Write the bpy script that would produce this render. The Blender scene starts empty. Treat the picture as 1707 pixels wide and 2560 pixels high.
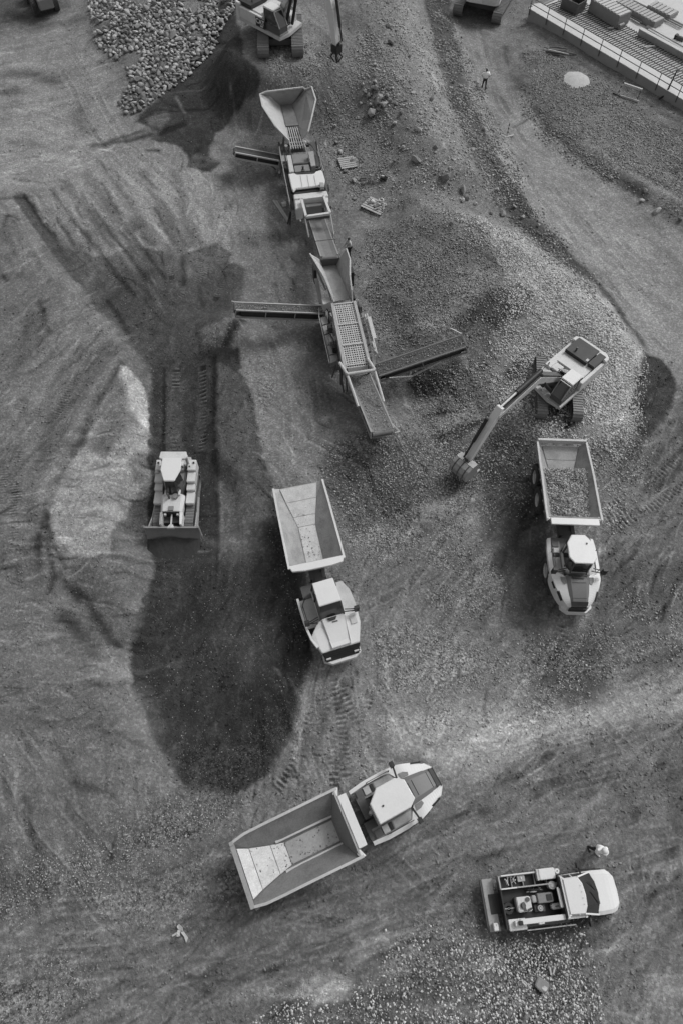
import bpy, bmesh, math, random
import numpy as np
from mathutils import Vector, Matrix
random.seed(5); rng = np.random.default_rng(7)
R = math.radians
SC = bpy.context.scene
COL = SC.collection

# ---------------------------------------------------------------- camera, sky, sun, exposure
TH = R(28.5); CH = 41.0; FP = 1706.7
cam = bpy.data.cameras.new('camera'); cam.sensor_fit = 'VERTICAL'; cam.sensor_height = 36; cam.lens = 24
cam.clip_end = 6000; cam.clip_start = 0.5
co = bpy.data.objects.new('camera', cam); COL.objects.link(co)
co.location = (0, 0, CH); co.rotation_euler = (TH, 0, 0); SC.camera = co
SUN_EL, SUN_AZ = R(48), R(38)       # light comes from the right and slightly from beyond
w = bpy.data.worlds.new('World'); SC.world = w; w.use_nodes = True
nt = w.node_tree; bg = nt.nodes['Background']
sky = nt.nodes.new('ShaderNodeTexSky'); sky.sky_type = 'NISHITA'; sky.sun_disc = False
sky.sun_elevation = SUN_EL; sky.sun_rotation = R(90) - SUN_AZ; sky.dust_density = 4.0
bw = nt.nodes.new('ShaderNodeRGBToBW')
nt.links.new(sky.outputs[0], bw.inputs[0]); nt.links.new(bw.outputs[0], bg.inputs[0]); bg.inputs[1].default_value = 0.15
sl = bpy.data.lights.new('sun', 'SUN'); sl.energy = 1.0; sl.angle = R(13); sl.color = (1, 1, 1)
so = bpy.data.objects.new('sun', sl); COL.objects.link(so)
sd = Vector((math.cos(SUN_EL) * math.cos(SUN_AZ), math.cos(SUN_EL) * math.sin(SUN_AZ), math.sin(SUN_EL)))
so.rotation_euler = (-sd).to_track_quat('-Z', 'Y').to_euler()
SC.view_settings.view_transform = 'Standard'; SC.view_settings.look = 'None'
SC.view_settings.exposure = 0.0; SC.view_settings.gamma = 1.0

# ---------------------------------------------------------------- pixel of the photograph -> point at height z
ST, CT = math.sin(TH), math.cos(TH)
def S(px, py, z=0.0):
    u = (px - 853.5) / FP; v = (1280 - py) / FP
    dy = ST + v * CT; dz = -CT + v * ST; t = (z - CH) / dz
    return (u * t, dy * t)
def D(px, py, z=0.0): return S(px * 1.08868, py * 1.08868, z)     # the 1568-wide view

# ---------------------------------------------------------------- noise
_T = rng.random((256, 256)).astype(np.float32)
def vn(x, y, s=0):
    x = x + s * 17.37; y = y + s * 9.71
    xi = np.floor(x).astype(np.int64); yi = np.floor(y).astype(np.int64)
    fx = (x - xi); fy = (y - yi); fx = fx * fx * (3 - 2 * fx); fy = fy * fy * (3 - 2 * fy)
    a = _T[xi & 255, yi & 255]; b = _T[(xi + 1) & 255, yi & 255]
    c = _T[xi & 255, (yi + 1) & 255]; d = _T[(xi + 1) & 255, (yi + 1) & 255]
    return (a + (b - a) * fx) * (1 - fy) + (c + (d - c) * fx) * fy - 0.5
def fbm(x, y, sc, o=4, s=0):
    r = 0; a = 1.0; f = 1.0 / sc
    for i in range(o):
        r = r + a * vn(x * f, y * f, s + i * 3); a *= .5; f *= 2.03
    return r
def sstep(t): t = np.clip(t, 0, 1); return t * t * (3 - 2 * t)

def polymask(pts, X, Y, fe):
    """1 inside, 0 outside, soft over +-fe metres; returns (index, mask)"""
    P = np.array(pts, float)
    x0, y0 = P.min(0) - fe; x1, y1 = P.max(0) + fe
    idx = np.nonzero((X > x0) & (X < x1) & (Y > y0) & (Y < y1))[0]
    if idx.size == 0: return idx, np.zeros(0)
    x = X[idx]; y = Y[idx]; ins = np.zeros(x.shape, bool); d2 = np.full(x.shape, 1e9)
    n = len(P)
    for i in range(n):
        ax, ay = P[i]; bx, by = P[(i + 1) % n]
        c = ((ay > y) != (by > y))
        if ay != by: ins ^= c & (x < (bx - ax) * (y - ay) / (by - ay) + ax)
        ex, ey = bx - ax, by - ay; L = ex * ex + ey * ey + 1e-9
        t = np.clip(((x - ax) * ex + (y - ay) * ey) / L, 0, 1)
        d2 = np.minimum(d2, (x - ax - t * ex) ** 2 + (y - ay - t * ey) ** 2)
    d = np.sqrt(d2) * np.where(ins, 1, -1)
    return idx, sstep(d / (2 * fe) + .5)
def linedist(pts, x, y):
    """distance to polyline, arclength there and side"""
    best = np.full(x.shape, 1e9); s = np.zeros(x.shape); off = np.zeros(x.shape); acc = 0
    for (ax, ay), (bx, by) in zip(pts[:-1], pts[1:]):
        ex, ey = bx - ax, by - ay; L = math.hypot(ex, ey) + 1e-9
        t = np.clip(((x - ax) * ex + (y - ay) * ey) / (L * L), 0, 1)
        dx = x - ax - t * ex; dy = y - ay - t * ey; d = np.hypot(dx, dy)
        m = d < best
        best = np.where(m, d, best); s = np.where(m, acc + t * L, s)
        off = np.where(m, (dx * ey - dy * ex) / L, off); acc += L
    return best, s, off

# ---------------------------------------------------------------- terrain heights
HF = []     # features, in order
def h_poly(pts, fe, h, mode='add'): HF.append(('poly', [D(*p) for p in pts], fe, h, mode))
def h_gauss(c, rx, ry, rot, h): HF.append(('gauss', D(*c), rx, ry, rot, h))
def h_cone(c, r, h): HF.append(('cone', D(*c), r, h))
def h_line(pts, r, h): HF.append(('line', [D(*p) for p in pts], r, h))
PADS = []
h_poly([(-400, 560), (20, 470), (120, 590), (280, 770), (330, 850), (338, 1000), (330, 1200), (305, 1400), (290, 1550), (340, 1700), (385, 1800), (250, 1900), (-400, 2150)], 1.3, .8)
h_poly([(380, 820), (480, 800), (495, 1050), (490, 1350), (560, 1500), (600, 1650), (520, 1740), (430, 1700), (370, 1560), (350, 1400), (355, 1250), (350, 1000)], 2.2, -0.6)
h_poly([(-100, 900), (60, 880), (95, 1100), (95, 1300), (-200, 1350)], 2.2, .5)
h_line([(285, 830), (200, 970), (125, 1130), (115, 1250)], .9, .3)
h_line([(40, 1330), (160, 1330), (250, 1480)], .9, -.3)
h_line([(515, 880), (520, 1200), (560, 1420)], 1.4, .25)
h_poly([(830, 600), (960, 500), (1120, 540), (1320, 670), (1450, 830), (1460, 960), (1380, 1040), (1220, 960), (1080, 880), (900, 820)], 3.0, 1.1)
h_line([(980, 520), (1180, 600), (1380, 800)], 2.4, .9)
h_gauss((1130, 720), 3.6, 3.0, 0, 1.3)
h_cone((868, 1010), 3.0, 1.7)
h_gauss((930, 1090), 5.0, 3.0, 0, .7)
h_cone((520, 765), 2.8, 1.1)
h_line([(540, 700), (480, 800), (470, 860)], 1.4, .3)
h_line([(720, 1130), (800, 1230), (980, 1180)], 1.1, .6)
h_poly([(500, -120), (560, -20), (585, 95), (640, 150), (760, 150), (840, 60), (900, -120)], 6.0, 3.6)
h_line([(860, -60), (900, 150), (960, 330), (1030, 420)], 4.5, 2.6)
h_line([(820, 120), (850, 260)], 2.6, 1.2)
h_gauss((350, 60), 8, 9, 0, 1.8)
h_gauss((300, 210), 3, 4, 0, .9)
h_poly([(1190, 100), (1568, 300), (1800, 500), (1800, 650), (1560, 500), (1400, 400), (1250, 260), (1200, 200)], 3.0, .6)
h_line([(1200, 190), (1300, 310), (1440, 410), (1620, 530)], 1.6, .4)
h_line([(1010, 60), (1080, 260), (1150, 420), (1230, 530)], 1.8, .5)
h_line([(1568, 930), (1540, 1080), (1400, 1180)], 1.6, -.35)
h_line([(1240, 60), (1400, 150), (1568, 250), (1700, 330)], 3.0, .7)
h_gauss((1080, 2300), 5, 3, 0, .5)
h_line([(420, 1850), (260, 1950), (60, 2030)], 1.3, .35)
h_gauss((120, 1750), 7, 6, 0, .5)

def height(X, Y, pads=True):
    X = np.asarray(X, float); Y = np.asarray(Y, float)
    Z = np.zeros(X.shape)
    wx = X + fbm(X, Y, 3.0, 3, 11) * .8; wy = Y + fbm(X, Y, 3.0, 3, 23) * .8
    for f in HF:
        if f[0] == 'poly':
            i, m = polymask(f[1], wx, wy, f[2]); Z[i] += m * f[3]
        elif f[0] == 'gauss':
            (cx, cy), rx, ry, ro, h = f[1:]
            Z += h * np.exp(-(((wx - cx) / rx) ** 2 + ((wy - cy) / ry) ** 2))
        elif f[0] == 'cone':
            (cx, cy), r, h = f[1:]
            Z += h * np.clip(1 - np.hypot(wx - cx, wy - cy) / r, 0, 1) ** 1.15
        elif f[0] == 'line':
            d, s, o = linedist(f[1], wx, wy); Z += f[3] * np.exp(-(d / f[2]) ** 2)
    far = sstep((np.hypot(X, Y - 40) - 70) / 60)
    Z = Z * (1 - far)
    Z += fbm(X, Y, 6.0, 5, 40) * .13
    if pads:
        for (cx, cy, r0, r1, zz) in PADS:
            d = np.hypot(X - cx, Y - cy); m = 1 - sstep((d - r0) / (r1 - r0)); Z = Z * (1 - m) + zz * m
    return Z
def hz(x, y): return float(height(np.array([x]), np.array([y]))[0])
def G(px, py, s=1.08868):
    """photo pixel (1568 view) -> point on the terrain"""
    px *= s; py *= s; (x0, y0), (x1, y1) = S(px, py, 7.0), S(px, py, -2.0)
    t = np.linspace(0, 1, 91); xs, ys = x0 + (x1 - x0) * t, y0 + (y1 - y0) * t; d = 7.0 - 9.0 * t - height(xs, ys)
    k = int(np.argmax(d <= 0)); k = max(k, 1); f = d[k - 1] / (d[k - 1] - d[k] + 1e-9); tt = t[k - 1] + (t[k] - t[k - 1]) * f
    return x0 + (x1 - x0) * tt, y0 + (y1 - y0) * tt
def GS(px, py): return G(px, py, 1.0)
def pad(x, y, r0, r1, z=None):
    z = hz(x, y) if z is None else z
    PADS.append((x, y, r0, r1, z)); return z

# ---------------------------------------------------------------- materials (all neutral grey: the photograph has no colour)
def lin(v):
    v = v / 255.0
    return v / 12.92 if v <= .04045 else ((v + .055) / 1.055) ** 2.4
MT = {}
def mat(name, g, rough=.6, metal=0.0, dirt=.35, dg=.17, sc=1.6, spec=.4, bump=.15):
    m = bpy.data.materials.new(name); m.use_nodes = True; n = m.node_tree.nodes; l = m.node_tree.links
    b = n['Principled BSDF']; b.inputs['Roughness'].default_value = rough; b.inputs['Metallic'].default_value = metal
    b.inputs['Specular IOR Level'].default_value = spec
    tc = n.new('ShaderNodeTexCoord')
    n1 = n.new('ShaderNodeTexNoise'); n1.inputs['Scale'].default_value = sc; n1.inputs['Detail'].default_value = 7; n1.inputs['Roughness'].default_value = .72
    l.new(tc.outputs['Object'], n1.inputs['Vector'])
    r = n.new('ShaderNodeValToRGB'); r.color_ramp.elements[0].position = .45; r.color_ramp.elements[1].position = .75
    r.color_ramp.elements[0].color = (0, 0, 0, 1); r.color_ramp.elements[1].color = (dirt, dirt, dirt, 1)
    l.new(n1.outputs['Fac'], r.inputs[0])
    mx = n.new('ShaderNodeMix'); mx.data_type = 'RGBA'
    mx.inputs[6].default_value = (g, g, g, 1); mx.inputs[7].default_value = (dg, dg, dg, 1)
    l.new(r.outputs[0], mx.inputs[0])
    n2 = n.new('ShaderNodeTexNoise'); n2.inputs['Scale'].default_value = 14; n2.inputs['Detail'].default_value = 4
    l.new(tc.outputs['Object'], n2.inputs['Vector'])
    mr = n.new('ShaderNodeMapRange'); mr.inputs[3].default_value = 1 - dirt * .5; mr.inputs[4].default_value = 1 + dirt * .5
    l.new(n2.outputs['Fac'], mr.inputs[0])
    mm = n.new('ShaderNodeMix'); mm.data_type = 'RGBA'; mm.blend_type = 'MULTIPLY'; mm.inputs[0].default_value = 1
    l.new(mx.outputs[2], mm.inputs[6]); l.new(mr.outputs[0], mm.inputs[7])
    l.new(mm.outputs[2], b.inputs['Base Color'])
    bp = n.new('ShaderNodeBump'); bp.inputs['Strength'].default_value = bump; bp.inputs['Distance'].default_value = .02
    l.new(n2.outputs['Fac'], bp.inputs['Height']); l.new(bp.outputs[0], b.inputs['Normal'])
    MT[name] = m; return m
mat('white_paint', .60, .4, 0, .35, .30)
mat('clean_white', .68, .34, 0, .16, .42, .8)
mat('light_panel', .50, .5, 0, .4, .28)
mat('worn_steel', .36, .5, .3, .45, .18)
mat('bright_steel', .50, .45, .25, .35, .3)
mat('mid_grey', .22, .55, 0, .4, .12)
mat('hood_grey', .15, .5, 0, .2, .2)
mat('dark_grey', .085, .55, 0, .4, .15)
mat('black_part', .022, .5, 0, .35, .08)
mat('rubber', .045, .85, 0, .6, .13, 2.5)
mat('glass', .03, .08, 0, .08, .1, 1.0, .8, 0)
mat('track_steel', .20, .6, .2, .55, .12, 3)
mat('belt_dust', .17, .85, 0, .6, .26, 2.2)
mat('dark_belt', .06, .8, 0, .6, .13, 2.2)
mat('dark_rock', .20, .9, 0, .5, .12, 3, .2, .5)
mat('mid_rock', .38, .9, 0, .5, .18, 3, .2, .5)
mat('grey_rock', .25, .9, 0, .5, .2, 3, .2, .5)
mat('pale_rock', .43, .9, 0, .55, .24, 3, .2, .5)
mat('concrete', .60, .85, 0, .35, .36, .6, .2, .3)
mat('concrete_wall', .30, .9, 0, .4, .16, .6, .2, .3)
mat('timber', .42, .8, 0, .5, .22, 2)
mat('dark_timber', .12, .8, 0, .5, .2, 2)
mat('skin', .30, .6, 0, .1, .2)
mat('white_cloth', .90, .8, 0, .05, .6)
mat('light_cloth', .5, .8, 0, .3, .3)
mat('dark_cloth', .03, .9, 0, .2, .05)
mat('hair', .02, .8, 0, .1, .05)
mat('lime', .50, .95, 0, .6, .30, 2.5, .1, .6)
mat('belt_grey', .095, .85, 0, .5, .2, 2.5)
mat('pale_plate', .58, .5, 0, .75, .34, 1.1)
mat('bed_steel', .34, .5, .1, .8, .15, .9)
mat('dark_bed', .23, .55, .1, .8, .12, .9)
mat('dust_floor', .24, .85, 0, .6, .33, 1.3)

def attr_mat(name, fine, speck, bump, rough=.95):
    m = bpy.data.materials.new(name); m.use_nodes = True; n = m.node_tree.nodes; l = m.node_tree.links
    b = n['Principled BSDF']; b.inputs['Roughness'].default_value = rough; b.inputs['Specular IOR Level'].default_value = .15
    at = n.new('ShaderNodeAttribute'); at.attribute_name = 'col'
    tc = n.new('ShaderNodeTexCoord')
    a = n.new('ShaderNodeTexNoise'); a.inputs['Scale'].default_value = 7.0; a.inputs['Detail'].default_value = 8; a.inputs['Roughness'].default_value = .78
    l.new(tc.outputs['Object'], a.inputs['Vector'])
    r1 = n.new('ShaderNodeMapRange'); r1.inputs[1].default_value = .3; r1.inputs[2].default_value = .7
    r1.inputs[3].default_value = 1 - fine; r1.inputs[4].default_value = 1 + fine
    l.new(a.outputs['Fac'], r1.inputs[0])
    v = n.new('ShaderNodeTexVoronoi'); v.inputs['Scale'].default_value = 7.5
    l.new(tc.outputs['Object'], v.inputs['Vector'])
    sep = n.new('ShaderNodeSeparateColor'); l.new(v.outputs['Color'], sep.inputs[0])
    r2 = n.new('ShaderNodeMapRange'); r2.inputs[1].default_value = .55; r2.inputs[2].default_value = 1
    r2.inputs[3].default_value = 1.0; r2.inputs[4].default_value = 1 + speck
    l.new(sep.outputs[0], r2.inputs[0])
    mu = n.new('ShaderNodeMath'); mu.operation = 'MULTIPLY'; l.new(r1.outputs[0], mu.inputs[0]); l.new(r2.outputs[0], mu.inputs[1])
    if name == 'soil':      # pebbly ground: every cell a pebble of its own grey, where the 'grav' attribute says so
        ga = n.new('ShaderNodeAttribute'); ga.attribute_name = 'grav'
        v2 = n.new('ShaderNodeTexVoronoi'); v2.inputs['Scale'].default_value = 9.5; l.new(tc.outputs['Object'], v2.inputs['Vector'])
        s2 = n.new('ShaderNodeSeparateColor'); l.new(v2.outputs['Color'], s2.inputs[0])
        r3 = n.new('ShaderNodeMapRange'); r3.inputs[3].default_value = .35; r3.inputs[4].default_value = 1.75; l.new(s2.outputs[0], r3.inputs[0])
        mxx = n.new('ShaderNodeMix'); mxx.data_type = 'FLOAT'; mxx.inputs[2].default_value = 1.0
        l.new(ga.outputs['Fac'], mxx.inputs[0]); l.new(r3.outputs[0], mxx.inputs[3])
        m3 = n.new('ShaderNodeMath'); m3.operation = 'MULTIPLY'; l.new(mu.outputs[0], m3.inputs[0]); l.new(mxx.outputs[0], m3.inputs[1]); mu = m3
    vm = n.new('ShaderNodeVectorMath'); vm.operation = 'SCALE'
    l.new(at.outputs['Color'], vm.inputs[0]); l.new(mu.outputs[0], vm.inputs['Scale']); l.new(vm.outputs[0], b.inputs['Base Color'])
    bp = n.new('ShaderNodeBump'); bp.inputs['Strength'].default_value = bump; bp.inputs['Distance'].default_value = .12
    l.new(a.outputs['Fac'], bp.inputs['Height']); l.new(bp.outputs[0], b.inputs['Normal'])
    MT[name] = m; return m
attr_mat('soil', .34, .5, 1.0)
attr_mat('stones', .12, .0, .2)

# ---------------------------------------------------------------- object helpers
def tag(o, label=None, cat=None, group=None, kind=None):
    if label: o['label'] = label
    if cat: o['category'] = cat
    if group: o['group'] = group
    if kind: o['kind'] = kind
    return o
def empty(name, loc, rz=0, label=None, cat=None, group=None):
    o = bpy.data.objects.new(name, None); COL.objects.link(o); o.location = loc; o.rotation_euler = (0, 0, rz)
    o.empty_display_size = .3
    return tag(o, label, cat, group)
class MB:
    def __init__(s, T=None): s.v = []; s.f = []; s.T = T or Matrix.Identity(4)
    def add(s, vs, fs):
        b = len(s.v); s.v += [tuple(s.T @ Vector(p)) for p in vs]; s.f += [tuple(b + i for i in f) for f in fs]; return s
    def box(s, x0, x1, y0, y1, z0, z1, taper=0):
        t = taper
        vs = [(x0, y0, z0), (x1, y0, z0), (x1, y1, z0), (x0, y1, z0), (x0 + t, y0 + t, z1), (x1 - t, y0 + t, z1), (x1 - t, y1 - t, z1), (x0 + t, y1 - t, z1)]
        return s.add(vs, [(3, 2, 1, 0), (4, 5, 6, 7), (0, 1, 5, 4), (1, 2, 6, 5), (2, 3, 7, 6), (3, 0, 4, 7)])
    def bar(s, p, q, w, h=None):
        h = h or w; p = Vector(p); q = Vector(q); d = (q - p)
        if d.length < 1e-6: return s
        d.normalize(); up = Vector((0, 0, 1))
        if abs(d.z) > .95: up = Vector((1, 0, 0))
        a = d.cross(up).normalized() * w / 2; b = a.cross(d).normalized() * h / 2
        vs = [p - a - b, p + a - b, p + a + b, p - a + b, q - a - b, q + a - b, q + a + b, q - a + b]
        return s.add(vs, [(0, 1, 2, 3), (7, 6, 5, 4), (0, 4, 5, 1), (1, 5, 6, 2), (2, 6, 7, 3), (3, 7, 4, 0)])
    def cyl(s, p, q, r, n=12, r2=None):
        p = Vector(p); q = Vector(q); d = (q - p).normalized(); r2 = r if r2 is None else r2
        up = Vector((0, 0, 1)) if abs(d.z) < .95 else Vector((1, 0, 0))
        a = d.cross(up).normalized(); b = a.cross(d)
        vs = []
        for c, rr in ((p, r), (q, r2)):
            for i in range(n):
                t = 2 * math.pi * i / n; vs.append(c + a * math.cos(t) * rr + b * math.sin(t) * rr)
        fs = [(i, (i + 1) % n, n + (i + 1) % n, n + i) for i in range(n)] + [tuple(range(n - 1, -1, -1)), tuple(range(n, 2 * n))]
        return s.add(vs, fs)
    def lathe(s, c, ax, prof, n=24):
        """prof: list of (offset along axis, radius), closed loop"""
        c = Vector(c); d = Vector(ax).normalized(); up = Vector((0, 0, 1)) if abs(d.z) < .95 else Vector((1, 0, 0))
        a = d.cross(up).normalized(); b = a.cross(d); m = len(prof); vs = []
        for i in range(n):
            t = 2 * math.pi * i / n
            for o, r in prof: vs.append(c + d * o + a * math.cos(t) * r + b * math.sin(t) * r)
        fs = []
        for i in range(n):
            for j in range(m): fs.append((i * m + j, i * m + (j + 1) % m, ((i + 1) % n) * m + (j + 1) % m, ((i + 1) % n) * m + j))
        return s.add(vs, fs)
    def prism(s, poly, z0, z1, top=None):
        """z1 may be a list; top an optional second outline"""
        n = len(poly); top = top or poly
        z0 = [z0] * n if not hasattr(z0, '__len__') else z0
        z1 = [z1] * n if not hasattr(z1, '__len__') else z1
        vs = [(p[0], p[1], z) for p, z in zip(poly, z0)] + [(p[0], p[1], z) for p, z in zip(top, z1)]
        fs = [tuple(range(n - 1, -1, -1)), tuple(range(n, 2 * n))] + [(i, (i + 1) % n, n + (i + 1) % n, n + i) for i in range(n)]
        return s.add(vs, fs)
    def panel(s, pts, t=.05):
        P = [Vector(p) for p in pts]; nrm = Vector((0, 0, 0))
        for i in range(len(P)): nrm += (P[i] - P[0]).cross(P[(i + 1) % len(P)] - P[0])
        nrm.normalize(); n = len(P)
        vs = [p for p in P] + [p - nrm * t for p in P]
        return s.add(vs, [tuple(range(n)), tuple(range(2 * n - 1, n - 1, -1))] + [(i, n + i, n + (i + 1) % n, (i + 1) % n) for i in range(n)])
    def loft(s, rings):
        n = len(rings[0]); vs = [p for r in rings for p in r]; fs = []
        for k in range(len(rings) - 1):
            for i in range(n): fs.append((k * n + i, k * n + (i + 1) % n, (k + 1) * n + (i + 1) % n, (k + 1) * n + i))
        fs += [tuple(range(n - 1, -1, -1)), tuple(range((len(rings) - 1) * n, len(rings) * n))]
        return s.add(vs, fs)
    def ball(s, c, r, n=8, sq=1.0):
        vs = []; fs = []
        for i in range(1, n):
            for j in range(2 * n):
                a = math.pi * i / n; b = math.pi * j / n
                vs.append((c[0] + r * math.sin(a) * math.cos(b), c[1] + r * math.sin(a) * math.sin(b), c[2] + r * sq * math.cos(a)))
        m = 2 * n; t = len(vs); vs += [(c[0], c[1], c[2] + r * sq), (c[0], c[1], c[2] - r * sq)]
        for i in range(n - 2):
            for j in range(m): fs.append((i * m + j, i * m + (j + 1) % m, (i + 1) * m + (j + 1) % m, (i + 1) * m + j))
        for j in range(m): fs.append((t, (j + 1) % m, j)); fs.append((t + 1, (n - 2) * m + j, (n - 2) * m + (j + 1) % m))
        return s.add(vs, fs)
    def build(s, name, m, parent=None, bevel=0, smooth=False, label=None):
        me = bpy.data.meshes.new(name); me.from_pydata(s.v, [], s.f); me.materials.append(MT[m])
        bm = bmesh.new(); bm.from_mesh(me); bmesh.ops.recalc_face_normals(bm, faces=bm.faces)
        if bevel: 
            bmesh.ops.bevel(bm, geom=[e for e in bm.edges if e.is_manifold and e.calc_face_angle(0) > .5], offset=bevel, segments=2, affect='EDGES', clamp_overlap=True)
        bm.to_mesh(me); bm.free()
        if smooth:
            for p in me.polygons: p.use_smooth = True
        o = bpy.data.objects.new(name, me); COL.objects.link(o)
        if parent: o.parent = parent
        if label: o['label'] = label
        return o
def copy_tree(o, parent=None):
    c = o.copy(); COL.objects.link(c)
    if parent: c.parent = parent
    for ch in [k for k in bpy.data.objects if k.parent == o]: copy_tree(ch, c)
    return c
class Local:
    """photo pixel at a height -> coordinates local to a thing"""
    def __init__(s, ox, oy, ang, x0, y0, sc): s.o = (ox, oy); s.a = ang; s.x0, s.y0, s.s = x0, y0, sc
    def __call__(s, px, py, z):
        x, y = S(s.x0 + px / s.s, s.y0 + py / s.s, z); x -= s.o[0]; y -= s.o[1]; c, n = math.cos(s.a), math.sin(s.a)
        return (c * x + n * y, -n * x + c * y, z)

def tyre(root, x, y, r, wd, T=None, side=1, rimmat='bright_steel', z=None):
    z = r if z is None else z
    h = wd / 2
    prof = [(-h * .9, r * .55), (-h, r * .7), (-h, r * .9), (-h * .8, r * .985), (0, r), (h * .8, r * .985), (h, r * .9), (h, r * .7), (h * .9, r * .55)]
    mb = MB(T); mb.lathe((x, y, z), (0, 1, 0), prof, 28)
    for k in range(24):
        a = 2 * math.pi * k / 24
        for sg in (-1, 1):
            p = (x + math.cos(a) * r * 1.0, y, z + math.sin(a) * r * 1.0)
            q = (x + math.cos(a + .12 * sg) * r * 1.0, y + sg * h * .92, z + math.sin(a + .12 * sg) * r * 1.0)
            mb.bar(p, q, .09 * r, .09 * r)
    t = mb.build('wheel', 'rubber', root)
    mb = MB(T); mb.cyl((x, y - h * .45, z), (x, y + h * .45, z), r * .57, 24)
    mb.cyl((x, y + side * h * .45, z), (x, y + side * h * .8, z), r * .26, 14, r * .2)
    mb.lathe((x, y, z), (0, 1, 0), [(side * h * .5, r * .5), (side * h * .9, r * .56), (side * h * .9, r * .6), (side * h * .5, r * .58)], 24)
    mb.build('rim', rimmat, t)
    return t
def crawler(root, x0, x1, yc, wd, h, T=None, shoe=.2, matn='track_steel', zb=0.0):
    r = h / 2; L = (x1 - x0) - 2 * r; per = 2 * L + 2 * math.pi * r; n = int(per / shoe); mb = MB(T)
    def at(s):
        s %= per
        if s < L: return (x0 + r + s, h, 0)
        s -= L
        if s < math.pi * r: a = s / r; return (x1 - r + r * math.sin(a), r + r * math.cos(a), a)
        s -= math.pi * r
        if s < L: return (x1 - r - s, 0, math.pi)
        s -= L; a = s / r; return (x0 + r - r * math.sin(a), r - r * math.cos(a), math.pi + a)
    for k in range(n):
        x, z, a = at(k * per / n); d = Vector((math.cos(a), 0, -math.sin(a))); nn = Vector((math.sin(a), 0, math.cos(a)))
        c = Vector((x, yc, z + zb)) - nn * .045; hw = per / n * .46
        mb.bar(c - d * hw, c + d * hw, wd, .05)
        e = c + nn * .035 - d * hw * .55; mb.bar(e - d * .02, e + d * .02, wd, .05)
    t = mb.build('track', matn, root)
    f = MB(T); f.box(x0 + r, x1 - r, yc - wd * .28, yc + wd * .28, zb + h * .2, zb + h * .8)
    for xx in (x0 + r, x1 - r): f.cyl((xx, yc - wd * .3, zb + r), (xx, yc + wd * .3, zb + r), r * .86, 18)
    f.build('track_frame', 'dark_grey', t)
    return t

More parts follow.
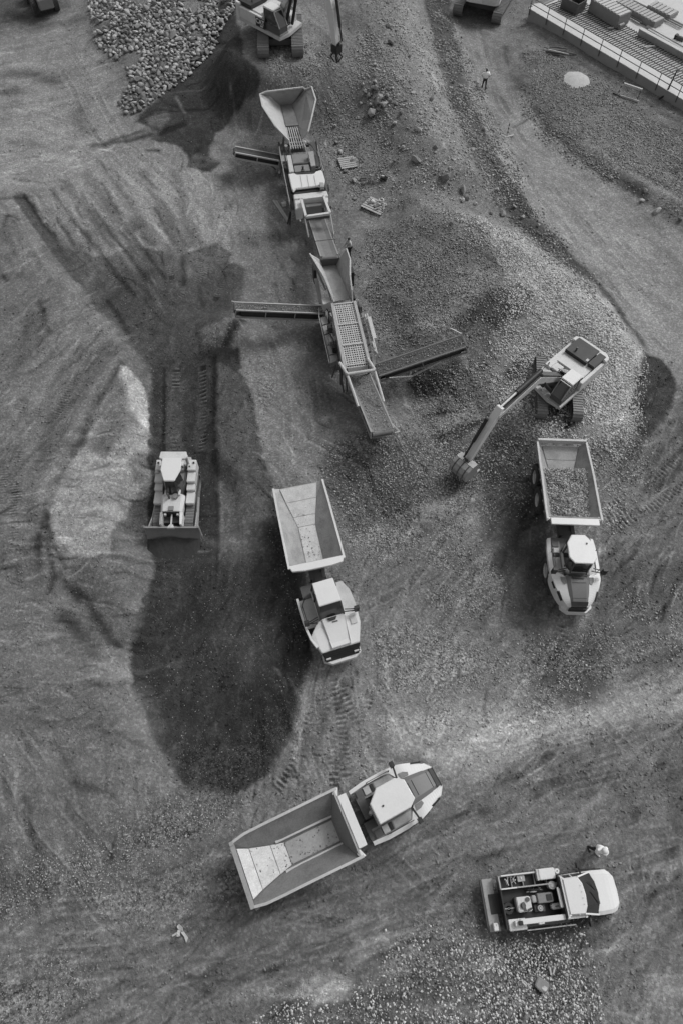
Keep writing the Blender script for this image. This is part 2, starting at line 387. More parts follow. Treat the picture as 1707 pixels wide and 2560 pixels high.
# ---------------------------------------------------------------- articulated dump trucks
def dump_truck(front, tail, art, kind, label, loaded=False, zoff=0.0):
    """front, tail: photo pixels of the middle of the bed's front canopy and tail"""
    fx, fy = S(*front, 3.2); zg = pad(fx, fy, 6.2, 9.0)
    fx, fy = S(*front, 3.2 + zg); tx, ty = S(*tail, 2.8 + zg)
    ang = math.atan2(fy - ty, fx - tx); ox = fx - .95 * math.cos(ang); oy = fy - .95 * math.sin(ang)
    root = empty('dump_truck', (ox, oy, zg), ang, label, 'dump truck', 'articulated dump trucks working on the site')
    I = Matrix.Identity(4)
    A0 = Matrix.Translation((1.55, 0, 0)) @ Matrix.Rotation(art, 4, 'Z') @ Matrix.Translation((-1.3, 0, 0))
    A = Matrix.Translation((1.55, 0, 0)) @ Matrix.Rotation(art, 4, 'Z') @ Matrix.Diagonal((1.15, 1, 1, 1)) @ Matrix.Translation((-1.3, 0, 0))
    # rear chassis
    mb = MB(); mb.box(-4.6, 1.0, -.5, -.28, 1.0, 1.5); mb.box(-4.6, 1.0, .28, .5, 1.0, 1.5); mb.box(-4.4, 1.2, -.28, .28, 1.15, 1.4)
    mb.box(.6, 2.1, -.4, .4, .75, 1.45); mb.cyl((1.3, 0, .6), (1.3, 0, 1.55), .28, 16)
    for x in (-3.75, -1.95): mb.cyl((x, -1.1, .86), (x, 1.1, .86), .2, 12)
    for s in (-1, 1): mb.cyl((-.9, s * .75, 1.0), (-2.6, s * .8, 1.65), .13, 12)
    mb.build('rear_frame', 'dark_grey', root)
    for x in (-3.75, -1.95):
        for s in (-1, 1): tyre(root, x, s * 1.27, .88, .64, None, s)
    # bed: stations x, rail z, rail half width, floor z, floor half width
    tailz = 2.45 if kind == 'flat' else 2.75
    tx0, tw0 = (-5.05, 1.50) if kind == 'hexnew' else (-5.45, 1.60)
    st = [(tx0, tailz, tw0, 2.30, 1.25), (-4.4, tailz + .08, 1.62, 2.0, 1.0), (-3.4, tailz + .18, 1.64, 1.78, .72), (-2.7, tailz + .25, 1.64, 1.66, .56), (.05, 3.12, 1.66, 1.60, .56)]
    t = .07
    def ring(x, zr, wr, zf, wf):
        return [(x, wr, zr), (x, wf, zf), (x, -wf, zf), (x, -wr, zr), (x, -wr - t, zr), (x, -wr - t, zr - .25), (x, -wf - .5, zf - .1), (x, -wf, zf - .12), (x, wf, zf - .12), (x, wf + .5, zf - .1), (x, wr + t, zr - .25), (x, wr + t, zr)]
    rings = [ring(*s_) for s_ in st]
    mb = MB(); mb.loft(rings)
    # head board (leans forward)
    mb.panel([(.05, .56, 1.60), (.05, -.56, 1.60), (.62, -1.66, 3.2), (.62, 1.66, 3.2)], -.1)
    for s in (-1, 1): mb.panel([(.05, s * .56, 1.6), (.62, s * 1.66, 3.2), (.05, s * 1.66, 3.12)], .05 * s)
    for x in (-4.9, -4.1, -3.3, -2.5, -1.7, -.9, -.1):
        for s in (-1, 1): mb.bar((x, s * (1.68), tailz - .12), (x, s * 1.30, 1.75), .12, .10)
    body = mb.build('bed', 'dark_bed' if kind == 'hexnew' else 'bed_steel', root)
    # rails
    for s in (-1, 1):
        mb = MB()
        for a, b in zip(st[:-1], st[1:]): mb.bar((a[0], s * (a[2] + .04), a[1] + .03), (b[0], s * (b[2] + .04), b[1] + .03), .13, .09)
        mb.bar((.05, s * 1.70, 3.14), (.75, s * 1.70, 3.22), .13, .09); mb.build('bed_rail', 'light_panel' if kind != 'flat' else 'white_paint', body)
    # inner floor plates
    mb = MB()
    def plate(a, b, k=0.0, wa=0, wb=0):
        (xa, _, _, za, ha), (xb, _, _, zb_, hb) = a, b
        mb.panel([(xa, ha + wa, za + .03), (xa, -ha - wa, za + .03), (xb, -hb - wb, zb_ + .03), (xb, hb + wb, zb_ + .03)], .03)
    plate((tx0 + .07, 0, 0, 2.32, 1.22), (-4.45, 0, 0, 2.05, 1.0)); plate((-4.42, 0, 0, 2.05, 1.0), (-3.42, 0, 0, 1.80, .72)); plate((-3.39, 0, 0, 1.80, .72), (-2.72, 0, 0, 1.68, .56))
    mb.build('tail_ramp', 'pale_plate' if kind != 'hexold' else 'bed_steel', body)
    mb = MB(); plate((-2.69, 0, 0, 1.68, .54), (-.02 if kind != 'flat' else .0, 0, 0, 1.62, .54))
    mb.build('bed_floor', 'worn_steel' if kind != 'flat' else 'pale_plate', body)
    if kind == 'hexnew':
        for s in (-1, 1): mb = MB(); mb.bar((-3.1, s * .74, 1.86), (.1, s * .72, 1.80), .14, .1); mb.build('floor_rail', 'light_panel', body)
        mb = MB(); mb.bar((-5.1, -1.45, tailz - .05), (-5.1, 1.45, tailz - .05), .22, .12)
        for s in (-1, 1): mb.bar((-5.1, s * 1.5, 2.0), (-5.1, s * 1.5, tailz + .1), .2, .2)
        mb.build('tail_beam', 'worn_steel', body)
    if kind == 'hexold':
        mb = MB(); mb.bar((-5.5, -1.62, tailz + .02), (-5.5, 1.62, tailz + .02), .16, .36); mb.build('tail_gate', 'light_panel', body)
    k = 90 if kind == 'hexnew' else (60 if kind == 'flat' else 0)       # spilled stones and clods left in the tray
    if k:
        x = rng.uniform(-4.6, -.1, k); y = rng.normal(0, .42, k).clip(-.5, .5) * (1 + (x < -3.4) * .7); z = np.interp(x, [-5.3, -4.4, -3.4, -2.7, .05], [2.3, 2.03, 1.81, 1.70, 1.64]) + .03
        o = stones_mesh('tray_debris', np.stack([x, y, z], -1), rng.uniform(.03, .11, k), rng.uniform(.08, .4, k), parent=body); o['kind'] = 'stuff'
    # canopy over the head board
    cw = 1.32 if kind == 'hexnew' else (1.5 if kind == 'hexold' else 1.62)
    mb = MB()
    if kind == 'flat':
        mb.prism([(.55, -1.72), (.95, -1.55), (1.05, -.8), (1.05, .8), (.95, 1.55), (.55, 1.72)], 3.06, 3.25)
    else:
        mb.box(.64, 1.10, -cw, cw, 3.1, 3.24)
        for s in (-1, 1): mb.prism([(.55, s * 1.74), (.85, s * 1.74), (.66, s * cw), (.45, s * 1.5)], 3.05, 3.2)
    mb.build('canopy', 'clean_white', root, .02)
    if loaded:
        load_gravel(root)
    # ---- tractor unit
    mb = MB(A); mb.box(1.4, 4.6, -.45, .45, .75, 1.3); mb.cyl((2.75, -1.1, .86), (2.75, 1.1, .86), .2, 12); mb.box(1.45, 1.9, -.75, .75, 1.2, 1.75)
    mb.box(1.15, 1.9, -1.25, -.3, 1.1, 1.9); mb.box(1.3, 1.7, -.2, .9, 1.2, 2.1); mb.box(1.6, 2.0, .7, 1.3, 1.2, 1.7)
    for y in (-.3, .05, .35): mb.bar((1.2, y, 1.5), (1.9, y * .7, 1.85), .07)
    mb.build('front_frame', 'dark_grey', root)
    for s in (-1, 1): tyre(root, 2.97, s * 1.25, .88, .62, A0, s)
    white = 'clean_white'
    if kind in ('hexnew', 'hexold'):
        # deck plates beside the cab
        for s in (-1, 1):
            mb = MB(A); mb.box(1.35, 3.55, min(s * .72, s * 1.3), max(s * .72, s * 1.3), 1.80, 1.92); dk_ = mb.build('side_deck', 'mid_grey', root, .01)
            for x0_, x1_, m_ in ((1.4, 1.75, 'dark_grey'), (1.8, 2.1, 'light_panel'), (2.15, 2.3, 'black_part'), (2.35, 3.4, 'worn_steel')): mb = MB(A); mb.box(x0_, x1_, min(s * .85, s * 1.24), max(s * .85, s * 1.24), 1.92, 1.95 if x0_ > 2.2 else 2.02); mb.build('deck_plate', m_, dk_, .01)
        # fender strips
        for s in (-1, 1):
            mb = MB(A)
            P = [(1.18, 1.46, 1.26), (1.9, 1.56, 1.34), (2.9, 1.57, 1.33), (3.5, 1.50, 1.20)]
            for a, b in zip(P[:-1], P[1:]):
                mb.loft([[(a[0], s * a[2], 1.98), (a[0], s * a[1], 1.88), (a[0], s * a[1], 1.62), (a[0], s * a[2], 1.78)], [(b[0], s * b[2], 1.98), (b[0], s * b[1], 1.88), (b[0], s * b[1], 1.62), (b[0], s * b[2], 1.78)]])
            mb.build('fender', white, root)
        # hood sides: white, sweeping in to the nose
        for s in (-1, 1):
            mb = MB(A)
            secs = [(3.2, 1.26, 1.53, 1.98, 1.30), (3.55, .70, 1.50, 2.1, 1.1), (3.9, .66, 1.40, 2.12, 1.0), (4.4, .60, 1.18, 2.02, .9), (4.85, .54, .88, 1.88, .85), (5.12, .48, .62, 1.72, .85)]
            mb.loft([[(x, s * a, z), (x, s * b, z - .16), (x, s * (b + .03), z0), (x, s * a, z0)] for x, a, b, z, z0 in fine(secs)])
            hs = mb.build('hood_side', white, root, 0, False)
            for xx, yy, ll in ((3.75, 1.42, .35), (4.3, 1.17, .5)): mb = MB(A); mb.loft([[(xx, s * (yy - .02), 1.80), (xx, s * (yy - .02), 1.93), (xx + ll, s * (yy - .30 * ll - .03), 1.84), (xx + ll, s * (yy - .30 * ll - .03), 1.72)], [(xx, s * (yy + .09), 1.72), (xx, s * (yy + .07), 1.87), (xx + ll, s * (yy - .33 * ll + .06), 1.78), (xx + ll, s * (yy - .33 * ll + .08), 1.64)]]); mb.build('side_vent', 'black_part', hs)
            mb = MB(A); mb.panel([(3.6, s * .73, 2.135), (3.95, s * .70, 2.14), (4.0, s * .86, 2.12), (3.78, s * 1.0, 2.09), (3.56, s * 1.02, 2.10)], .02 * s); 
            mb.build('hood_step', 'mid_grey', root)
        mb = MB(A)
        secs = [(3.5, .72, 2.30), (3.9, .68, 2.27), (4.4, .62, 2.15), (4.85, .56, 1.97), (5.1, .50, 1.80)]
        mb.loft([[(x, h, z - .12), (x, h * .7, z), (x, -h * .7, z), (x, -h, z - .12), (x, -h, z - .9), (x, h, z - .9)] for x, h, z in fine(secs)])
        hd = mb.build('hood', 'hood_grey', root)
        for xx in (3.95, 4.75): mb = MB(A); zz = np.interp(xx, [3.9, 4.85], [2.275, 1.975]); mb.bar((xx, -.42, zz + .01), (xx, .42, zz + .01), .03, .02); mb.build('hood_seam', 'black_part', hd)
        mb = MB(A); mb.panel([(3.62, .4, 2.31), (3.62, -.4, 2.31), (3.74, -.34, 2.31), (3.74, .34, 2.31)], -.06); mb.panel([(3.52, .66, 2.33), (3.52, -.66, 2.33), (3.60, -.55, 2.33), (3.60, .55, 2.33)], -.04); mb.build('air_intake', 'black_part', root)
        mb = MB(A); mb.box(5.08, 5.22, -.52, .52, 1.1, 1.55); mb.panel([(4.92, .52, 1.94), (4.92, -.52, 1.94), (5.1, -.48, 1.82), (5.1, .48, 1.82)], -.03)
        for k in range(5): mb.bar((5.2, -.5, 1.16 + k * .09), (5.2, .5, 1.16 + k * .09), .04)
        mb.build('grille', 'black_part', root)
        mb = MB(A); mb.prism([(5.0, -.95), (5.28, -.55), (5.28, .55), (5.0, .95), (4.8, .95), (4.8, -.95)], .75, 1.15); mb.build('bumper', white, root, .02)
        # cab
        RP = [(-.94, -.80), (-.95, .28), (-.40, .82), (.55, .82), (.93, .52), (.97, -.52), (.62, -.80)]
        cx = 2.62
        if kind == 'hexold': RP = [(-1.0, -.46), (-1.0, .38), (-.45, .88), (.4, .88), (.72, .60), (.70, -.50), (.35, -.80), (-.5, -.80)]
        roof = [(cx + a, b) for a, b in RP]
        mb = MB(A)
        low = [(cx + (a + .05 if a > 0 else a) * .98, b * .94) for a, b in RP]
        mb.prism(low, 1.5, 2.35); mb.build('cab', white, root)
        mb = MB(A); mb.prism([(cx + a * .96 + .06, b * .93) for a, b in RP], 2.35, 3.42, [(cx + a * .90, b * .88) for a, b in RP]); g = mb.build('windows', 'glass', root)
        mb = MB(A)
        for a, b in RP: mb.bar((cx + a * .96 + .06, b * .93, 2.3), (cx + a * .9, b * .88, 3.45), .08)
        mb.build('window_frame', 'dark_grey', g)
        mb = MB(A); mb.prism(roof, 3.45, 3.53, [(cx + (x - cx) * .95, y * .95) for x, y in roof]); rf = mb.build('cab_roof', white, root, .015)
        mb = MB(A); mb.cyl((cx - .45, -.1 if kind == 'hexnew' else .38, 3.53), (cx - .45, -.1 if kind == 'hexnew' else .38, 3.58), .05, 8); mb.build('beacon', 'black_part', rf)
        mb = MB(A); mb.cyl((1.62, -.05, 1.7), (1.62, -.05, 3.0), .10, 12); mb.cyl((1.62, -.05, 3.0), (1.62, -.05, 3.01), .06, 12); mb.build('exhaust', 'bright_steel', root)
    else:
        # second type: full width white hood, smaller square roof
        cx = 2.45
        mb = MB(A); mb.prism([(1.5, .3), (3.35, .3), (3.35, 1.62), (2.9, 1.66), (2.1, 1.6), (1.5, 1.3)], 1.75, 2.02); mb.build('tank_deck', 'light_panel', root, .02)
        mb = MB(A); mb.prism([(1.9, -1.52), (3.5, -1.52), (3.5, -.66), (1.9, -.66)], 1.72, 1.86); mb.build('side_deck', 'worn_steel', root)
        mb = MB(A)
        for a, b in zip([(1.75, -1.6), (2.3, -1.62), (3.0, -1.62), (3.6, -1.58), (4.1, -1.5)], [(2.3, -1.62), (3.0, -1.62), (3.6, -1.58), (4.1, -1.5), (4.6, -1.3)]): mb.bar((*a, 1.8), (*b, 1.78), .14, .3)
        mb.build('fender', white, root)
        mb = MB(A)
        for a, b in zip([(1.85, -1.15, 1.95), (2.3, -1.45, 2.3), (3.2, -1.45, 2.3), (3.4, -1.35, 2.3), (3.45, -.95, 2.3)], [(2.3, -1.45, 2.3), (3.2, -1.45, 2.3), (3.4, -1.35, 2.3), (3.45, -.95, 2.3), (3.5, -.75, 1.9)]): mb.bar(a, b, .045)
        mb.bar((2.3, -1.45, 1.8), (2.3, -1.45, 2.3), .045); mb.bar((3.2, -1.45, 1.8), (3.2, -1.45, 2.3), .045)
        mb.build('handrail', 'black_part', root)
        mb = MB(A); mb.prism([(3.30, -.72), (3.30, 1.60), (4.0, 1.56), (4.95, 1.14), (4.95, -1.16), (4.0, -1.48), (3.75, -1.25)], [1.3] * 7, [2.28, 2.10, 2.08, 1.85, 1.85, 1.95, 2.05]); hd = mb.build('hood', white, root, .04)
        mb = MB(A); mb.prism([(3.3, -.62), (3.3, .78), (4.9, .62), (4.9, -.5)], 2.0, [2.36, 2.36, 1.93, 1.93]); mb.build('hood_top', white, hd, .04)
        mb = MB(A); mb.box(3.55, 4.0, 1.0, 1.38, 2.09, 2.12); mb.build('battery_lid', 'bright_steel', hd, .01)
        mb = MB(A); mb.box(3.62, 3.68, -.05, .28, 2.27, 2.31); mb.build('latch', 'dark_grey', hd)
        mb = MB(A); mb.panel([(4.97, -1.16, 1.82), (4.97, 1.14, 1.82), (5.28, .98, 1.15), (5.28, -1.0, 1.15)], .05)
        for k in range(4): mb.bar((5.05 + k * .065, -1.1, 1.7 - k * .14), (5.05 + k * .065, 1.08, 1.7 - k * .14), .05)
        gr = mb.build('grille', 'black_part', root)
        for s in (-1, 1):
            mb = MB(A); mb.box(5.2, 5.28, s * .85 - .14, s * .85 + .14, 1.35, 1.5); mb.build('headlight', 'bright_steel', gr)
        mb = MB(A); mb.prism([(4.9, -1.15), (5.25, -1.15), (5.48, -.7), (5.48, .7), (5.25, 1.15), (4.9, 1.15)], .8, 1.14); mb.build('bumper', white, root, .02)
        ro = [(1.70, -.60), (1.70, .68), (3.02, .72), (3.02, -.62)]
        mb = MB(A); mb.box(1.62, 3.4, -.72, .78, 1.4, 2.3); mb.build('cab', white, root, .02)
        mb = MB(A); mb.prism([(1.66, -.68), (1.66, .74), (3.38, .76), (3.38, -.72)], 2.3, 3.38, [(1.74, -.57), (1.74, .65), (2.98, .68), (2.98, -.60)]); g = mb.build('windows', 'glass', root)
        mb = MB(A)
        for a, b in (((3.38, -.72, 2.3), (2.98, -.6, 3.4)), ((3.38, .76, 2.3), (2.98, .68, 3.4)), ((1.66, -.68, 2.3), (1.74, -.57, 3.4)), ((1.66, .74, 2.3), (1.74, .65, 3.4)), ((2.3, -.7, 2.3), (2.3, -.6, 3.4)), ((2.3, .76, 2.3), (2.3, .66, 3.4))): mb.bar(a, b, .08)
        mb.build('window_frame', 'dark_grey', g)
        mb = MB(A); mb.prism(ro, 3.4, 3.5); mb.build('cab_roof', white, root, .03)
        mb = MB(A); mb.box(3.0, 3.12, -.3, .35, 2.45, 2.6); mb.build('dashboard', 'bright_steel', root)
        mb = MB(A); mb.prism([(3.42, -.3), (3.42, .3), (3.56, .18), (3.56, -.18)], 2.2, 2.42); mb.build('wiper_box', 'black_part', root)
    # mirrors and hand rails
    for s in (-1, 1):
        mb = MB(A); x0 = 3.35
        mb.bar((x0, s * .8, 2.9), (x0 + .1, s * 1.45, 2.75), .05); mb.bar((x0, s * .8, 2.5), (x0 + .1, s * 1.45, 2.45), .05); mb.box(x0 + .0, x0 + .16, s * 1.52 - .14, s * 1.52 + .14, 2.35, 2.95)
        mb.build('mirror', 'black_part', root)
        mb = MB(A); y = s * 1.35
        for a, b in (((2.05, y, 1.95), (2.05, y, 2.5)), ((2.05, y, 2.5), (3.2, y, 2.5)), ((3.2, y, 2.5), (3.2, y, 1.95))): mb.bar(a, b, .035)
        if kind != 'flat': mb.build('handrail', 'dark_grey', root)
    return root

def stones_mesh(name, P, size, col, m='stones', parent=None, flat=.7):
    """one mesh of many broken stones; P (n,3), size (n,), col (n,)"""
    n = len(P)
    base = np.array([(1, 0, 0), (0, 1, 0), (-1, 0, 0), (0, -1, 0), (.4, .4, .75), (-.45, .3, .7), (-.1, -.5, .8), (0, 0, -.6)], float)
    tri = np.array([(0, 1, 4), (1, 5, 4), (1, 2, 5), (2, 6, 5), (2, 3, 6), (3, 0, 6), (0, 4, 6), (4, 5, 6), (0, 3, 7), (3, 2, 7), (2, 1, 7), (1, 0, 7)])
    V = base[None] * rng.uniform(.6, 1.15, (n, 8, 1)) + rng.normal(0, .12, (n, 8, 3))
    V[:, :, 0] *= rng.uniform(.8, 1.5, (n, 1)); V[:, :, 2] *= flat
    a = rng.uniform(0, 2 * math.pi, n); c, s = np.cos(a)[:, None], np.sin(a)[:, None]
    tl = rng.normal(0, .35, n); ct, s2 = np.cos(tl)[:, None], np.sin(tl)[:, None]
    x, y, z = V[:, :, 0], V[:, :, 1], V[:, :, 2]; y, z = y * ct - z * s2, y * s2 + z * ct
    V = np.stack([x * c - y * s, x * s + y * c, z], -1) * size[:, None, None] * .5 + P[:, None, :]
    F = (tri[None] + (np.arange(n) * 8)[:, None, None]).reshape(-1, 3)
    me = bpy.data.meshes.new(name); me.vertices.add(n * 8); me.vertices.foreach_set('co', V.reshape(-1).astype(np.float32))
    me.loops.add(F.size); me.loops.foreach_set('vertex_index', F.reshape(-1).astype(np.int32))
    me.polygons.add(len(F)); me.polygons.foreach_set('loop_start', np.arange(0, F.size, 3, dtype=np.int32))
    me.update(calc_edges=True); me.validate()
    at = me.attributes.new('col', 'FLOAT_COLOR', 'POINT'); cc = np.repeat(col, 8)
    at.data.foreach_set('color', np.stack([cc, cc, cc, np.ones_like(cc)], -1).reshape(-1).astype(np.float32))
    me.materials.append(MT[m]); o = bpy.data.objects.new(name, me); COL.objects.link(o)
    if parent: o.parent = parent
    return o
def fine(secs, n=4):
    S_ = np.array(secs, float); out = []
    for i in range(len(S_) - 1):
        p0, p1, p2, p3 = S_[max(i - 1, 0)], S_[i], S_[i + 1], S_[min(i + 2, len(S_) - 1)]
        for k in range(n): t = k / n; out.append(tuple(.5 * (2 * p1 + (p2 - p0) * t + (2 * p0 - 5 * p1 + 4 * p2 - p3) * t * t + (3 * p1 - p0 - 3 * p2 + p3) * t ** 3)))
    return out + [tuple(S_[-1])]
def load_gravel(root):
    nx, ny = 60, 40; vs = []; fs = []
    for i in range(nx + 1):
        for j in range(ny + 1):
            x = -4.0 + 4.45 * i / nx; v = j / ny * 2 - 1
            up = 1 - sstep(np.array((-3.2 - x) / .9)); wdt = .8 + .72 * float(up); y = v * wdt
            z = 1.92 + float(up) * .85 * (1 - v * v * .22) + .22 * float(fbm(np.array(x), np.array(y), .8, 3, 5)) - (.35 * (1 - float(up)))
            vs.append((x, y, z))
    for i in range(nx):
        for j in range(ny): a = i * (ny + 1) + j; fs.append((a, a + ny + 1, a + ny + 2, a + 1))
    mb = MB(); mb.add(vs, fs); mb.build('load_bed', 'dark_grey', root, 0, True).name = 'gravel_fill'
    k = 5200; x = rng.uniform(-3.75, .42, k); v = rng.uniform(-.98, .98, k); up = 1 - sstep((-3.2 - x) / .9); y = v * (.8 + .72 * up)
    z = 1.92 + up * .85 * (1 - v * v * .22) + .22 * fbm(x, y, .8, 3, 5) - .35 * (1 - up) + .01
    q = rng.random(k); col = np.where(q > .8, .5, .10 + .26 * q)
    o = stones_mesh('gravel_load', np.stack([x, y, z], -1), rng.uniform(.08, .17, k), col, parent=root); o['kind'] = 'stuff'

dump_truck((913.5 - 30, 2049), (618, 2180), R(3), 'hexnew', 'empty white dump truck with octagonal cab roof and dark floored tray, parked at lower middle')
dump_truck((1437, 1307), (1404, 1106), R(1), 'hexold', 'white dump truck carrying a load of gravel, standing below the digging excavator', True)
dump_truck((794, 1417), (747, 1216), R(5), 'flat', 'empty white dump truck with square cab roof, standing beside the dark soil cut')

# ---------------------------------------------------------------- bulldozer
def bulldozer():
    x, y = S(441, 1245, 1.2); z = pad(x, y, 3.4, 5.0, -.55)
    x, y = S(441, 1238, 1.2 + z)
    root = empty('bulldozer', (x, y, z), R(-90), 'white crawler bulldozer pushing soil down the dark trench', 'bulldozer')
    for s in (-1, 1): crawler(root, -1.75, 2.15, s * 1.07, .56, 1.1, None, .19)
    mb = MB(); mb.box(-1.7, 1.9, -.6, .6, .45, 1.2); mb.build('chassis', 'dark_grey', root)
    for s in (-1, 1):
        mb = MB(); y0, y1 = sorted((s * .80, s * 1.36))
        mb.box(-1.95, -1.2, y0, y1, 1.25, 2.15); mb.box(-1.2, -.5, y0, y1, 1.25, 1.95); mb.box(-.5, -.05, y0, y1, 1.25, 1.72); mb.box(-.05, .75, y0, y1, 1.22, 1.50)
        f = mb.build('side_tank', 'white_paint', root, .03)
        mb = MB(); mb.cyl((-1.7, s * 1.2, 2.15), (-1.7, s * 1.2, 2.2), .07, 10); mb.cyl((-1.45, s * .95, 2.15), (-1.45, s * .95, 2.19), .05, 10); mb.build('filler_cap', 'black_part', f)
        if s < 0:
            mb = MB(); mb.cyl((-1.45, -1.25, 1.98), (-1.05, -1.25, 1.98), .14, 10); mb.build('cylinder', 'light_panel', root)
    mb = MB(); mb.box(-2.3, -1.6, -.9, .9, .9, 1.9); mb.build('rear_body', 'light_panel', root, .03)
    mb = MB(); mb.prism([(-1.98, -.86), (-1.98, .86), (-1.55, .92), (-1.45, .78), (-1.45, -.78), (-1.55, -.92)], 2.9, 3.06); mb.box(-1.85, -1.62, -.92, -.72, 1.9, 2.95); mb.box(-1.85, -1.62, .72, .92, 1.9, 2.95); mb.build('roll_bar', 'white_paint', root, .03)
    base = [(-1.5, -.62), (-1.5, .62), (-.55, .66), (.35, .34), (.35, -.34), (-.55, -.66)]
    mb = MB(); mb.prism([(-1.45, -.74), (-1.45, .74), (-.4, .74), (.42, .4), (.42, -.4), (-.4, -.74)], 1.2, 2.0); mb.build('cab', 'dark_grey', root)
    mb = MB(); mb.prism([(-1.45, -.72), (-1.45, .72), (-.4, .72), (.40, .38), (.40, -.38), (-.4, -.72)], 2.0, 3.05, [(-1.4, -.58), (-1.4, .58), (-.5, .6), (.12, .30), (.12, -.30), (-.5, -.6)]); mb.build('windows', 'glass', root)
    mb = MB(); mb.prism([(-1.46, -.64), (-1.46, .64), (-.62, .66), (.14, .34), (.14, -.34), (-.62, -.66)], 3.08, 3.2); rf = mb.build('cab_roof', 'clean_white', root, .03)
    mb = MB(); 
    for s in (-1, 1): mb.box(-1.25, -.95, s * .72 - .06, s * .72 + .06, 3.0, 3.12)
    mb.build('work_light', 'white_paint', rf)
    # hood with open front between the side plates
    mb = MB()
    mb.loft([[(.35, .80, 1.75), (.35, .6, 1.98), (.35, -.6, 1.98), (.35, -.80, 1.75), (.35, -.7, 1.1), (.35, .7, 1.1)], [(1.45, .72, 1.66), (1.45, .55, 1.84), (1.45, -.55, 1.84), (1.45, -.72, 1.66), (1.45, -.66, 1.0), (1.45, .66, 1.0)]])
    for s in (-1, 1): mb.loft([[(1.45, s * .76, 1.70), (1.45, s * .56, 1.82), (1.45, s * .56, .7), (1.45, s * .76, .7)], [(2.2, s * .74, 1.56), (2.2, s * .60, 1.62), (2.2, s * .60, .7), (2.2, s * .74, .7)]])
    for s in (-1, 1): mb.box(.1, .5, s * .46 - .06, s * .46 + .06, 1.9, 2.1)
    hd = mb.build('hood', 'white_paint', root, .02)
    mb = MB(); mb.box(1.46, 1.5, -.56, .56, .6, 1.78); mb.box(1.5, 2.15, -.55, .55, .55, .7); mb.build('radiator', 'black_part', root)
    mb = MB(); mb.box(1.15, 1.42, -.17, .17, 1.85, 1.93); mb.build('hood_grate', 'mid_grey', hd)
    mb = MB(); mb.bar((1.5, 0, 1.5), (2.35, 0, 1.35), .09); mb.prism([(2.1, -.12), (2.35, -.26), (2.35, .26), (2.1, .12)], 1.25, 1.38)
    for s in (-1, 1): mb.cyl((1.5, s * .42, 1.6), (1.62, s * .42, 1.6), .1, 10)
    mb.build('tilt_bar', 'white_paint', root)
    mb = MB(); mb.cyl((.62, -.18, 1.9), (.62, -.18, 2.5), .07, 10); mb.build('exhaust', 'dark_grey', root)
    mb = MB(); mb.cyl((.55, .22, 1.9), (.55, .22, 2.12), .17, 14); mb.build('air_cleaner', 'mid_grey', root)
    # blade: curved plate
    n = 8; W = 1.80; prof = []
    for k in range(n + 1):
        t = k / n; z = -.05 + 1.42 * t; prof.append((2.20 + .50 * (1 - t) ** 1.6 + .10 * t ** 4, z))
    vs = []; fs = []
    for sx in (0, .09):
        for x, z in prof:
            vs += [(x - sx, -W, z), (x - sx, W, z)]
    m = 2 * (n + 1)
    for k in range(n):
        a = 2 * k; fs += [(a, a + 1, a + 3, a + 2), (m + a, m + a + 2, m + a + 3, m + a + 1), (a, a + 2, m + a + 2, m + a), (a + 1, m + a + 1, m + a + 3, a + 3)]
    fs += [(0, m, m + 1, 1), (2 * n, 2 * n + 1, m + 2 * n + 1, m + 2 * n)]
    mb = MB(); mb.add(vs, fs); bl = mb.build('blade', 'mid_grey', root)
    mb = MB()
    for s in (-1, 1): mb.prism([(2.15, s * W - .03), (2.35, s * W - .03), (2.35, s * W + .03), (2.15, s * W + .03)], 0, 1.35, [(2.15, s * W - .03), (2.3, s * W - .03), (2.3, s * W + .03), (2.15, s * W + .03)]); mb.bar((2.2, s * 1.6, 1.30), (2.3, s * W, 1.34), .06, .06)
    mb.bar((2.33, -1.7, 1.39), (2.33, 1.7, 1.39), .03, .04)
    mb.build('blade_edge', 'worn_steel', bl)
    for s in (-1, 1):
        mb = MB(); mb.bar((-.1, s * 1.44, .62), (2.2, s * 1.58, .6), .12, .18); mb.cyl((1.0, s * 1.46, .75), (2.2, s * 1.55, 1.15), .05, 8); mb.build('push_arm', 'worn_steel', root)
        mb = MB(); mb.cyl((1.8, s * .68, 1.5), (2.2, s * .7, 1.15), .07, 8); mb.build('lift_cylinder', 'white_paint', root)
    root.scale = (1.13, 1, 1.05)
    return root, (x, y, z)
DOZER, DZ = bulldozer()

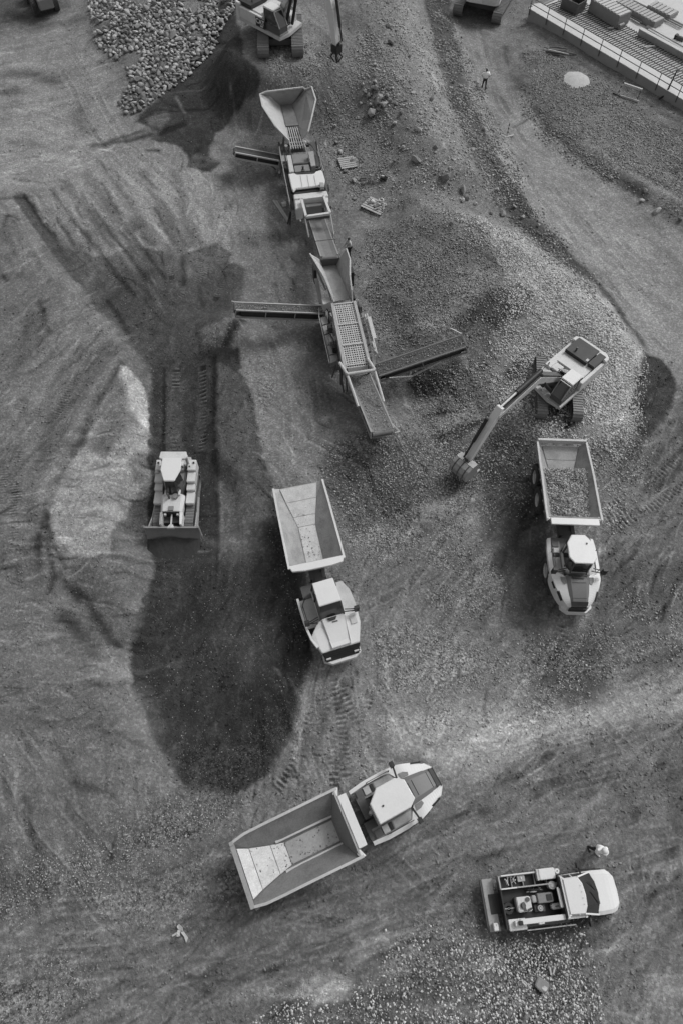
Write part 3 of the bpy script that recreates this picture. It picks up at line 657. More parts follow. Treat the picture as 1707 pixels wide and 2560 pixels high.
# ---------------------------------------------------------------- excavators
def rotz(a): return Matrix.Rotation(a, 4, 'Z')
def excavator(loc, head, yaw, sc, boom, label, cabside=1, bucket='bucket', logo=False, tw=.72, gauge=2.5, dusty=False, ush=0.0):
    """boom: list of (reach, z) for foot, bend, elbow, stick end in the upper frame"""
    root = empty('excavator', loc, head, label, 'excavator', 'tracked excavators on the site')
    root.scale = (sc, sc, sc)
    for s in (-1, 1): crawler(root, -2.75, 2.75, s * gauge / 2, tw, .98, None, .22)
    mb = MB(); mb.box(-1.2, 1.2, -gauge / 2, gauge / 2, .35, .8); mb.cyl((0, 0, .7), (0, 0, 1.1), .8, 20); mb.build('undercarriage', 'dark_grey', root)
    U = rotz(yaw - head) @ Matrix.Translation((ush, 0, 0)); W = 1.48; k = cabside; white = 'white_paint'
    mb = MB(U); mb.prism([(-3.2, -W + .25), (-3.2, W - .25), (-2.9, W), (2.0, W), (2.1, .4 * k), (1.7, -W), (-2.9, -W)] if k > 0 else [(-3.2, -W + .25), (-3.2, W - .25), (-2.9, W), (1.7, W), (2.1, -.4), (2.0, -W), (-2.9, -W)], 1.1, 1.38)
    mb.build('deck', 'light_panel', root, .02)
    mb = MB(U)
    mb.prism([(-3.45, -1.1), (-3.45, 1.1), (-3.2, W), (-2.75, W), (-2.75, -W), (-3.2, -W)], 1.2, 2.42); mb.build('counterweight', white, root, .05)
    mb = MB(U); mb.box(-2.75, -.1, min(k * W, k * (W - .25)), max(k * W, k * (W - .25)), 1.38, 2.2); mb.box(-2.75, .3, min(-k * W, -k * (W - .5)), max(-k * W, -k * (W - .5)), 1.38, 2.15); mb.box(-2.75, -.55, -W + .4, W - .3, 1.38, 2.2)
    mb.box(-.5, .2, -k * 1.4 if k > 0 else .35, -k * .35 if k > 0 else 1.4, 1.38, 2.12)
    mb.box(.3, 1.1, min(-k * W, -k * (W - .75)), max(-k * W, -k * (W - .75)), 1.38, 1.95)
    bd = mb.build('body', white, root, .03)
    mb = MB(U); mb.box(-3.18, -1.55, -W + .27, W - .85, 2.2, 2.50); mb.box(-3.1, -1.65, W - .78, W - .22, 2.2, 2.48) 
    mb.build('engine_cover', 'black_part' if not dusty else 'dark_grey', bd, .03)
    mb = MB(U); mb.cyl((-2.0, -.6, 2.45), (-2.0, -.6, 2.8), .07, 10); mb.build('exhaust', 'dark_grey', bd)
    mb = MB(U); mb.box(-1.95, -1.7, .42, .6, 2.5, 2.53); mb.build('cover_latch', 'light_panel', bd)
    mb = MB(U); mb.box(-.55, 1.2, -.72, .62, 1.38, 1.5)
    for i in range(6): mb.bar((-.5, -.5 + i * .17, 1.95), (.7, -.3 + i * .1, 2.2 + .05 * (i % 2)), .06)
    mb.box(-.55, .1, min(k * .35, -k * .3), max(k * .35, -k * .3), 2.15, 2.24)
    mb.build('hydraulics', 'black_part', root)
    mb = MB(U)
    for i in range(5): mb.bar((.3, k * (.10 - .13 * i) , 2.55), (-.3, k * (.45 - .1 * i), 2.25), .045)
    mb.build('hose', 'worn_steel', root)
    # cab
    y0, y1 = sorted((k * .42, k * 1.36))
    mb = MB(U); mb.box(.12, 1.95, y0, y1, 1.38, 1.95); cb = mb.build('cab', 'dark_grey', root, .02)
    mb = MB(U); mb.prism([(.15, y0 + .03), (.15, y1 - .03), (1.92, y1 - .03), (1.92, y0 + .03)], 1.95, 2.98, [(.2, y0 + .06), (.2, y1 - .06), (1.35, y1 - .06), (1.35, y0 + .06)]); mb.build('windows', 'glass', cb)
    mb = MB(U); mb.box(.1, 1.28, y0 - .01, y1 + .01, 2.99, 3.12); mb.build('cab_roof', 'clean_white', cb, .04)
    mb = MB(U)
    for yy in (y0 + .03, y1 - .03): mb.bar((1.93, yy, 1.95), (1.38, yy, 2.98), .07); mb.bar((.17, yy, 1.95), (.2, yy, 2.98), .07)
    mb.bar((1.38, y0 + .03, 2.98), (1.38, y1 - .03, 2.98), .07); mb.build('window_frame', 'worn_steel', cb)
    mb = MB(U); mb.bar((1.97, y0, 1.42), (1.97, y1, 1.42), .08, .2); mb.build('cab_bumper', 'worn_steel', cb)
    mb = MB(U); mb.cyl((1.3, (y0 + y1) / 2 - .1, 2.6), (1.34, (y0 + y1) / 2 - .1, 2.72), .13, 12); mb.build('roof_light', 'light_panel', cb)
    for yy in (-k * 1.2, -k * .3):
        mb = MB(U); mb.bar((.3, yy, 2.1), (.3, yy, 2.55), .04); mb.bar((.3, yy, 2.55), (1.1, yy, 2.3), .04); mb.bar((1.1, yy, 2.3), (1.1, yy, 1.95), .04); mb.build('handrail', 'dark_grey', root)
    # boom
    f, b, e, t = boom; yb = -k * .15
    def seg(m, p, q, h0, h1, wd):
        P = Vector((p[0], 0, p[1])); Q = Vector((q[0], 0, q[1])); d = (Q - P).normalized(); n = Vector((-d.z, 0, d.x))
        if n.z < 0: n = -n
        r = []
        for c, h in ((P, h0), (Q, h1)):
            r.append([tuple(c + n * h / 2 + Vector((0, yb + wd / 2, 0))), tuple(c + n * h / 2 + Vector((0, yb - wd / 2, 0))), tuple(c - n * h / 2 + Vector((0, yb - wd / 2, 0))), tuple(c - n * h / 2 + Vector((0, yb + wd / 2, 0)))])
        m.loft(r)
    mb = MB(U); seg(mb, f, b, .55, .85, .50); seg(mb, b, e, .85, .44, .48); bo = mb.build('boom', 'dark_grey' if not logo else 'light_panel', root, .02)
    mb = MB(U)
    for p_, q_, ha, hb in ((f, b, .42, .66), (b, e, .66, .34)):
        mb.panel([(p_[0], yb + k * .28, p_[1] + ha / 2), (q_[0], yb + k * .28, q_[1] + hb / 2), (q_[0], yb + k * .28, q_[1] - hb / 2), (p_[0], yb + k * .28, p_[1] - ha / 2)], .05)
    mb.build('boom_side', 'white_paint', bo)
    mb = MB(U)
    def off(p, a): return (p[0], yb + a, p[1])
    for a in (-.14, -.05, .04, .13): mb.bar((f[0] + .3, yb + a, f[1] + .5), (b[0], yb + a, b[1] + .47), .05); mb.bar((b[0], yb + a, b[1] + .47), (e[0] - .2, yb + a, e[1] + .3), .05)
    mb.box(f[0] + .9, b[0] - .3, yb - .21, yb + .21, f[1] + .95, f[1] + .97) if False else None
    mb.build('boom_hose', 'black_part', bo)
    mb = MB(U)
    m1 = (b[0] * .55 + f[0] * .45, b[1] * .55 + f[1] * .45 + .55); mb.cyl((b[0] - .2, yb, b[1] + .62), (b[0] * .45 + e[0] * .55, yb, b[1] * .45 + e[1] * .55 + .62), .17, 12)
    mb.build('stick_cylinder', 'black_part', bo)
    for s in (-1, 1): mb = MB(U); mb.cyl((1.5, yb + s * .38, 1.55), (b[0] * .8, yb + s * .3, b[1] * .8), .13, 12); mb.build('boom_cylinder', 'black_part', bo)
    mb = MB(U); r0 = (b[0] * .45 + e[0] * .55, b[1] * .45 + e[1] * .55 + .62); ar = (e[0] - .15, e[1] + .55)
    mb.cyl((r0[0], yb, r0[1]), (ar[0], yb, ar[1]), .07, 12); mb.build('cylinder_rod', 'clean_white', bo)
    # stick
    dx, dz = t[0] - e[0], t[1] - e[1]; L = math.hypot(dx, dz); ux, uz = dx / L, dz / L
    bk = (e[0] - ux * .55 - .05, e[1] - uz * .55 + .1)
    mb = MB(U); seg(mb, bk, (e[0] + ux * .9, e[1] + uz * .9), .34, .72, .46); seg(mb, (e[0] + ux * .9, e[1] + uz * .9), t, .72, .36, .42); stk = mb.build('stick', 'clean_white', root, .02)
    mb = MB(U); px, pz = -uz, ux
    if pz < 0: px, pz = -px, -pz
    c0 = (e[0] + ux * .3 + px * .5, e[1] + uz * .3 + pz * .5); c1 = (e[0] + ux * 2.2 + px * .5, e[1] + uz * 2.2 + pz * .5); c2 = (t[0] - ux * .3 + px * .5, t[1] - uz * .3 + pz * .5)
    mb.cyl((c0[0], yb - k * .2, c0[1]), (c1[0], yb - k * .2, c1[1]), .12, 10); mb.cyl((c1[0], yb - k * .2, c1[1]), (c2[0], yb - k * .2, c2[1]), .07, 10)
    mb.bar((c2[0], yb, c2[1]), (t[0] + px * .1, yb, t[1] + pz * .1), .22, .12); mb.build('bucket_cylinder', 'black_part', stk)
    # bucket: open box with curved back, mouth facing the machine
    if bucket == 'bucket':
        pr = [(t[0] - .15, t[1] + .12), (t[0] + .35, t[1] + .16), (t[0] + .72, t[1] - .02), (t[0] + .92, t[1] - .35), (t[0] + .92, t[1] - .72), (t[0] + .72, t[1] - 1.02), (t[0] + .35, t[1] - 1.2), (t[0] - .45, t[1] - 1.2)]
        mb = MB(U); Wb = .72
        for a, c in zip(pr[:-1], pr[1:]): mb.panel([(a[0], yb + Wb, a[1]), (a[0], yb - Wb, a[1]), (c[0], yb - Wb, c[1]), (c[0], yb + Wb, c[1])], -.06)
        for s in (-1, 1):
            mb.panel([(p[0], yb + s * Wb, p[1]) for p in pr], .06 * s)
        for i in range(5): yy = yb - Wb * .9 + i * Wb * .45; mb.bar((pr[-1][0] + .1, yy, pr[-1][1]), (pr[-1][0] - .3, yy, pr[-1][1] - .03), .12, .07)
        bu = mb.build('bucket', 'worn_steel', root)
        for yy in (-.45, 0, .45):
            mb = MB(U)
            for a, c in zip(pr[1:-2], pr[2:-1]): mb.bar((a[0] + .02, yb + yy, a[1] + .02), (c[0] + .02, yb + yy, c[1] + .02), .09, .09)
            mb.build('wear_strip', 'dark_grey', bu)
        mb = MB(U)
        for s in (-1, 1): mb.panel([(t[0] - .2, yb + s * .22, t[1] + .25), (t[0] + .3, yb + s * .22, t[1] + .25), (t[0] + .35, yb + s * .22, t[1] - .1), (t[0] - .1, yb + s * .22, t[1] - .1)], .06 * s)
        mb.build('bucket_bracket', 'black_part', bu)
    else:
        mb = MB(U)
        mb.box(t[0] - .3, t[0] + .35, yb - .3, yb + .3, t[1] - .5, t[1] + .1)
        for i, (ax, ay) in enumerate(((-.35, -.3), (.4, -.3), (.4, .3), (-.35, .3))):
            mb.bar((t[0], yb, t[1] - .3), (t[0] + ax, yb + ay, t[1] - .8), .14, .1); mb.bar((t[0] + ax, yb + ay, t[1] - .8), (t[0] + ax * .3, yb + ay * .3, t[1] - 1.25), .12, .08)
        mb.build('grapple', 'black_part', root)
    return root, U

gx, gy = GS(1384, 985); gz = pad(gx, gy, 3.6, 6.5)
ex1, EU = excavator((gx + .15, gy + .15, gz), R(83.5), R(223.5), 1.0, [(.5, 2.0), (3.9, 4.7), (8.0, 4.5), (9.85, 1.1)],
    'white excavator on the gravel bank, long boom stretched to its bucket', 1)
gx, gy = S(704, 146, 3.9); gy += 3.1
gz = pad(gx, gy - .3, 4.6, 9, 3.8)
excavator((gx - .2, gy, gz), R(93), R(-43), 1.15, [(.5, 2.0), (3.0, 5.4), (6.2, 5.3), (6.9, 1.9)],
    'light excavator on the gravel ramp above the crusher hopper, holding a claw tool', -1, 'grapple', True, .95, 2.85, False, -.5)
EX2 = (gx - .2, gy, gz)
gx, gy = GS(1183, 56); gx += 1.6; gy += 3.4; gz = pad(gx, gy, 4.5, 7)
EX3 = excavator((gx, gy, gz), R(67), R(72), 1.25, [(.5, 2.0), (3.0, 4.6), (6.2, 4.4), (7.0, 1.7)],
    'tracked excavator seen from behind on the haul road, cut off by the top edge', 1, 'bucket', False, .85, 3.6, True, 1.1)

U3 = rotz(R(5)) @ Matrix.Translation((1.1, 0, 0))
mb = MB(U3); mb.box(-3.52, -3.46, .0, 1.4, 1.3, 2.5); mb.box(-3.4, -2.2, .1, 1.35, 2.42, 2.5); pp = mb.build('rear_panel', 'clean_white', EX3[0])
mb = MB(U3); mb.box(-3.56, -3.53, .15, .75, 1.7, 2.35); mb.build('grille', 'black_part', pp)
mb = MB(U3); mb.box(-3.53, -3.46, -1.35, -.55, 1.5, 2.2); mb.build('rear_panel', 'white_paint', EX3[0])
def wheel_loader():
    x, y = GS(142, 20); z = pad(x - 1.5, y + 1.8, 3.5, 6)
    h = R(118); c, s = math.cos(h), math.sin(h); lx, ly = -1.5, -1.15
    root = empty('wheel_loader', (x - (c * lx - s * ly), y - (s * lx + c * ly), z), h, 'dark wheel loader whose rear tyre just shows at the top left edge', 'wheel loader')
    for xx in (-1.5, 1.6):
        for sd_ in (-1, 1): tyre(root, xx, sd_ * 1.15, .82, .6, None, sd_, 'mid_grey')
    mb = MB(); mb.box(-3.0, .1, -.8, .8, .9, 1.9); mb.box(.2, 2.3, -.55, .55, .8, 1.5); mb.build('body', 'mid_grey', root, .06)
    mb = MB(); mb.prism([(-1.0, -.75), (-1.0, .75), (.4, .75), (.4, -.75)], 1.9, 3.1, [(-.9, -.65), (-.9, .65), (.25, .65), (.25, -.65)]); mb.build('cab', 'glass', root)
    mb = MB(); mb.box(-1.0, .35, -.75, .75, 3.1, 3.22); mb.build('cab_roof', 'mid_grey', root, .03)
    mb = MB()
    for sd_ in (-1, 1): mb.bar((1.2, sd_ * .5, 1.6), (3.2, sd_ * .5, .7), .16, .3)
    mb.build('lift_arm', 'mid_grey', root)
    mb = MB(); pr = [(3.1, 1.1), (3.1, .2), (3.6, .05), (4.1, .1)]
    for a, b in zip(pr[:-1], pr[1:]): mb.panel([(a[0], -1.35, a[1]), (a[0], 1.35, a[1]), (b[0], 1.35, b[1]), (b[0], -1.35, b[1])], .06)
    for sd_ in (-1, 1): mb.panel([(3.1, sd_ * 1.35, 1.1), (3.1, sd_ * 1.35, .2), (3.6, sd_ * 1.35, .05), (4.1, sd_ * 1.35, .1)], .05)
    mb.build('bucket', 'worn_steel', root)
wheel_loader()

def lettering(text, parent, loc, rot, size, matn, name='lettering'):
    cu = bpy.data.curves.new('t', 'FONT'); cu.body = text; cu.size = size; cu.extrude = .012; cu.offset = size * .02; cu.align_x = 'CENTER'; cu.align_y = 'CENTER'; cu.resolution_u = 4
    t = bpy.data.objects.new('t', cu); COL.objects.link(t); dg = bpy.context.evaluated_depsgraph_get(); dg.update()
    me = bpy.data.meshes.new_from_object(t.evaluated_get(dg)); bpy.data.objects.remove(t)
    me.materials.clear(); me.materials.append(MT[matn]); o = bpy.data.objects.new(name, me); COL.objects.link(o); o.parent = parent; o.location = loc; o.rotation_euler = rot
    return o
# the dark plate with the maker's letters on the flank of the upper excavator (machine's right hand side, facing the camera)
e2 = [o for o in bpy.data.objects if o.name.startswith('excavator') and o.parent is None][1]
Uy = R(-43) - R(93)
Um = rotz(Uy) @ Matrix.Translation((-.5, 0, 0))
mb = MB(Um); mb.box(-.75, .32, -1.515, -1.49, 1.42, 2.12); pl = mb.build('name_plate', 'black_part', e2)
c_ = Um @ Vector((-.2, -1.525, 1.84)); lettering('CAT', e2, c_, (R(90), 0, Uy), .52, 'clean_white').parent = pl
c_ = Um @ Vector((-.05, -1.525, 1.55)); lettering('349', e2, c_, (R(90), 0, Uy), .24, 'clean_white', 'model_number').parent = pl
for o in list(bpy.data.objects):
    if o.parent == pl: o.scale = (1, 1, 1)

# ---------------------------------------------------------------- jaw crusher
def belt_conveyor(root, a, b, wd, name, rail='light_panel', belt='belt_dust', depth=.35, stones=0, ribs=False, parent=None):
    """a, b: local ends of the belt centre line"""
    A_, B_ = Vector(a), Vector(b); d = (B_ - A_).normalized(); sdv = d.cross(Vector((0, 0, 1))).normalized(); n = sdv.cross(d)
    mb = MB(); P = lambda t, s, h: tuple(A_ + (B_ - A_) * t + sdv * s + n * h)
    N = 10
    for i in range(N):
        t0, t1 = i / N, (i + 1) / N
        for s0, s1, h0, h1 in ((-wd * .5, -wd * .25, .10, .0), (-wd * .25, wd * .25, 0, 0), (wd * .25, wd * .5, 0, .10)):
            mb.panel([P(t0, s0, h0), P(t1, s0, h0), P(t1, s1, h1), P(t0, s1, h1)], -.03)
    mb.cyl(P(0, -wd * .48, -.12), P(0, wd * .48, -.12), .15, 12); mb.cyl(P(1, -wd * .48, -.12), P(1, wd * .48, -.12), .17, 12)
    be = mb.build('belt', belt, parent or root)
    mb = MB(); mb.panel([P(0, -wd * .45, -depth + .05), P(1, -wd * .45, -depth + .05), P(1, wd * .45, -depth + .05), P(0, wd * .45, -depth + .05)], -.02)
    for s in (-1, 1): mb.panel([P(.06, s * wd * .5, -.08), P(.94, s * wd * .5, -.08), P(.94, s * wd * .5, -depth), P(.06, s * wd * .5, -depth)], .02)
    mb.build('underside_shade', 'black_part', parent or root)  # black bottom and side panels stand for the shade under the belt
    mb = MB()
    for s in (-1, 1):
        mb.bar(P(0, s * (wd * .5 + .05), .06), P(1, s * (wd * .5 + .05), .06), .09, .12)
        mb.bar(P(0, s * (wd * .5 + .08), -depth), P(1, s * (wd * .5 + .08), -depth), .10, .12)
        L = (B_ - A_).length; k = max(2, int(L / 2.2))
        for i in range(k + 1): mb.bar(P(i / k, s * (wd * .5 + .08), 0), P(i / k, s * (wd * .5 + .08), -depth), .07, .07)
    for i in range(5): mb.bar(P(i / 4, -wd * .5, -depth), P(i / 4, wd * .5, -depth), .07, .07)
    mb.build('conveyor_frame', rail, parent or root)
    return P
def crusher():
    ox, oy = S(770, 440, 0); zg = pad(ox, oy, 3.5, 6, .1); ang = R(-79)
    root = empty('jaw_crusher', (ox, oy, 0), ang, 'mobile jaw crusher with flared hopper and white engine housing', 'crusher')
    K = Local(ox, oy, ang, 550, 180, 3.484)
    HB = 3.0
    # hopper
    bl, br = K(530, 295, HB), K(628, 287, HB); fl, fr = K(600, 600, HB), K(716, 590, HB); ml, mr = K(578, 480, HB), K(686, 472, HB)
    mb = MB()
    mb.panel([K(350, 195, 4.6), K(372, 300, 4.5), K(490, 480, 4.2), fl, ml, bl, K(440, 215, 4.0)], .07)
    wl = mb.build('hopper_wall', 'light_panel', root)
    mb = MB(); mb.panel([K(800, 128, 4.6), K(738, 150, 4.2), br, mr, fr, K(770, 520, 4.0), K(800, 400, 4.4), K(836, 240, 4.6)], .07); mb.build('hopper_wall', 'worn_steel', root)
    mb = MB(); mb.panel([K(400, 172, 4.7), K(440, 215, 4.05), bl, br, K(738, 150, 4.2), K(725, 133, 4.7)], .07); mb.panel([K(350, 195, 4.6), K(440, 215, 4.05), K(400, 172, 4.7)], .07)
    mb.build('hopper_wall', 'worn_steel', root)
    mb = MB()
    rim = [K(605, 600, 3.1), K(490, 480, 4.3), K(372, 300, 4.6), K(350, 195, 4.7), K(400, 172, 4.8), K(725, 133, 4.8), K(740, 152, 4.3)]
    for a, b in zip(rim[:-1], rim[1:]): mb.bar(a, b, .12, .1)
    rim = [K(716, 590, 3.1), K(770, 520, 4.1), K(800, 400, 4.5), K(836, 240, 4.7), K(800, 128, 4.7), K(740, 152, 4.3)]
    for a, b in zip(rim[:-1], rim[1:]): mb.bar(a, b, .12, .1)
    mb.build('hopper_rim', 'light_panel', root)
    mb = MB(); mb.panel([bl, br, mr, ml], .1); mb.build('feeder_floor', 'belt_dust', root)
    mb = MB(); a0, a1 = Vector(K(582, 484, HB - .05)), Vector(K(688, 476, HB - .05)); b0, b1 = Vector(K(622, 672, HB - .5)), Vector(K(748, 662, HB - .5))
    for i in range(7): t = i / 6; mb.bar(a0.lerp(a1, t), b0.lerp(b1, t), .085, .1)
    for t in (.5, .72, .88): mb.bar(a0.lerp(b0, t) + Vector((0, 0, .03)), a1.lerp(b1, t) + Vector((0, 0, .03)), .06, .06)
    mb.build('grizzly_bar', 'light_panel', root)
    mb = MB(); dn = Vector((0, 0, -.35)); mb.panel([a0 + dn, a1 + dn, b1 + dn, b0 + dn], .05); mb.build('feeder_pan', 'black_part', root)
    # main frame and legs
    mb = MB()
    for (p, q, z) in (((515, 620), (640, 1190), 2.0), ((845, 600), (960, 1180), 2.0), ((560, 560), (520, 900), 1.6)):
        a, b = K(*p, z), K(*q, z); mb.bar(a, b, .16, .3)
    for p in ((530, 640), (560, 850), (600, 1050), (840, 640), (880, 850), (930, 1100)):
        a = K(*p, 2.0); mb.bar(a, (a[0], a[1], .7), .14, .14)
    for p, q in (((530, 640), (840, 640)), ((560, 850), (880, 850)), ((600, 1050), (930, 1050))): mb.bar(K(*p, 1.9), K(*q, 1.9), .14, .2)
    mb.build('frame', 'dark_grey', root)
    for s in (-1, 1): crawler(root, -2.6, 2.6, s * 1.25 , .5, .95, Matrix.Translation((.3, 0, 0)))
    mb = MB(); mb.panel([K(520, 640, 1.95), K(600, 640, 1.95), K(650, 1000, 1.95), K(575, 1000, 1.95)], .06); mb.panel([K(770, 620, 1.95), K(845, 610, 1.95), K(890, 820, 1.95), K(830, 830, 1.95)], .06); mb.build('walkway', 'dark_grey', root)
    # jaw box
    mb = MB()
    def blk(m, px, zt, zb): 
        top = [K(*p, zt) for p in px]; m.prism([(p[0], p[1]) for p in top], zb, zt)
    blk(mb, [(583, 725), (618, 722), (648, 868), (608, 872)], 3.2, 1.8); mb.build('side_plate', 'light_panel', root, .02)
    mb = MB(); blk(mb, [(765, 692), (815, 686), (835, 815), (795, 822)], 3.2, 1.8); mb.build('side_plate', 'worn_steel', root, .03)
    mb = MB(); blk(mb, [(535, 725), (580, 725), (590, 775), (540, 780)], 2.4, 1.8); mb.build('motor_box', 'worn_steel', root, .03)
    mb = MB(); blk(mb, [(545, 800), (570, 798), (575, 835), (550, 838)], 2.5, 1.9); mb.build('control_box', 'dark_grey', root, .02)
    mb = MB(); blk(mb, [(622, 718), (768, 706), (780, 790), (640, 806)], 2.6, 1.5); blk(mb, [(645, 815), (775, 802), (790, 860), (655, 872)], 3.0, 1.5); mb.build('jaw_box', 'mid_grey', root, .03)
    mb = MB(); a, b = K(640, 806, 2.9), K(790, 795, 2.9); mb.cyl(a, b, .12, 12)
    c = K(725, 862, 3.1); mb.cyl((c[0], c[1], c[2]), (c[0], c[1], c[2] + .1), .16, 12); mb.build('jaw_shaft', 'dark_grey', root)
    # engine housing
    mb = MB(); blk(mb, [(597, 885), (650, 878), (672, 890), (820, 882), (838, 862), (885, 850), (905, 900), (915, 940), (905, 1010), (860, 990), (660, 1015), (640, 1040), (625, 1010)], 3.15, 2.95)
    mb.build('engine_housing', 'clean_white', root, .05)
    mb = MB(); blk(mb, [(620, 900), (890, 880), (868, 1035), (655, 1065)], 2.88, 1.9); mb.build('radiator', 'black_part', root)
    mb = MB(); blk(mb, [(868, 958), (905, 962), (910, 1000), (875, 1002)], 3.35, 3.1); mb.build('exhaust_box', 'worn_steel', root, .02)
    mb = MB(); blk(mb, [(640, 1065), (930, 1032), (945, 1080), (648, 1108)], 2.9, 1.8); blk(mb, [(648, 1095), (710, 1100), (722, 1180), (660, 1195)], 2.8, 1.7); blk(mb, [(905, 1070), (940, 1062), (946, 1130), (925, 1140)], 2.8, 1.7); mb.build('tank_cover', 'white_paint', root, .05)
    mb = MB(); blk(mb, [(738, 1125), (885, 1100), (890, 1160), (750, 1180)], 2.4, 1.6); mb.build('belt_guard', 'mid_grey', root, .02)
    mb = MB(); blk(mb, [(745, 1180), (900, 1160), (925, 1235), (760, 1255)], 1.2, 1.1); mb.build('chute', 'black_part', root)
    # rear gantry
    mb = MB()
    g = [K(712, 1110, 3.1), K(752, 1262, 3.1), K(960, 1232, 3.1), K(905, 1085, 3.1)]
    for a, b in ((g[0], g[1]), (g[1], g[2]), (g[2], g[3]), (g[0], g[3])): mb.bar(a, b, .2, .2)
    mb.bar(K(678, 1215, 2.0), K(770, 1205, 2.0), .1); mb.bar(K(678, 1215, 2.0), K(705, 1300, 1.6), .1)
    mb.build('gantry', 'white_paint', root)
    mb = MB()
    for (p, z0, q, z1) in (((742, 1275), 3.0, (775, 1440), 1.9), ((962, 1240), 3.0, (990, 1415), 1.9)): mb.cyl(K(*p, z0), K(*q, z1), .06, 8)
    mb.build('strut', 'bright_steel', root)
    mb = MB(); a = K(735, 1272, 2.7); b = K(955, 1250, 2.7); mb.bar(a, b, .25, .35); mb.build('cross_beam', 'dark_grey', root)
    # discharge conveyor
    a = K(845, 1290, 1.3); b = K(955, 1608, 3.4); P = belt_conveyor(root, a, b, 1.25, 'c', 'worn_steel', 'belt_dust', .35)
    mb = MB(); mb.bar(P(.55, -.75, 0), P(.55, -.75, .45), .05); mb.bar(P(.7, -.8, .4), P(.7, .8, .4), .04)
    for s in (-1, 1): mb.bar(P(.7, s * .75, 0), P(.7, s * .8, .4), .04)
    mb.build('belt_hoop', 'dark_grey', root)
    # side conveyor
    a = K(520, 755, 1.7); b = K(135, 682, 2.7); P = belt_conveyor(root, a, b, .75, 'side', 'bright_steel', 'dark_belt', .45)
    mb = MB(); mb.bar(P(.5, -.4, -.4), K(480, 800, .6), .08); mb.bar(P(.3, 0, -.4), (P(.1, 0, 0)[0], P(.1, 0, 0)[1], .6), .08); mb.build('conveyor_stay', 'dark_grey', root)
    mb = MB(); q = K(640, 1120, 2.0); mb.bar((q[0], q[1], 2.2), (q[0] + .6, q[1] - .7, .2), .1); mb.bar(K(622, 1150, 1.7), K(612, 1330, .1), .09); mb.build('ladder', 'black_part', root)
    for pts_, z_ in ((((518, 650), (545, 800), (575, 960), (610, 1130)), 2.9), (((850, 640), (885, 800), (905, 860)), 2.9)):
        mb = MB(); q_ = [K(*p, z_) for p in pts_]
        for a_, c_ in zip(q_[:-1], q_[1:]): mb.bar(a_, c_, .05); mb.bar((a_[0], a_[1], a_[2] - .5), (c_[0], c_[1], c_[2] - .5), .04)
        for a_ in q_: mb.bar(a_, (a_[0], a_[1], 1.95), .05)
        mb.build('handrail', 'worn_steel', root)
    for k_, (p, q) in enumerate((((545, 640), (600, 720)), ((560, 660), (590, 850)), ((760, 620), (830, 690)), ((590, 850), (650, 1000)), ((840, 700), (880, 840)))):
        mb = MB(); a_, c_ = Vector(K(*p, 2.2)), Vector(K(*q, 2.3)); m_ = (a_ + c_) / 2 + Vector((.15, -.1 + .06 * k_, .25)); mb.cyl(a_, m_, .035, 6); mb.cyl(m_, c_, .035, 6); mb.build('hose', 'black_part', root)
    mb = MB(); a_ = K(578, 640, 2.4); mb.cyl((a_[0], a_[1], 1.95), a_, .16, 12); mb.build('motor', 'light_panel', root)
    mb = MB(); a_ = K(742, 610, 2.9); mb.ball(a_, .13, 6); mb.build('lamp', 'clean_white', root)
    mb = MB(); a_, c_ = K(675, 885, 3.2), K(820, 875, 3.2); mb.bar(a_, c_, .06, .06); mb.cyl(K(725, 865, 3.0), (K(725, 865, 3.0)[0], K(725, 865, 3.0)[1], 3.5), .09, 10); mb.build('exhaust', 'dark_grey', root)
    for px_ in (700, 760, 820): mb = MB(); a_, c_ = K(px_, 900, 3.17), K(px_ + 18, 1000, 3.17); mb.bar(a_, c_, .025, .02); mb.build('cover_seam', 'mid_grey', root)
crusher()

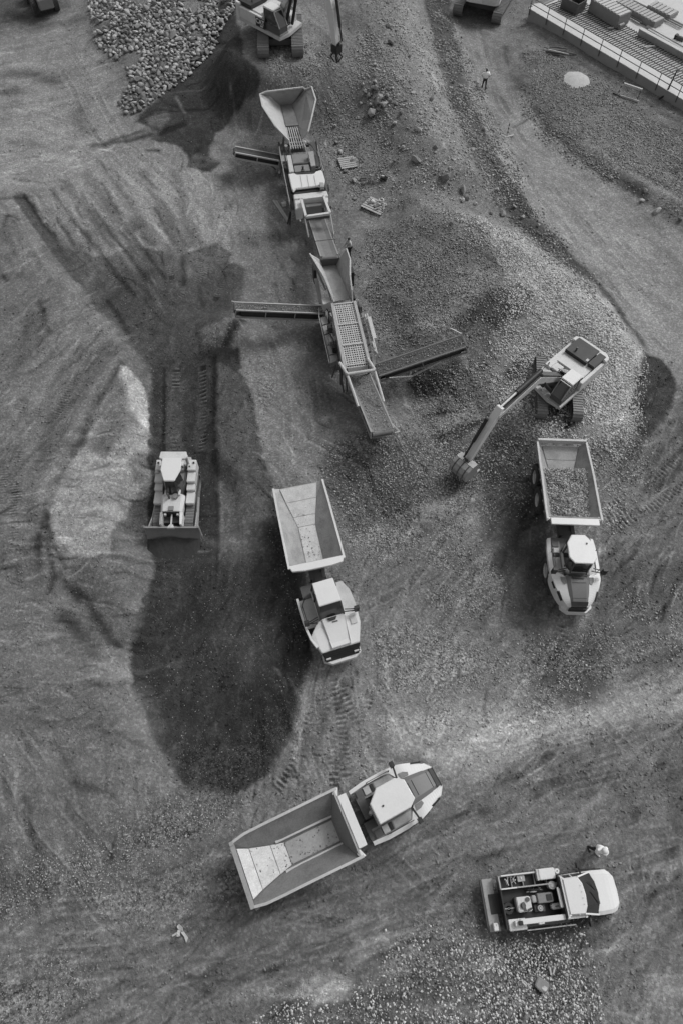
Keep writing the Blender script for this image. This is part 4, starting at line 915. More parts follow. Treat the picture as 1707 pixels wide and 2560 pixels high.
def screener():
    ox, oy = S(864, 860, 0); zg = pad(ox, oy, 3.5, 6, .1); ang = R(-78)
    root = empty('screening_plant', (ox, oy, 0), ang, 'mobile screening plant with perforated deck and three long belts', 'screening plant')
    K = Local(ox, oy, ang, 550, 560, 2.412)
    for s in (-1, 1): crawler(root, -2.6, 2.6, s * 1.25, .5, .95)
    F = 2.9
    bl, br = K(622, 258, F), K(700, 250, F); fl, fr = K(690, 470, F), K(782, 455, F)
    mb = MB(); mb.panel([K(543, 178, 4.6), K(560, 195, 4.6), K(628, 318, 4.1), K(688, 440, 3.4), fl, bl, K(605, 215, 3.6)], .07); mb.build('hopper_wall', 'light_panel', root)
    mb = MB(); mb.panel([K(760, 150, 4.6), K(722, 205, 3.8), br, fr, K(795, 470, 3.2), K(792, 400, 3.8), K(782, 310, 4.3), K(782, 210, 4.6)], .07); mb.build('hopper_wall', 'worn_steel', root)
    mb = MB(); mb.panel([K(605, 215, 3.65), bl, br, K(722, 205, 3.8)], .07); mb.build('hopper_wall', 'dark_grey', root)
    mb = MB()
    for rim in ([K(543, 178, 4.7), K(628, 318, 4.2), K(690, 470, 3.2)], [K(762, 150, 4.7), K(782, 210, 4.7), K(782, 310, 4.4), K(793, 400, 3.9), K(797, 475, 3.2)]):
        for a, b in zip(rim[:-1], rim[1:]): mb.bar(a, b, .09, .09)
    mb.build('hopper_rim', 'light_panel', root)
    mb = MB(); mb.panel([bl, br, fr, fl], .06)
    B0, B1, F0, F1 = map(Vector, (bl, br, fl, fr))
    for i in range(15): t = (i + .5) / 15; mb.bar(B0.lerp(F0, t) + Vector((0, 0, .04)), B1.lerp(F1, t) + Vector((0, 0, .04)), .05, .05)
    mb.build('feeder_belt', 'worn_steel', root)
    mb = MB(); a = K(570, 240, 3.6); mb.bar(a, K(640, 400, 2.2), .12); mb.bar(K(580, 330, 2.4), K(610, 480, 1.9), .3, .1); mb.bar(K(640, 350, 2.6), K(670, 460, 2.4), .1)
    mb.build('hopper_stay', 'worn_steel', root)
    def blk(m, px, zt, zb): m.prism([K(*p, zt)[:2] for p in px], zb, zt)
    mb = MB(); blk(mb, [(612, 448), (665, 440), (672, 470), (622, 485)], 3.0, 2.2); mb.build('hopper_bracket', 'light_panel', root, .02)
    # screen deck: real perforated sheet (strips with gaps)
    z0, z1 = 3.9, 3.1
    c = [Vector(K(690, 488, z0)), Vector(K(800, 475, z0)), Vector(K(890, 852, z1)), Vector(K(765, 868, z1))]
    def dk(u, v): return (c[0].lerp(c[1], u)).lerp(c[3].lerp(c[2], u), v)
    mb = MB(); nn = 13
    nn = 9
    for i in range(nn + 1): mb.bar(dk(i / nn, 0), dk(i / nn, 1), .05 if i % 3 else .07, .04)
    for j in range(31):
        v = j / 30; mb.bar(dk(0, v), dk(1, v), .075, .035)
    mb.build('screen_deck', 'light_panel', root)
    mb = MB()
    for v in (.0, .335, .66, .97): mb.bar(dk(-.02, v) + Vector((0, 0, .06)), dk(1.02, v) + Vector((0, 0, .06)), .09, .05)
    mb.build('deck_clamp', 'light_panel', root)
    mb = MB(); dz = Vector((0, 0, -.35)); mb.panel([c[0] + dz, c[1] + dz, c[2] + dz, c[3] + dz], .05); mb.build('lower_deck', 'black_part', root)
    mb = MB()
    for u in (-.11, 1.09):
        a, b = dk(u, -.02), dk(u, 1.02); mb.bar(a + Vector((0, 0, -.25)), b + Vector((0, 0, -.25)), .2, .75)
    mb.build('screen_box', 'worn_steel', root)
    mb = MB(); mb.panel([c[3] + Vector((0, 0, -.02)), c[2] + Vector((0, 0, -.02)), Vector(K(885, 880, 2.8)), Vector(K(775, 900, 2.8))], .05); mb.build('end_lip', 'worn_steel', root)
    mb = MB()
    for p in ((660, 520), (730, 860), (820, 500), (900, 830)):
        a = K(*p, 2.6); mb.bar(a, (a[0], a[1], .6), .18)
    for p, q in (((650, 480), (735, 880)), ((815, 470), (900, 860))): mb.bar(K(*p, 1.9), K(*q, 1.9), .2, .35)
    mb.build('frame', 'dark_grey', root)
    for px_, py_ in ((792, 275), (570, 260), (800, 430)):
        mb = MB(); a_ = K(px_, py_, 2.6); mb.box(a_[0] - .35, a_[0] + .35, a_[1] - .12, a_[1] + .12, 1.2, 2.6); mb.build('hopper_ram', 'black_part', root)
    for k_, (p, q) in enumerate((((640, 500), (680, 640)), ((650, 640), (700, 760)), ((700, 700), (740, 860)), ((830, 470), (850, 560)), ((880, 790), (905, 860)))):
        mb = MB(); a_, c_ = Vector(K(*p, 2.4)), Vector(K(*q, 2.4)); m_ = (a_ + c_) / 2 + Vector((.1, .12 - .05 * k_, .2)); mb.cyl(a_, m_, .04, 6); mb.cyl(m_, c_, .04, 6); mb.build('hose', 'black_part', root)
    for px_, py_, m__ in ((662, 615, 'dark_grey'), (672, 545, 'worn_steel'), (690, 735, 'black_part'), (838, 490, 'dark_grey'), (868, 700, 'mid_grey')):
        mb = MB(); a_ = K(px_, py_, 2.5); mb.box(a_[0] - .22, a_[0] + .22, a_[1] - .16, a_[1] + .16, 1.9, 2.5); mb.build('drive_motor', m__, root, .03)
    # side walkways
    mb = MB()
    seq = [(604, 558, 640, 556), (618, 610, 655, 600), (632, 668, 668, 655), (648, 730, 690, 720), (662, 790, 704, 780), (668, 842, 706, 826)]
    for (a, b, c_, d), (e, f, g, h) in zip(seq[:-1], seq[1:]): blk(mb, [(a, b + 4), (c_, d + 4), (g, h - 2), (e, f - 2)], 1.95, 1.45)
    mb.build('side_locker', 'worn_steel', root, .02)
    mb = MB(); blk(mb, [(655, 682), (700, 672), (706, 705), (662, 712)], 2.4, 1.9); mb.build('control_box', 'worn_steel', root, .02)
    mb = MB(); mb.bar(K(598, 558, 2.3), K(660, 840, 2.3), .05); mb.bar(K(602, 520, 2.3), K(640, 512, 2.3), .05); mb.bar(K(598, 505, 2.3), K(598, 558, 2.3), .05)
    for p in ((598, 558), (622, 660), (645, 760), (660, 840)): mb.bar(K(*p, 2.3), K(*p, 1.5), .04)
    mb.build('handrail', 'worn_steel', root)
    mb = MB(); blk(mb, [(822, 532), (862, 526), (910, 765), (878, 775)], 1.9, 1.75); mb.build('walkway', 'mid_grey', root)
    mb = MB()
    for t in np.linspace(0, 1, 7): a = Vector(K(822, 532, 1.97)).lerp(Vector(K(878, 775, 1.97)), t); b = Vector(K(862, 526, 1.97)).lerp(Vector(K(910, 765, 1.97)), t); mb.bar(a, b, .04, .05)
    mb.build('walkway_rib', 'dark_grey', root)
    mb = MB(); mb.bar(K(885, 540, 2.6), K(945, 780, 2.6), .08); mb.bar(K(872, 545, 2.2), K(935, 770, 2.2), .1)
    for t in np.linspace(0, 1, 6): a = Vector(K(885, 540, 2.6)).lerp(Vector(K(945, 780, 2.6)), t); mb.bar(a, (a[0], a[1], 1.6), .06)
    mb.bar(K(895, 560, 2.4), K(930, 690, 2.4), .3, .06)
    mb.build('side_rail', 'light_panel', root)
    # gantry
    mb = MB(); gz = 3.7
    for a, b in ((K(722, 838, 3.2), K(765, 905, gz)), (K(765, 905, gz), K(932, 880, gz)), (K(932, 880, gz), K(888, 812, 3.3)), (K(765, 905, gz), K(765, 905, 2.6))): mb.cyl(a, b, .11, 10)
    mb.cyl(K(768, 915, 3.6), K(832, 1100, 2.9), .10, 8); mb.cyl(K(932, 890, 3.6), K(985, 1072, 2.9), .10, 8); mb.build('gantry', 'light_panel', root)
    mb = MB(); mb.bar(K(720, 860, 2.6), K(745, 1015, .3), .12); mb.bar(K(760, 930, 2.0), K(765, 1010, .3), .1); mb.bar(K(700, 850, 1.9), K(675, 925, .2), .09); mb.build('support_leg', 'dark_grey', root)
    a = K(838, 915, 1.3); b = K(978, 1250, 3.2); P = belt_conveyor(root, a, b, 1.45, 't', 'worn_steel', 'belt_dust', .4)
    mb = MB(); mb.bar(P(.86, -.85, -.2), P(1.02, -1.15, -.2), .05); mb.bar(P(1.02, -1.15, -.2), P(1.02, -.8, -.2), .05); mb.build('belt_guard', 'light_panel', root)
    # side belts
    a = K(625, 522, 1.9); b = K(95, 500, 3.3); P = belt_conveyor(root, a, b, .72, 'l', 'worn_steel', 'belt_grey', .6)
    mb = MB(); mb.bar(P(.45, .3, -.5), K(560, 575, .5), .09); mb.build('conveyor_stay', 'worn_steel', root); mb = MB(); mb.bar(P(.85, .45, -.3), P(1.03, .9, -.3), .08); mb.build('conveyor_brace', 'worn_steel', root)
    a = K(948, 885, 1.7); b = K(1468, 709, 3.4); P = belt_conveyor(root, a, b, 1.05, 'r', 'mid_grey', 'belt_grey', .5)
    mb = MB(); mb.bar(P(.35, .7, -.5), P(.3, .7, -1.3), .1); mb.bar(P(1.0, -.7, .1), P(.9, -1.1, .6), .06); mb.build('conveyor_stay', 'light_panel', root); mb = MB(); mb.bar(P(.1, .8, -.2), P(.35, .95, -.7), .08); mb.bar(P(.7, .65, -.5), P(.2, .65, -1.3), .1); mb.build('conveyor_brace', 'light_panel', root)
    # stones riding on the belts
    for (aa, bb, wd, k) in ((K(838, 915, 1.3), K(978, 1250, 3.2), .62, 700), (K(948, 885, 1.7), K(1472, 707, 3.4), .42, 420), (K(625, 522, 1.9), K(95, 500, 3.3), .28, 300)):
        A_, B_ = np.array(aa), np.array(bb); d = B_ - A_; s_ = np.array([d[1], -d[0], 0]); s_ /= np.linalg.norm(s_)
        t = rng.random(k); o_ = rng.uniform(-wd, wd, k)
        Pp = A_ + d * t[:, None] + s_ * o_[:, None] + np.array([0, 0, .08]); o = stones_mesh('belt_gravel', Pp, rng.uniform(.04, .11, k), rng.uniform(.15, .45, k), parent=root); o['kind'] = 'stuff'
screener()

# ---------------------------------------------------------------- service pickup
def service_truck():
    tx, ty = S(1256, 2265, 1.0); nx_, ny_ = S(1545, 2231, 1.0); ang = math.atan2(ny_ - ty, nx_ - tx)
    ox, oy = S(1384, 2243, 1.0); zg = pad(ox, oy, 4, 5.5, 0.05)
    root = empty('service_truck', (ox, oy, zg), ang, 'white crane pickup with an open bed full of tools and machines', 'pickup truck')
    ca, sa = .9925, -.12
    def X(px, py): a, b = px - 800, py - 640; return ((a * ca + b * sa) / 194, -(-a * sa + b * ca) / 194)
    def bl(m, x0, x1, y0, y1, zb, zt): m.box(x0, x1, y0, y1, zb, zt)
    for x in (2.15, -1.75):
        for s in (-1, 1): tyre(root, x, s * .95, .42, .28, None, s, 'bright_steel')
    mb = MB(); mb.box(-3.3, 2.9, -.45, .45, .5, .68); mb.box(-.6, 1.6, -1.0, 1.0, .42, .52); mb.build('chassis', 'black_part', root)
    # front body
    mb = MB()
    def sec(x, w, z): return [(x, w * .82, z), (x, -w * .82, z), (x, -w, z - .10), (x, -w * 1.0, .5), (x, w * 1.0, .5), (x, w, z - .10)]
    mb.loft([sec(.3, .93, 1.25), sec(.8, .95, 1.25), sec(1.5, .98, 1.27), sec(2.2, 1.0, 1.24), sec(2.7, .98, 1.18), sec(2.9, .93, 1.14), sec(3.05, .86, 1.08), sec(3.15, .77, 1.03), sec(3.22, .66, .98), sec(3.28, .5, .9)]); mb.build('hood', 'clean_white', root, .0, False)
    mb = MB(); mb.prism([(3.0, -.98), (3.34, -.62), (3.38, 0), (3.34, .62), (3.0, .98), (2.8, .98), (2.8, -.98)], .42, .7); mb.build('bumper', 'clean_white', root, .02)
    mb = MB(); mb.prism([(.30, -.93), (.30, .93), (1.95, .95), (2.14, .5), (2.2, 0), (2.14, -.5), (1.95, -.95)], 1.24, 1.88, [(.37, -.76), (.37, .76), (1.08, .80), (1.28, .45), (1.32, 0), (1.28, -.45), (1.08, -.80)]); mb.build('windows', 'glass', root)
    mb = MB(); mb.prism([(.32, -.80), (.32, .80), (1.12, .84), (1.31, .5), (1.36, 0), (1.31, -.5), (1.12, -.84)], 1.87, 1.96, [(.38, -.75), (.38, .75), (1.07, .78), (1.25, .47), (1.29, 0), (1.25, -.47), (1.07, -.78)])
    rf = mb.build('cab_roof', 'clean_white', root)
    mb = MB()
    for s in (-1, 1): mb.bar((1.98, s * .95, 1.26), (1.10, s * .80, 1.92), .07); mb.bar((.34, s * .92, 1.25), (.38, s * .78, 1.9), .10); mb.bar((.9, s * .94, 1.25), (.85, s * .80, 1.9), .06)
    mb.box(.26, .37, -.9, .9, 1.0, 1.88)
    mb.build('window_pillar', 'clean_white', root)
    mb = MB()
    for i in range(4): mb.cyl((1.15, -.4 + i * .27, 1.95), (1.15, -.4 + i * .27, 1.99), .03, 6)
    mb.build('marker_lamp', 'bright_steel', rf)
    mb = MB(); mb.box(2.08, 2.15, -.5, .1, 1.27, 1.3); mb.bar((2.05, -.45, 1.34), (1.7, .1, 1.66), .03); mb.bar((2.05, .1, 1.34), (1.7, .55, 1.66), .03); mb.build('wiper', 'black_part', root)
    for s in (-1, 1):
        mb = MB(); mb.bar((1.5, s * .95, 1.3), (1.42, s * 1.28, 1.45), .07); mb.box(1.34, 1.5, s * 1.3 - .11, s * 1.3 + .11, 1.3, 1.6); mb.build('mirror', 'black_part', root)
        mb = MB(); mb.bar((2.75, s * 1.03, .7), (1.55, s * 1.03, .7), .05, .25); mb.build('wheel_arch', 'black_part', root)
        mb = MB(); mb.box(3.0, 3.16, s * .72 - .12, s * .72 + .12, .8, .95); mb.build('headlight', 'glass', root)
    # open service body
    mb = MB(); mb.box(-2.75, .45, -1.12, 1.12, .68, .78); mb.box(-2.75, -2.68, -1.12, 1.12, .78, 1.3); mb.box(.18, .25, -1.0, 1.0, .78, 1.75); mb.build('bed', 'black_part', root)
    x0, y0 = X(215, 590); 
    mb = MB()  # left hand lockers (upper side)
    mb.box(-2.7, .35, .60, .66, .78, 1.35); mb.box(-2.7, .3, 1.16, 1.22, .78, 1.35); mb.box(-2.75, -2.68, .6, 1.22, .78, 1.35)
    for i in range(5): mb.box(-2.1 + i * .6, -2.07 + i * .6, .66, 1.16, .78, 1.2)
    mb.build('side_locker', 'worn_steel', root)
    mb = MB(); mb.box(-2.6, .35, 1.19, 1.25, 1.35, 1.41); mb.box(-2.7, -1.9, .6, .66, 1.35, 1.4); mb.build('locker_rail', 'clean_white', root)
    mb = MB(); mb.box(-2.68, -.9, .67, 1.15, .80, 1.0); mb.build('locker_floor', 'black_part', root)
    # right hand locker with crane
    mb = MB(); mb.box(-2.62, .5, -1.14, -.78, .78, 1.12); mb.build('side_locker', 'dark_grey', root, .02)
    mb = MB(); mb.box(-2.62, -1.72, -1.22, -.72, 1.12, 1.25); mb.build('crane_base', 'clean_white', root, .03)
    mb = MB(); mb.box(-2.35, -2.08, -1.03, -.80, 1.25, 1.55); mb.build('crane_mast', 'clean_white', root, .02)
    mb = MB(); mb.box(-2.1, 1.15, -.98, -.74, 1.42, 1.64); mb.box(-1.2, -.9, -1.05, -.74, 1.36, 1.6); mb.box(1.15, 1.28, -1.0, -.72, 1.40, 1.66); mb.build('crane_boom', 'clean_white', root, .02)
    mb = MB(); mb.box(-2.2, -1.98, -1.0, -.80, 1.56, 1.68); mb.build('crane_winch', 'black_part', root, .02)
    mb = MB(); mb.bar((-1.7, -1.28, 1.0), (.3, -1.28, .95), .05, .05); mb.bar((.35, -1.28, .95), (.8, -1.28, .95), .05, .05); mb.build('step_rail', 'bright_steel', root)
    # head ache rack
    mb = MB(); mb.bar((.12, -.45, 1.62), (.12, .45, 1.62), .16, .12); mb.build('rack_bar', 'clean_white', root, .02)
    mb = MB(); mb.bar((.22, -.85, 1.78), (.22, .9, 1.78), .06); mb.bar((.22, -.2, 1.3), (.16, .5, 1.7), .08); mb.build('rack', 'black_part', root)
    # tail platform
    mb = MB(); mb.box(-3.5, -2.95, -1.2, 1.15, .52, .66); mb.build('tail_platform', 'worn_steel', root, .02)
    mb = MB(); mb.box(-3.58, -3.5, -1.2, 1.15, .40, .60); mb.box(-2.95, -2.75, -.5, .5, .5, .6); mb.build('tail_beam', 'dark_grey', root)
    def place(px, py, z): x, y = X(px, py); return (ox + math.cos(ang) * x - math.sin(ang) * y, oy + math.sin(ang) * x + math.cos(ang) * y, zg + z)
    def item(name, px, py, z, label, cat): return empty(name, place(px, py, z), ang, label, cat)
    it = item('toolbox', 725, 437, 1.36, 'long white lidded toolbox on the upper side of the pickup bed', 'toolbox')
    mb = MB(); mb.box(-.42, .42, -.25, .25, -.35, .18); mb.build('box', 'clean_white', it, .03); mb = MB(); mb.box(-.54, -.43, -.26, .26, -.3, .17); mb.build('end_cap', 'bright_steel', it, .02)
    it = item('generator', 478, 705, .80, 'white square generator in the middle of the pickup bed', 'generator')
    mb = MB(); mb.box(-.36, .36, -.33, .33, 0, .62); mb.build('housing', 'white_paint', it, .04); mb = MB(); mb.cyl((.2, .2, .62), (.2, .2, .72), .1, 14); mb.cyl((-.1, -.05, .62), (-.05, -.05, .70), .14, 12); mb.bar((-.05, .1, .66), (.0, -.3, .66), .1, .06); mb.bar((.1, -.28, .66), (.34, -.2, .7), .09, .05); mb.build('engine', 'dark_grey', it)
    it = item('compressor', 672, 648, .80, 'long grey compressor lying beside the white generator in the bed', 'compressor')
    mb = MB(); mb.box(-.28, .52, -.22, .22, 0, .5); mb.build('body', 'mid_grey', it, .03); mb = MB(); mb.box(-.55, -.30, -.16, .16, 0, .42); mb.build('motor', 'worn_steel', it, .04); mb = MB(); mb.box(.18, .44, -.14, .14, .5, .54); mb.build('vent', 'black_part', it)
    it = item('air_tank', 775, 535, .80, 'round pale tank standing behind the cab of the pickup', 'tank')
    mb = MB(); mb.cyl((0, 0, 0), (0, 0, .55), .19, 20); mb.cyl((0, 0, .55), (0, 0, .62), .17, 20, .08); mb.build('shell', 'white_paint', it); mb = MB(); mb.cyl((.14, 0, .5), (.27, .04, .5), .03, 8); mb.build('valve', 'bright_steel', it)
    it = item('water_can', 830, 410, 1.2, 'small round white can at the front corner of the pickup bed', 'can')
    mb = MB(); mb.cyl((0, 0, -.35), (0, 0, .3), .12, 18); mb.build('can', 'clean_white', it); mb = MB(); mb.cyl((0, 0, .3), (0, 0, .33), .03, 8); mb.build('cap', 'dark_grey', it)
    it = item('pump', 645, 735, .80, 'dark pump with a round wheel beside the grey compressor', 'pump')
    mb = MB(); mb.box(-.27, .27, -.16, .16, 0, .2); mb.build('base', 'dark_grey', it, .02); mb = MB(); mb.lathe((0, 0, .3), (0, 0, 1), [(-.04, .07), (-.04, .14), (.04, .14), (.04, .07)], 18); mb.build('flywheel', 'worn_steel', it); mb = MB(); mb.cyl((0, 0, .2), (0, 0, .36), .05, 8); mb.build('shaft', 'bright_steel', it)
    it = item('hose_reel', 335, 745, .80, 'black hose reel at the tail end of the pickup bed', 'hose reel')
    mb = MB(); mb.lathe((0, 0, .2), (0, 0, 1), [(-.15, .12), (-.15, .26), (.1, .26), (.1, .12)], 24); mb.build('hose', 'black_part', it); mb = MB(); mb.cyl((0, 0, 0), (0, 0, .34), .05, 10); mb.bar((-.28, 0, .32), (.28, 0, .32), .04); mb.build('reel_frame', 'worn_steel', it)
    it = item('tool_case', 805, 715, .80, 'grey tool case behind the cab beside the crane boom', 'case')
    mb = MB(); mb.box(-.27, .27, -.13, .13, 0, .42); mb.build('shell', 'light_panel', it, .04); mb = MB(); mb.bar((-.1, 0, .45), (.1, 0, .45), .03); mb.build('handle', 'black_part', it)
    it = item('small_crate', 475, 478, 1.0, 'grey square crate in the upper locker of the pickup', 'crate')
    mb = MB(); mb.box(-.2, .2, -.17, .17, 0, .25); mb.build('shell', 'worn_steel', it, .02); mb = MB(); mb.box(-.03, .03, -.05, .05, .25, .29); mb.build('latch', 'clean_white', it)
    it = item('tool_pile', 370, 495, 1.0, 'loose hand tools heaped in the upper locker of the pickup', 'tools')
    for i in range(9):
        mb = MB(); a = random.uniform(0, 3.1); x, y = random.uniform(-.25, .25), random.uniform(-.12, .12); mb.bar((x - .14 * math.cos(a), y - .14 * math.sin(a), .05 + .02 * i), (x + .14 * math.cos(a), y + .14 * math.sin(a), .08 + .02 * i), .03, .03); mb.box(x + .1 * math.cos(a) - .03, x + .1 * math.cos(a) + .03, y + .1 * math.sin(a) - .03, y + .1 * math.sin(a) + .03, .05 + .02 * i, .11 + .02 * i); mb.build('tool', 'bright_steel' if i % 2 else 'white_paint', it)
    it = item('cable_bundle', 610, 575, .80, 'tangle of black cables and pale straps between the upper locker and the compressor', 'cables')
    for i in range(6):
        mb = MB(); pts = [(random.uniform(-.5, .4), random.uniform(-.12, .12), .1 + .05 * i) for _ in range(6)]
        for a, b in zip(pts[:-1], pts[1:]): mb.cyl(a, b, .02, 6)
        mb.build('cable', 'black_part' if i % 3 else 'white_paint', it)
    it = item('jerry_can', 202, 905, .66, 'small white canister on the rear platform of the pickup', 'canister')
    mb = MB(); mb.box(-.12, .12, -.17, .17, 0, .35); mb.build('can', 'clean_white', it, .03); mb = MB(); mb.cyl((.05, .1, .35), (.05, .1, .39), .03, 8); mb.build('cap', 'bright_steel', it)
service_truck()

# ---------------------------------------------------------------- people
def skin_mesh(name, joints, edges, m, parent, sub=1):
    """joints: {name: (pos, (rx, ry))}; first is the root"""
    ks = list(joints); me = bpy.data.meshes.new(name); me.from_pydata([joints[k][0] for k in ks], [(ks.index(a), ks.index(b)) for a, b in edges], [])
    o = bpy.data.objects.new(name, me); COL.objects.link(o); sk = o.modifiers.new('s', 'SKIN'); ss = o.modifiers.new('u', 'SUBSURF'); ss.levels = sub; ss.render_levels = sub
    lay = me.skin_vertices[0] if me.skin_vertices else None
    if lay is None:
        bm = bmesh.new(); bm.from_mesh(me); bm.verts.layers.skin.verify(); bm.to_mesh(me); bm.free(); lay = me.skin_vertices[0]
    for i, k in enumerate(ks): lay.data[i].radius = joints[k][1]; lay.data[i].use_root = (i == 0)
    dg = bpy.context.evaluated_depsgraph_get(); dg.update(); nm = bpy.data.meshes.new_from_object(o.evaluated_get(dg)); bpy.data.objects.remove(o)
    nm.materials.clear(); nm.materials.append(MT[m]); nm.name = name
    for p in nm.polygons: p.use_smooth = True
    q = bpy.data.objects.new(name, nm); COL.objects.link(q); q.parent = parent
    return q
def person(px, py, zc, face, label, shirt, legs, hat, pose):
    x, y = GS(px, py); z = hz(x, y) + zc
    root = empty('person', (x, y, z), face, label, 'person', None)
    lean = pose.get('lean', 0.0)
    def tl(p):  # lean above the hips
        if p[2] > .95: h = p[2] - .95; return (p[0] + h * math.sin(lean), p[1], .95 + h * math.cos(lean))
        return p
    st_ = pose.get('stride', .12); ah = pose.get('hands', 'down')
    J = {'pelvis': ((0, 0, .95), (.12, .15)), 'waist': ((.0, 0, 1.08), (.10, .13)), 'chest': ((.0, 0, 1.32), (.13, .19)), 'neck': ((.01, 0, 1.49), (.055, .055)), 'head': ((.03, 0, 1.58), (.08, .075)), 'crown': ((.02, 0, 1.70), (.085, .075)), 'nose': ((.13, 0, 1.60), (.018, .018))}
    Ed = [('pelvis', 'waist'), ('waist', 'chest'), ('chest', 'neck'), ('neck', 'head'), ('head', 'crown'), ('head', 'nose')]
    for s, nme in ((1, 'l'), (-1, 'r')):
        if ah == 'hips': el, wr, ft = (-.06, s * .42, 1.22), (.10, s * .24, 1.02), (.16, s * .16, .99)
        elif ah == 'front': el, wr, ft = (.05, s * .30, 1.16), (.30, s * .16, 1.14), (.42, s * .12, 1.12)
        else: el, wr, ft = (-.03, s * .27, 1.16), (.05, s * .29, .92), (.07, s * .29, .78)
        J['sh' + nme] = ((0, s * .19, 1.42), (.065, .065)); J['el' + nme] = (el, (.048, .048)); J['wr' + nme] = (wr, (.032, .03)); J['pa' + nme] = (tuple(np.array(wr) * .5 + np.array(ft) * .5), (.045, .025))
        Ed += [('chest', 'sh' + nme), ('sh' + nme, 'el' + nme), ('el' + nme, 'wr' + nme), ('wr' + nme, 'pa' + nme)]
        d = np.array(ft) - np.array(wr); d = d / np.linalg.norm(d); pa = np.array(J['pa' + nme][0])
        side = np.cross(d, (0, s, 0)); side = side / (np.linalg.norm(side) + 1e-6)
        for i, (o_, l_) in enumerate(((-.03, .075), (-.01, .09), (.01, .085), (.03, .065))):
            a = pa + d * .03 + side * o_; b = a + d * l_ * .6; c = b + d * l_ * .5 + np.array((0, -s * .02, 0))
            J['f%d%s' % (i, nme)] = (tuple(a), (.011, .011)); J['g%d%s' % (i, nme)] = (tuple(b), (.010, .010)); J['h%d%s' % (i, nme)] = (tuple(c), (.008, .008)); Ed += [('pa' + nme, 'f%d%s' % (i, nme)), ('f%d%s' % (i, nme), 'g%d%s' % (i, nme)), ('g%d%s' % (i, nme), 'h%d%s' % (i, nme))]
        th = pa + side * .045 - d * .01; J['t' + nme] = (tuple(th + d * .05), (.012, .012)); Ed += [('pa' + nme, 't' + nme)]
        sx = s * st_; J['hp' + nme] = ((0, s * .10, .88), (.10, .09)); J['kn' + nme] = ((sx * .6 + .03, s * .13, .48), (.062, .062)); J['an' + nme] = ((sx, s * .15, .09), (.045, .045)); J['to' + nme] = ((sx + .17, s * .17, .04), (.045, .03))
        Ed += [('pelvis', 'hp' + nme), ('hp' + nme, 'kn' + nme), ('kn' + nme, 'an' + nme), ('an' + nme, 'to' + nme)]
    for k in J: J[k] = (tl(J[k][0]), J[k][1])
    skin_mesh('body', J, Ed, 'skin', root)
    sh = {k: (J[k][0], tuple(v * 1.5 + .04 for v in J[k][1])) for k in ('chest', 'waist', 'pelvis', 'shl', 'shr', 'ell', 'elr')}
    for n_ in 'lr': a = np.array(J['el' + n_][0]); b = np.array(J['sh' + n_][0]); sh['el' + n_] = (tuple(a * .85 + b * .15), (.085, .085))
    if pose.get('sleeve') == 'long':
        for n_ in 'lr': sh['wr' + n_] = (J['wr' + n_][0], (.044, .044))
    E2 = [('chest', 'waist'), ('waist', 'pelvis'), ('chest', 'shl'), ('chest', 'shr'), ('shl', 'ell'), ('shr', 'elr')] + ([('ell', 'wrl'), ('elr', 'wrr')] if 'wrl' in sh else [])
    skin_mesh('shirt', sh, E2, shirt, root)
    lg = {'pelvis': ((0, 0, .93), (.14, .165))}
    for n_ in 'lr':
        for k in ('hp', 'kn', 'an'): lg[k + n_] = (J[k + n_][0], tuple(v * 1.2 + .008 for v in J[k + n_][1]))
    E3 = [e for n_ in 'lr' for e in (('pelvis', 'hp' + n_), ('hp' + n_, 'kn' + n_), ('kn' + n_, 'an' + n_))]
    skin_mesh('trousers', lg, E3, legs, root)
    for n_ in 'lr':
        mb = MB(); a, t_ = J['an' + n_][0], J['to' + n_][0]; mb.loft([[(a[0] - .08, a[1] - .05, 0), (a[0] - .08, a[1] + .05, 0), (a[0] - .06, a[1] + .045, .12), (a[0] - .06, a[1] - .045, .12)], [(t_[0] + .08, t_[1] - .05, 0), (t_[0] + .08, t_[1] + .05, 0), (t_[0] + .05, t_[1] + .04, .06), (t_[0] + .05, t_[1] - .04, .06)]]); mb.build('boot', 'dark_cloth', root, .015)
    hc = J['crown'][0]; mb = MB()
    if hat:
        mb.ball((hc[0] - .005, hc[1], hc[2] + .01), .155, 8, .85); mb.lathe((hc[0] + .02, hc[1], hc[2] + .0), (0, 0, 1), [(-.01, .12), (-.01, .185), (.012, .18), (.02, .12)], 20); mb.build('hard_hat', 'clean_white', root, 0, True)
    else:
        mb.ball((hc[0] - .02, hc[1], hc[2] + .0), .108, 8, .9); mb.build('hair', 'hair', root, 0, True)
    root.scale = (1.06, 1.06, 1.06)
    return root
person(1480, 2124, 0, R(-75), 'person in a white top and hard hat with dark trousers walking past the pickup bonnet', 'white_cloth', 'dark_cloth', True, {'stride': .16, 'hands': 'front', 'lean': .15, 'sleeve': 'long'})
person(1208, 221, 0, R(85), 'person in a white shirt and black trousers walking up the haul road', 'white_cloth', 'dark_cloth', False, {'stride': .15, 'hands': 'hips'})
person(873, 640, 0, R(-150), 'person in a light top standing beside the screening plant hopper', 'light_cloth', 'dark_cloth', False, {'stride': .05, 'hands': 'front', 'sleeve': 'long', 'lean': .1})

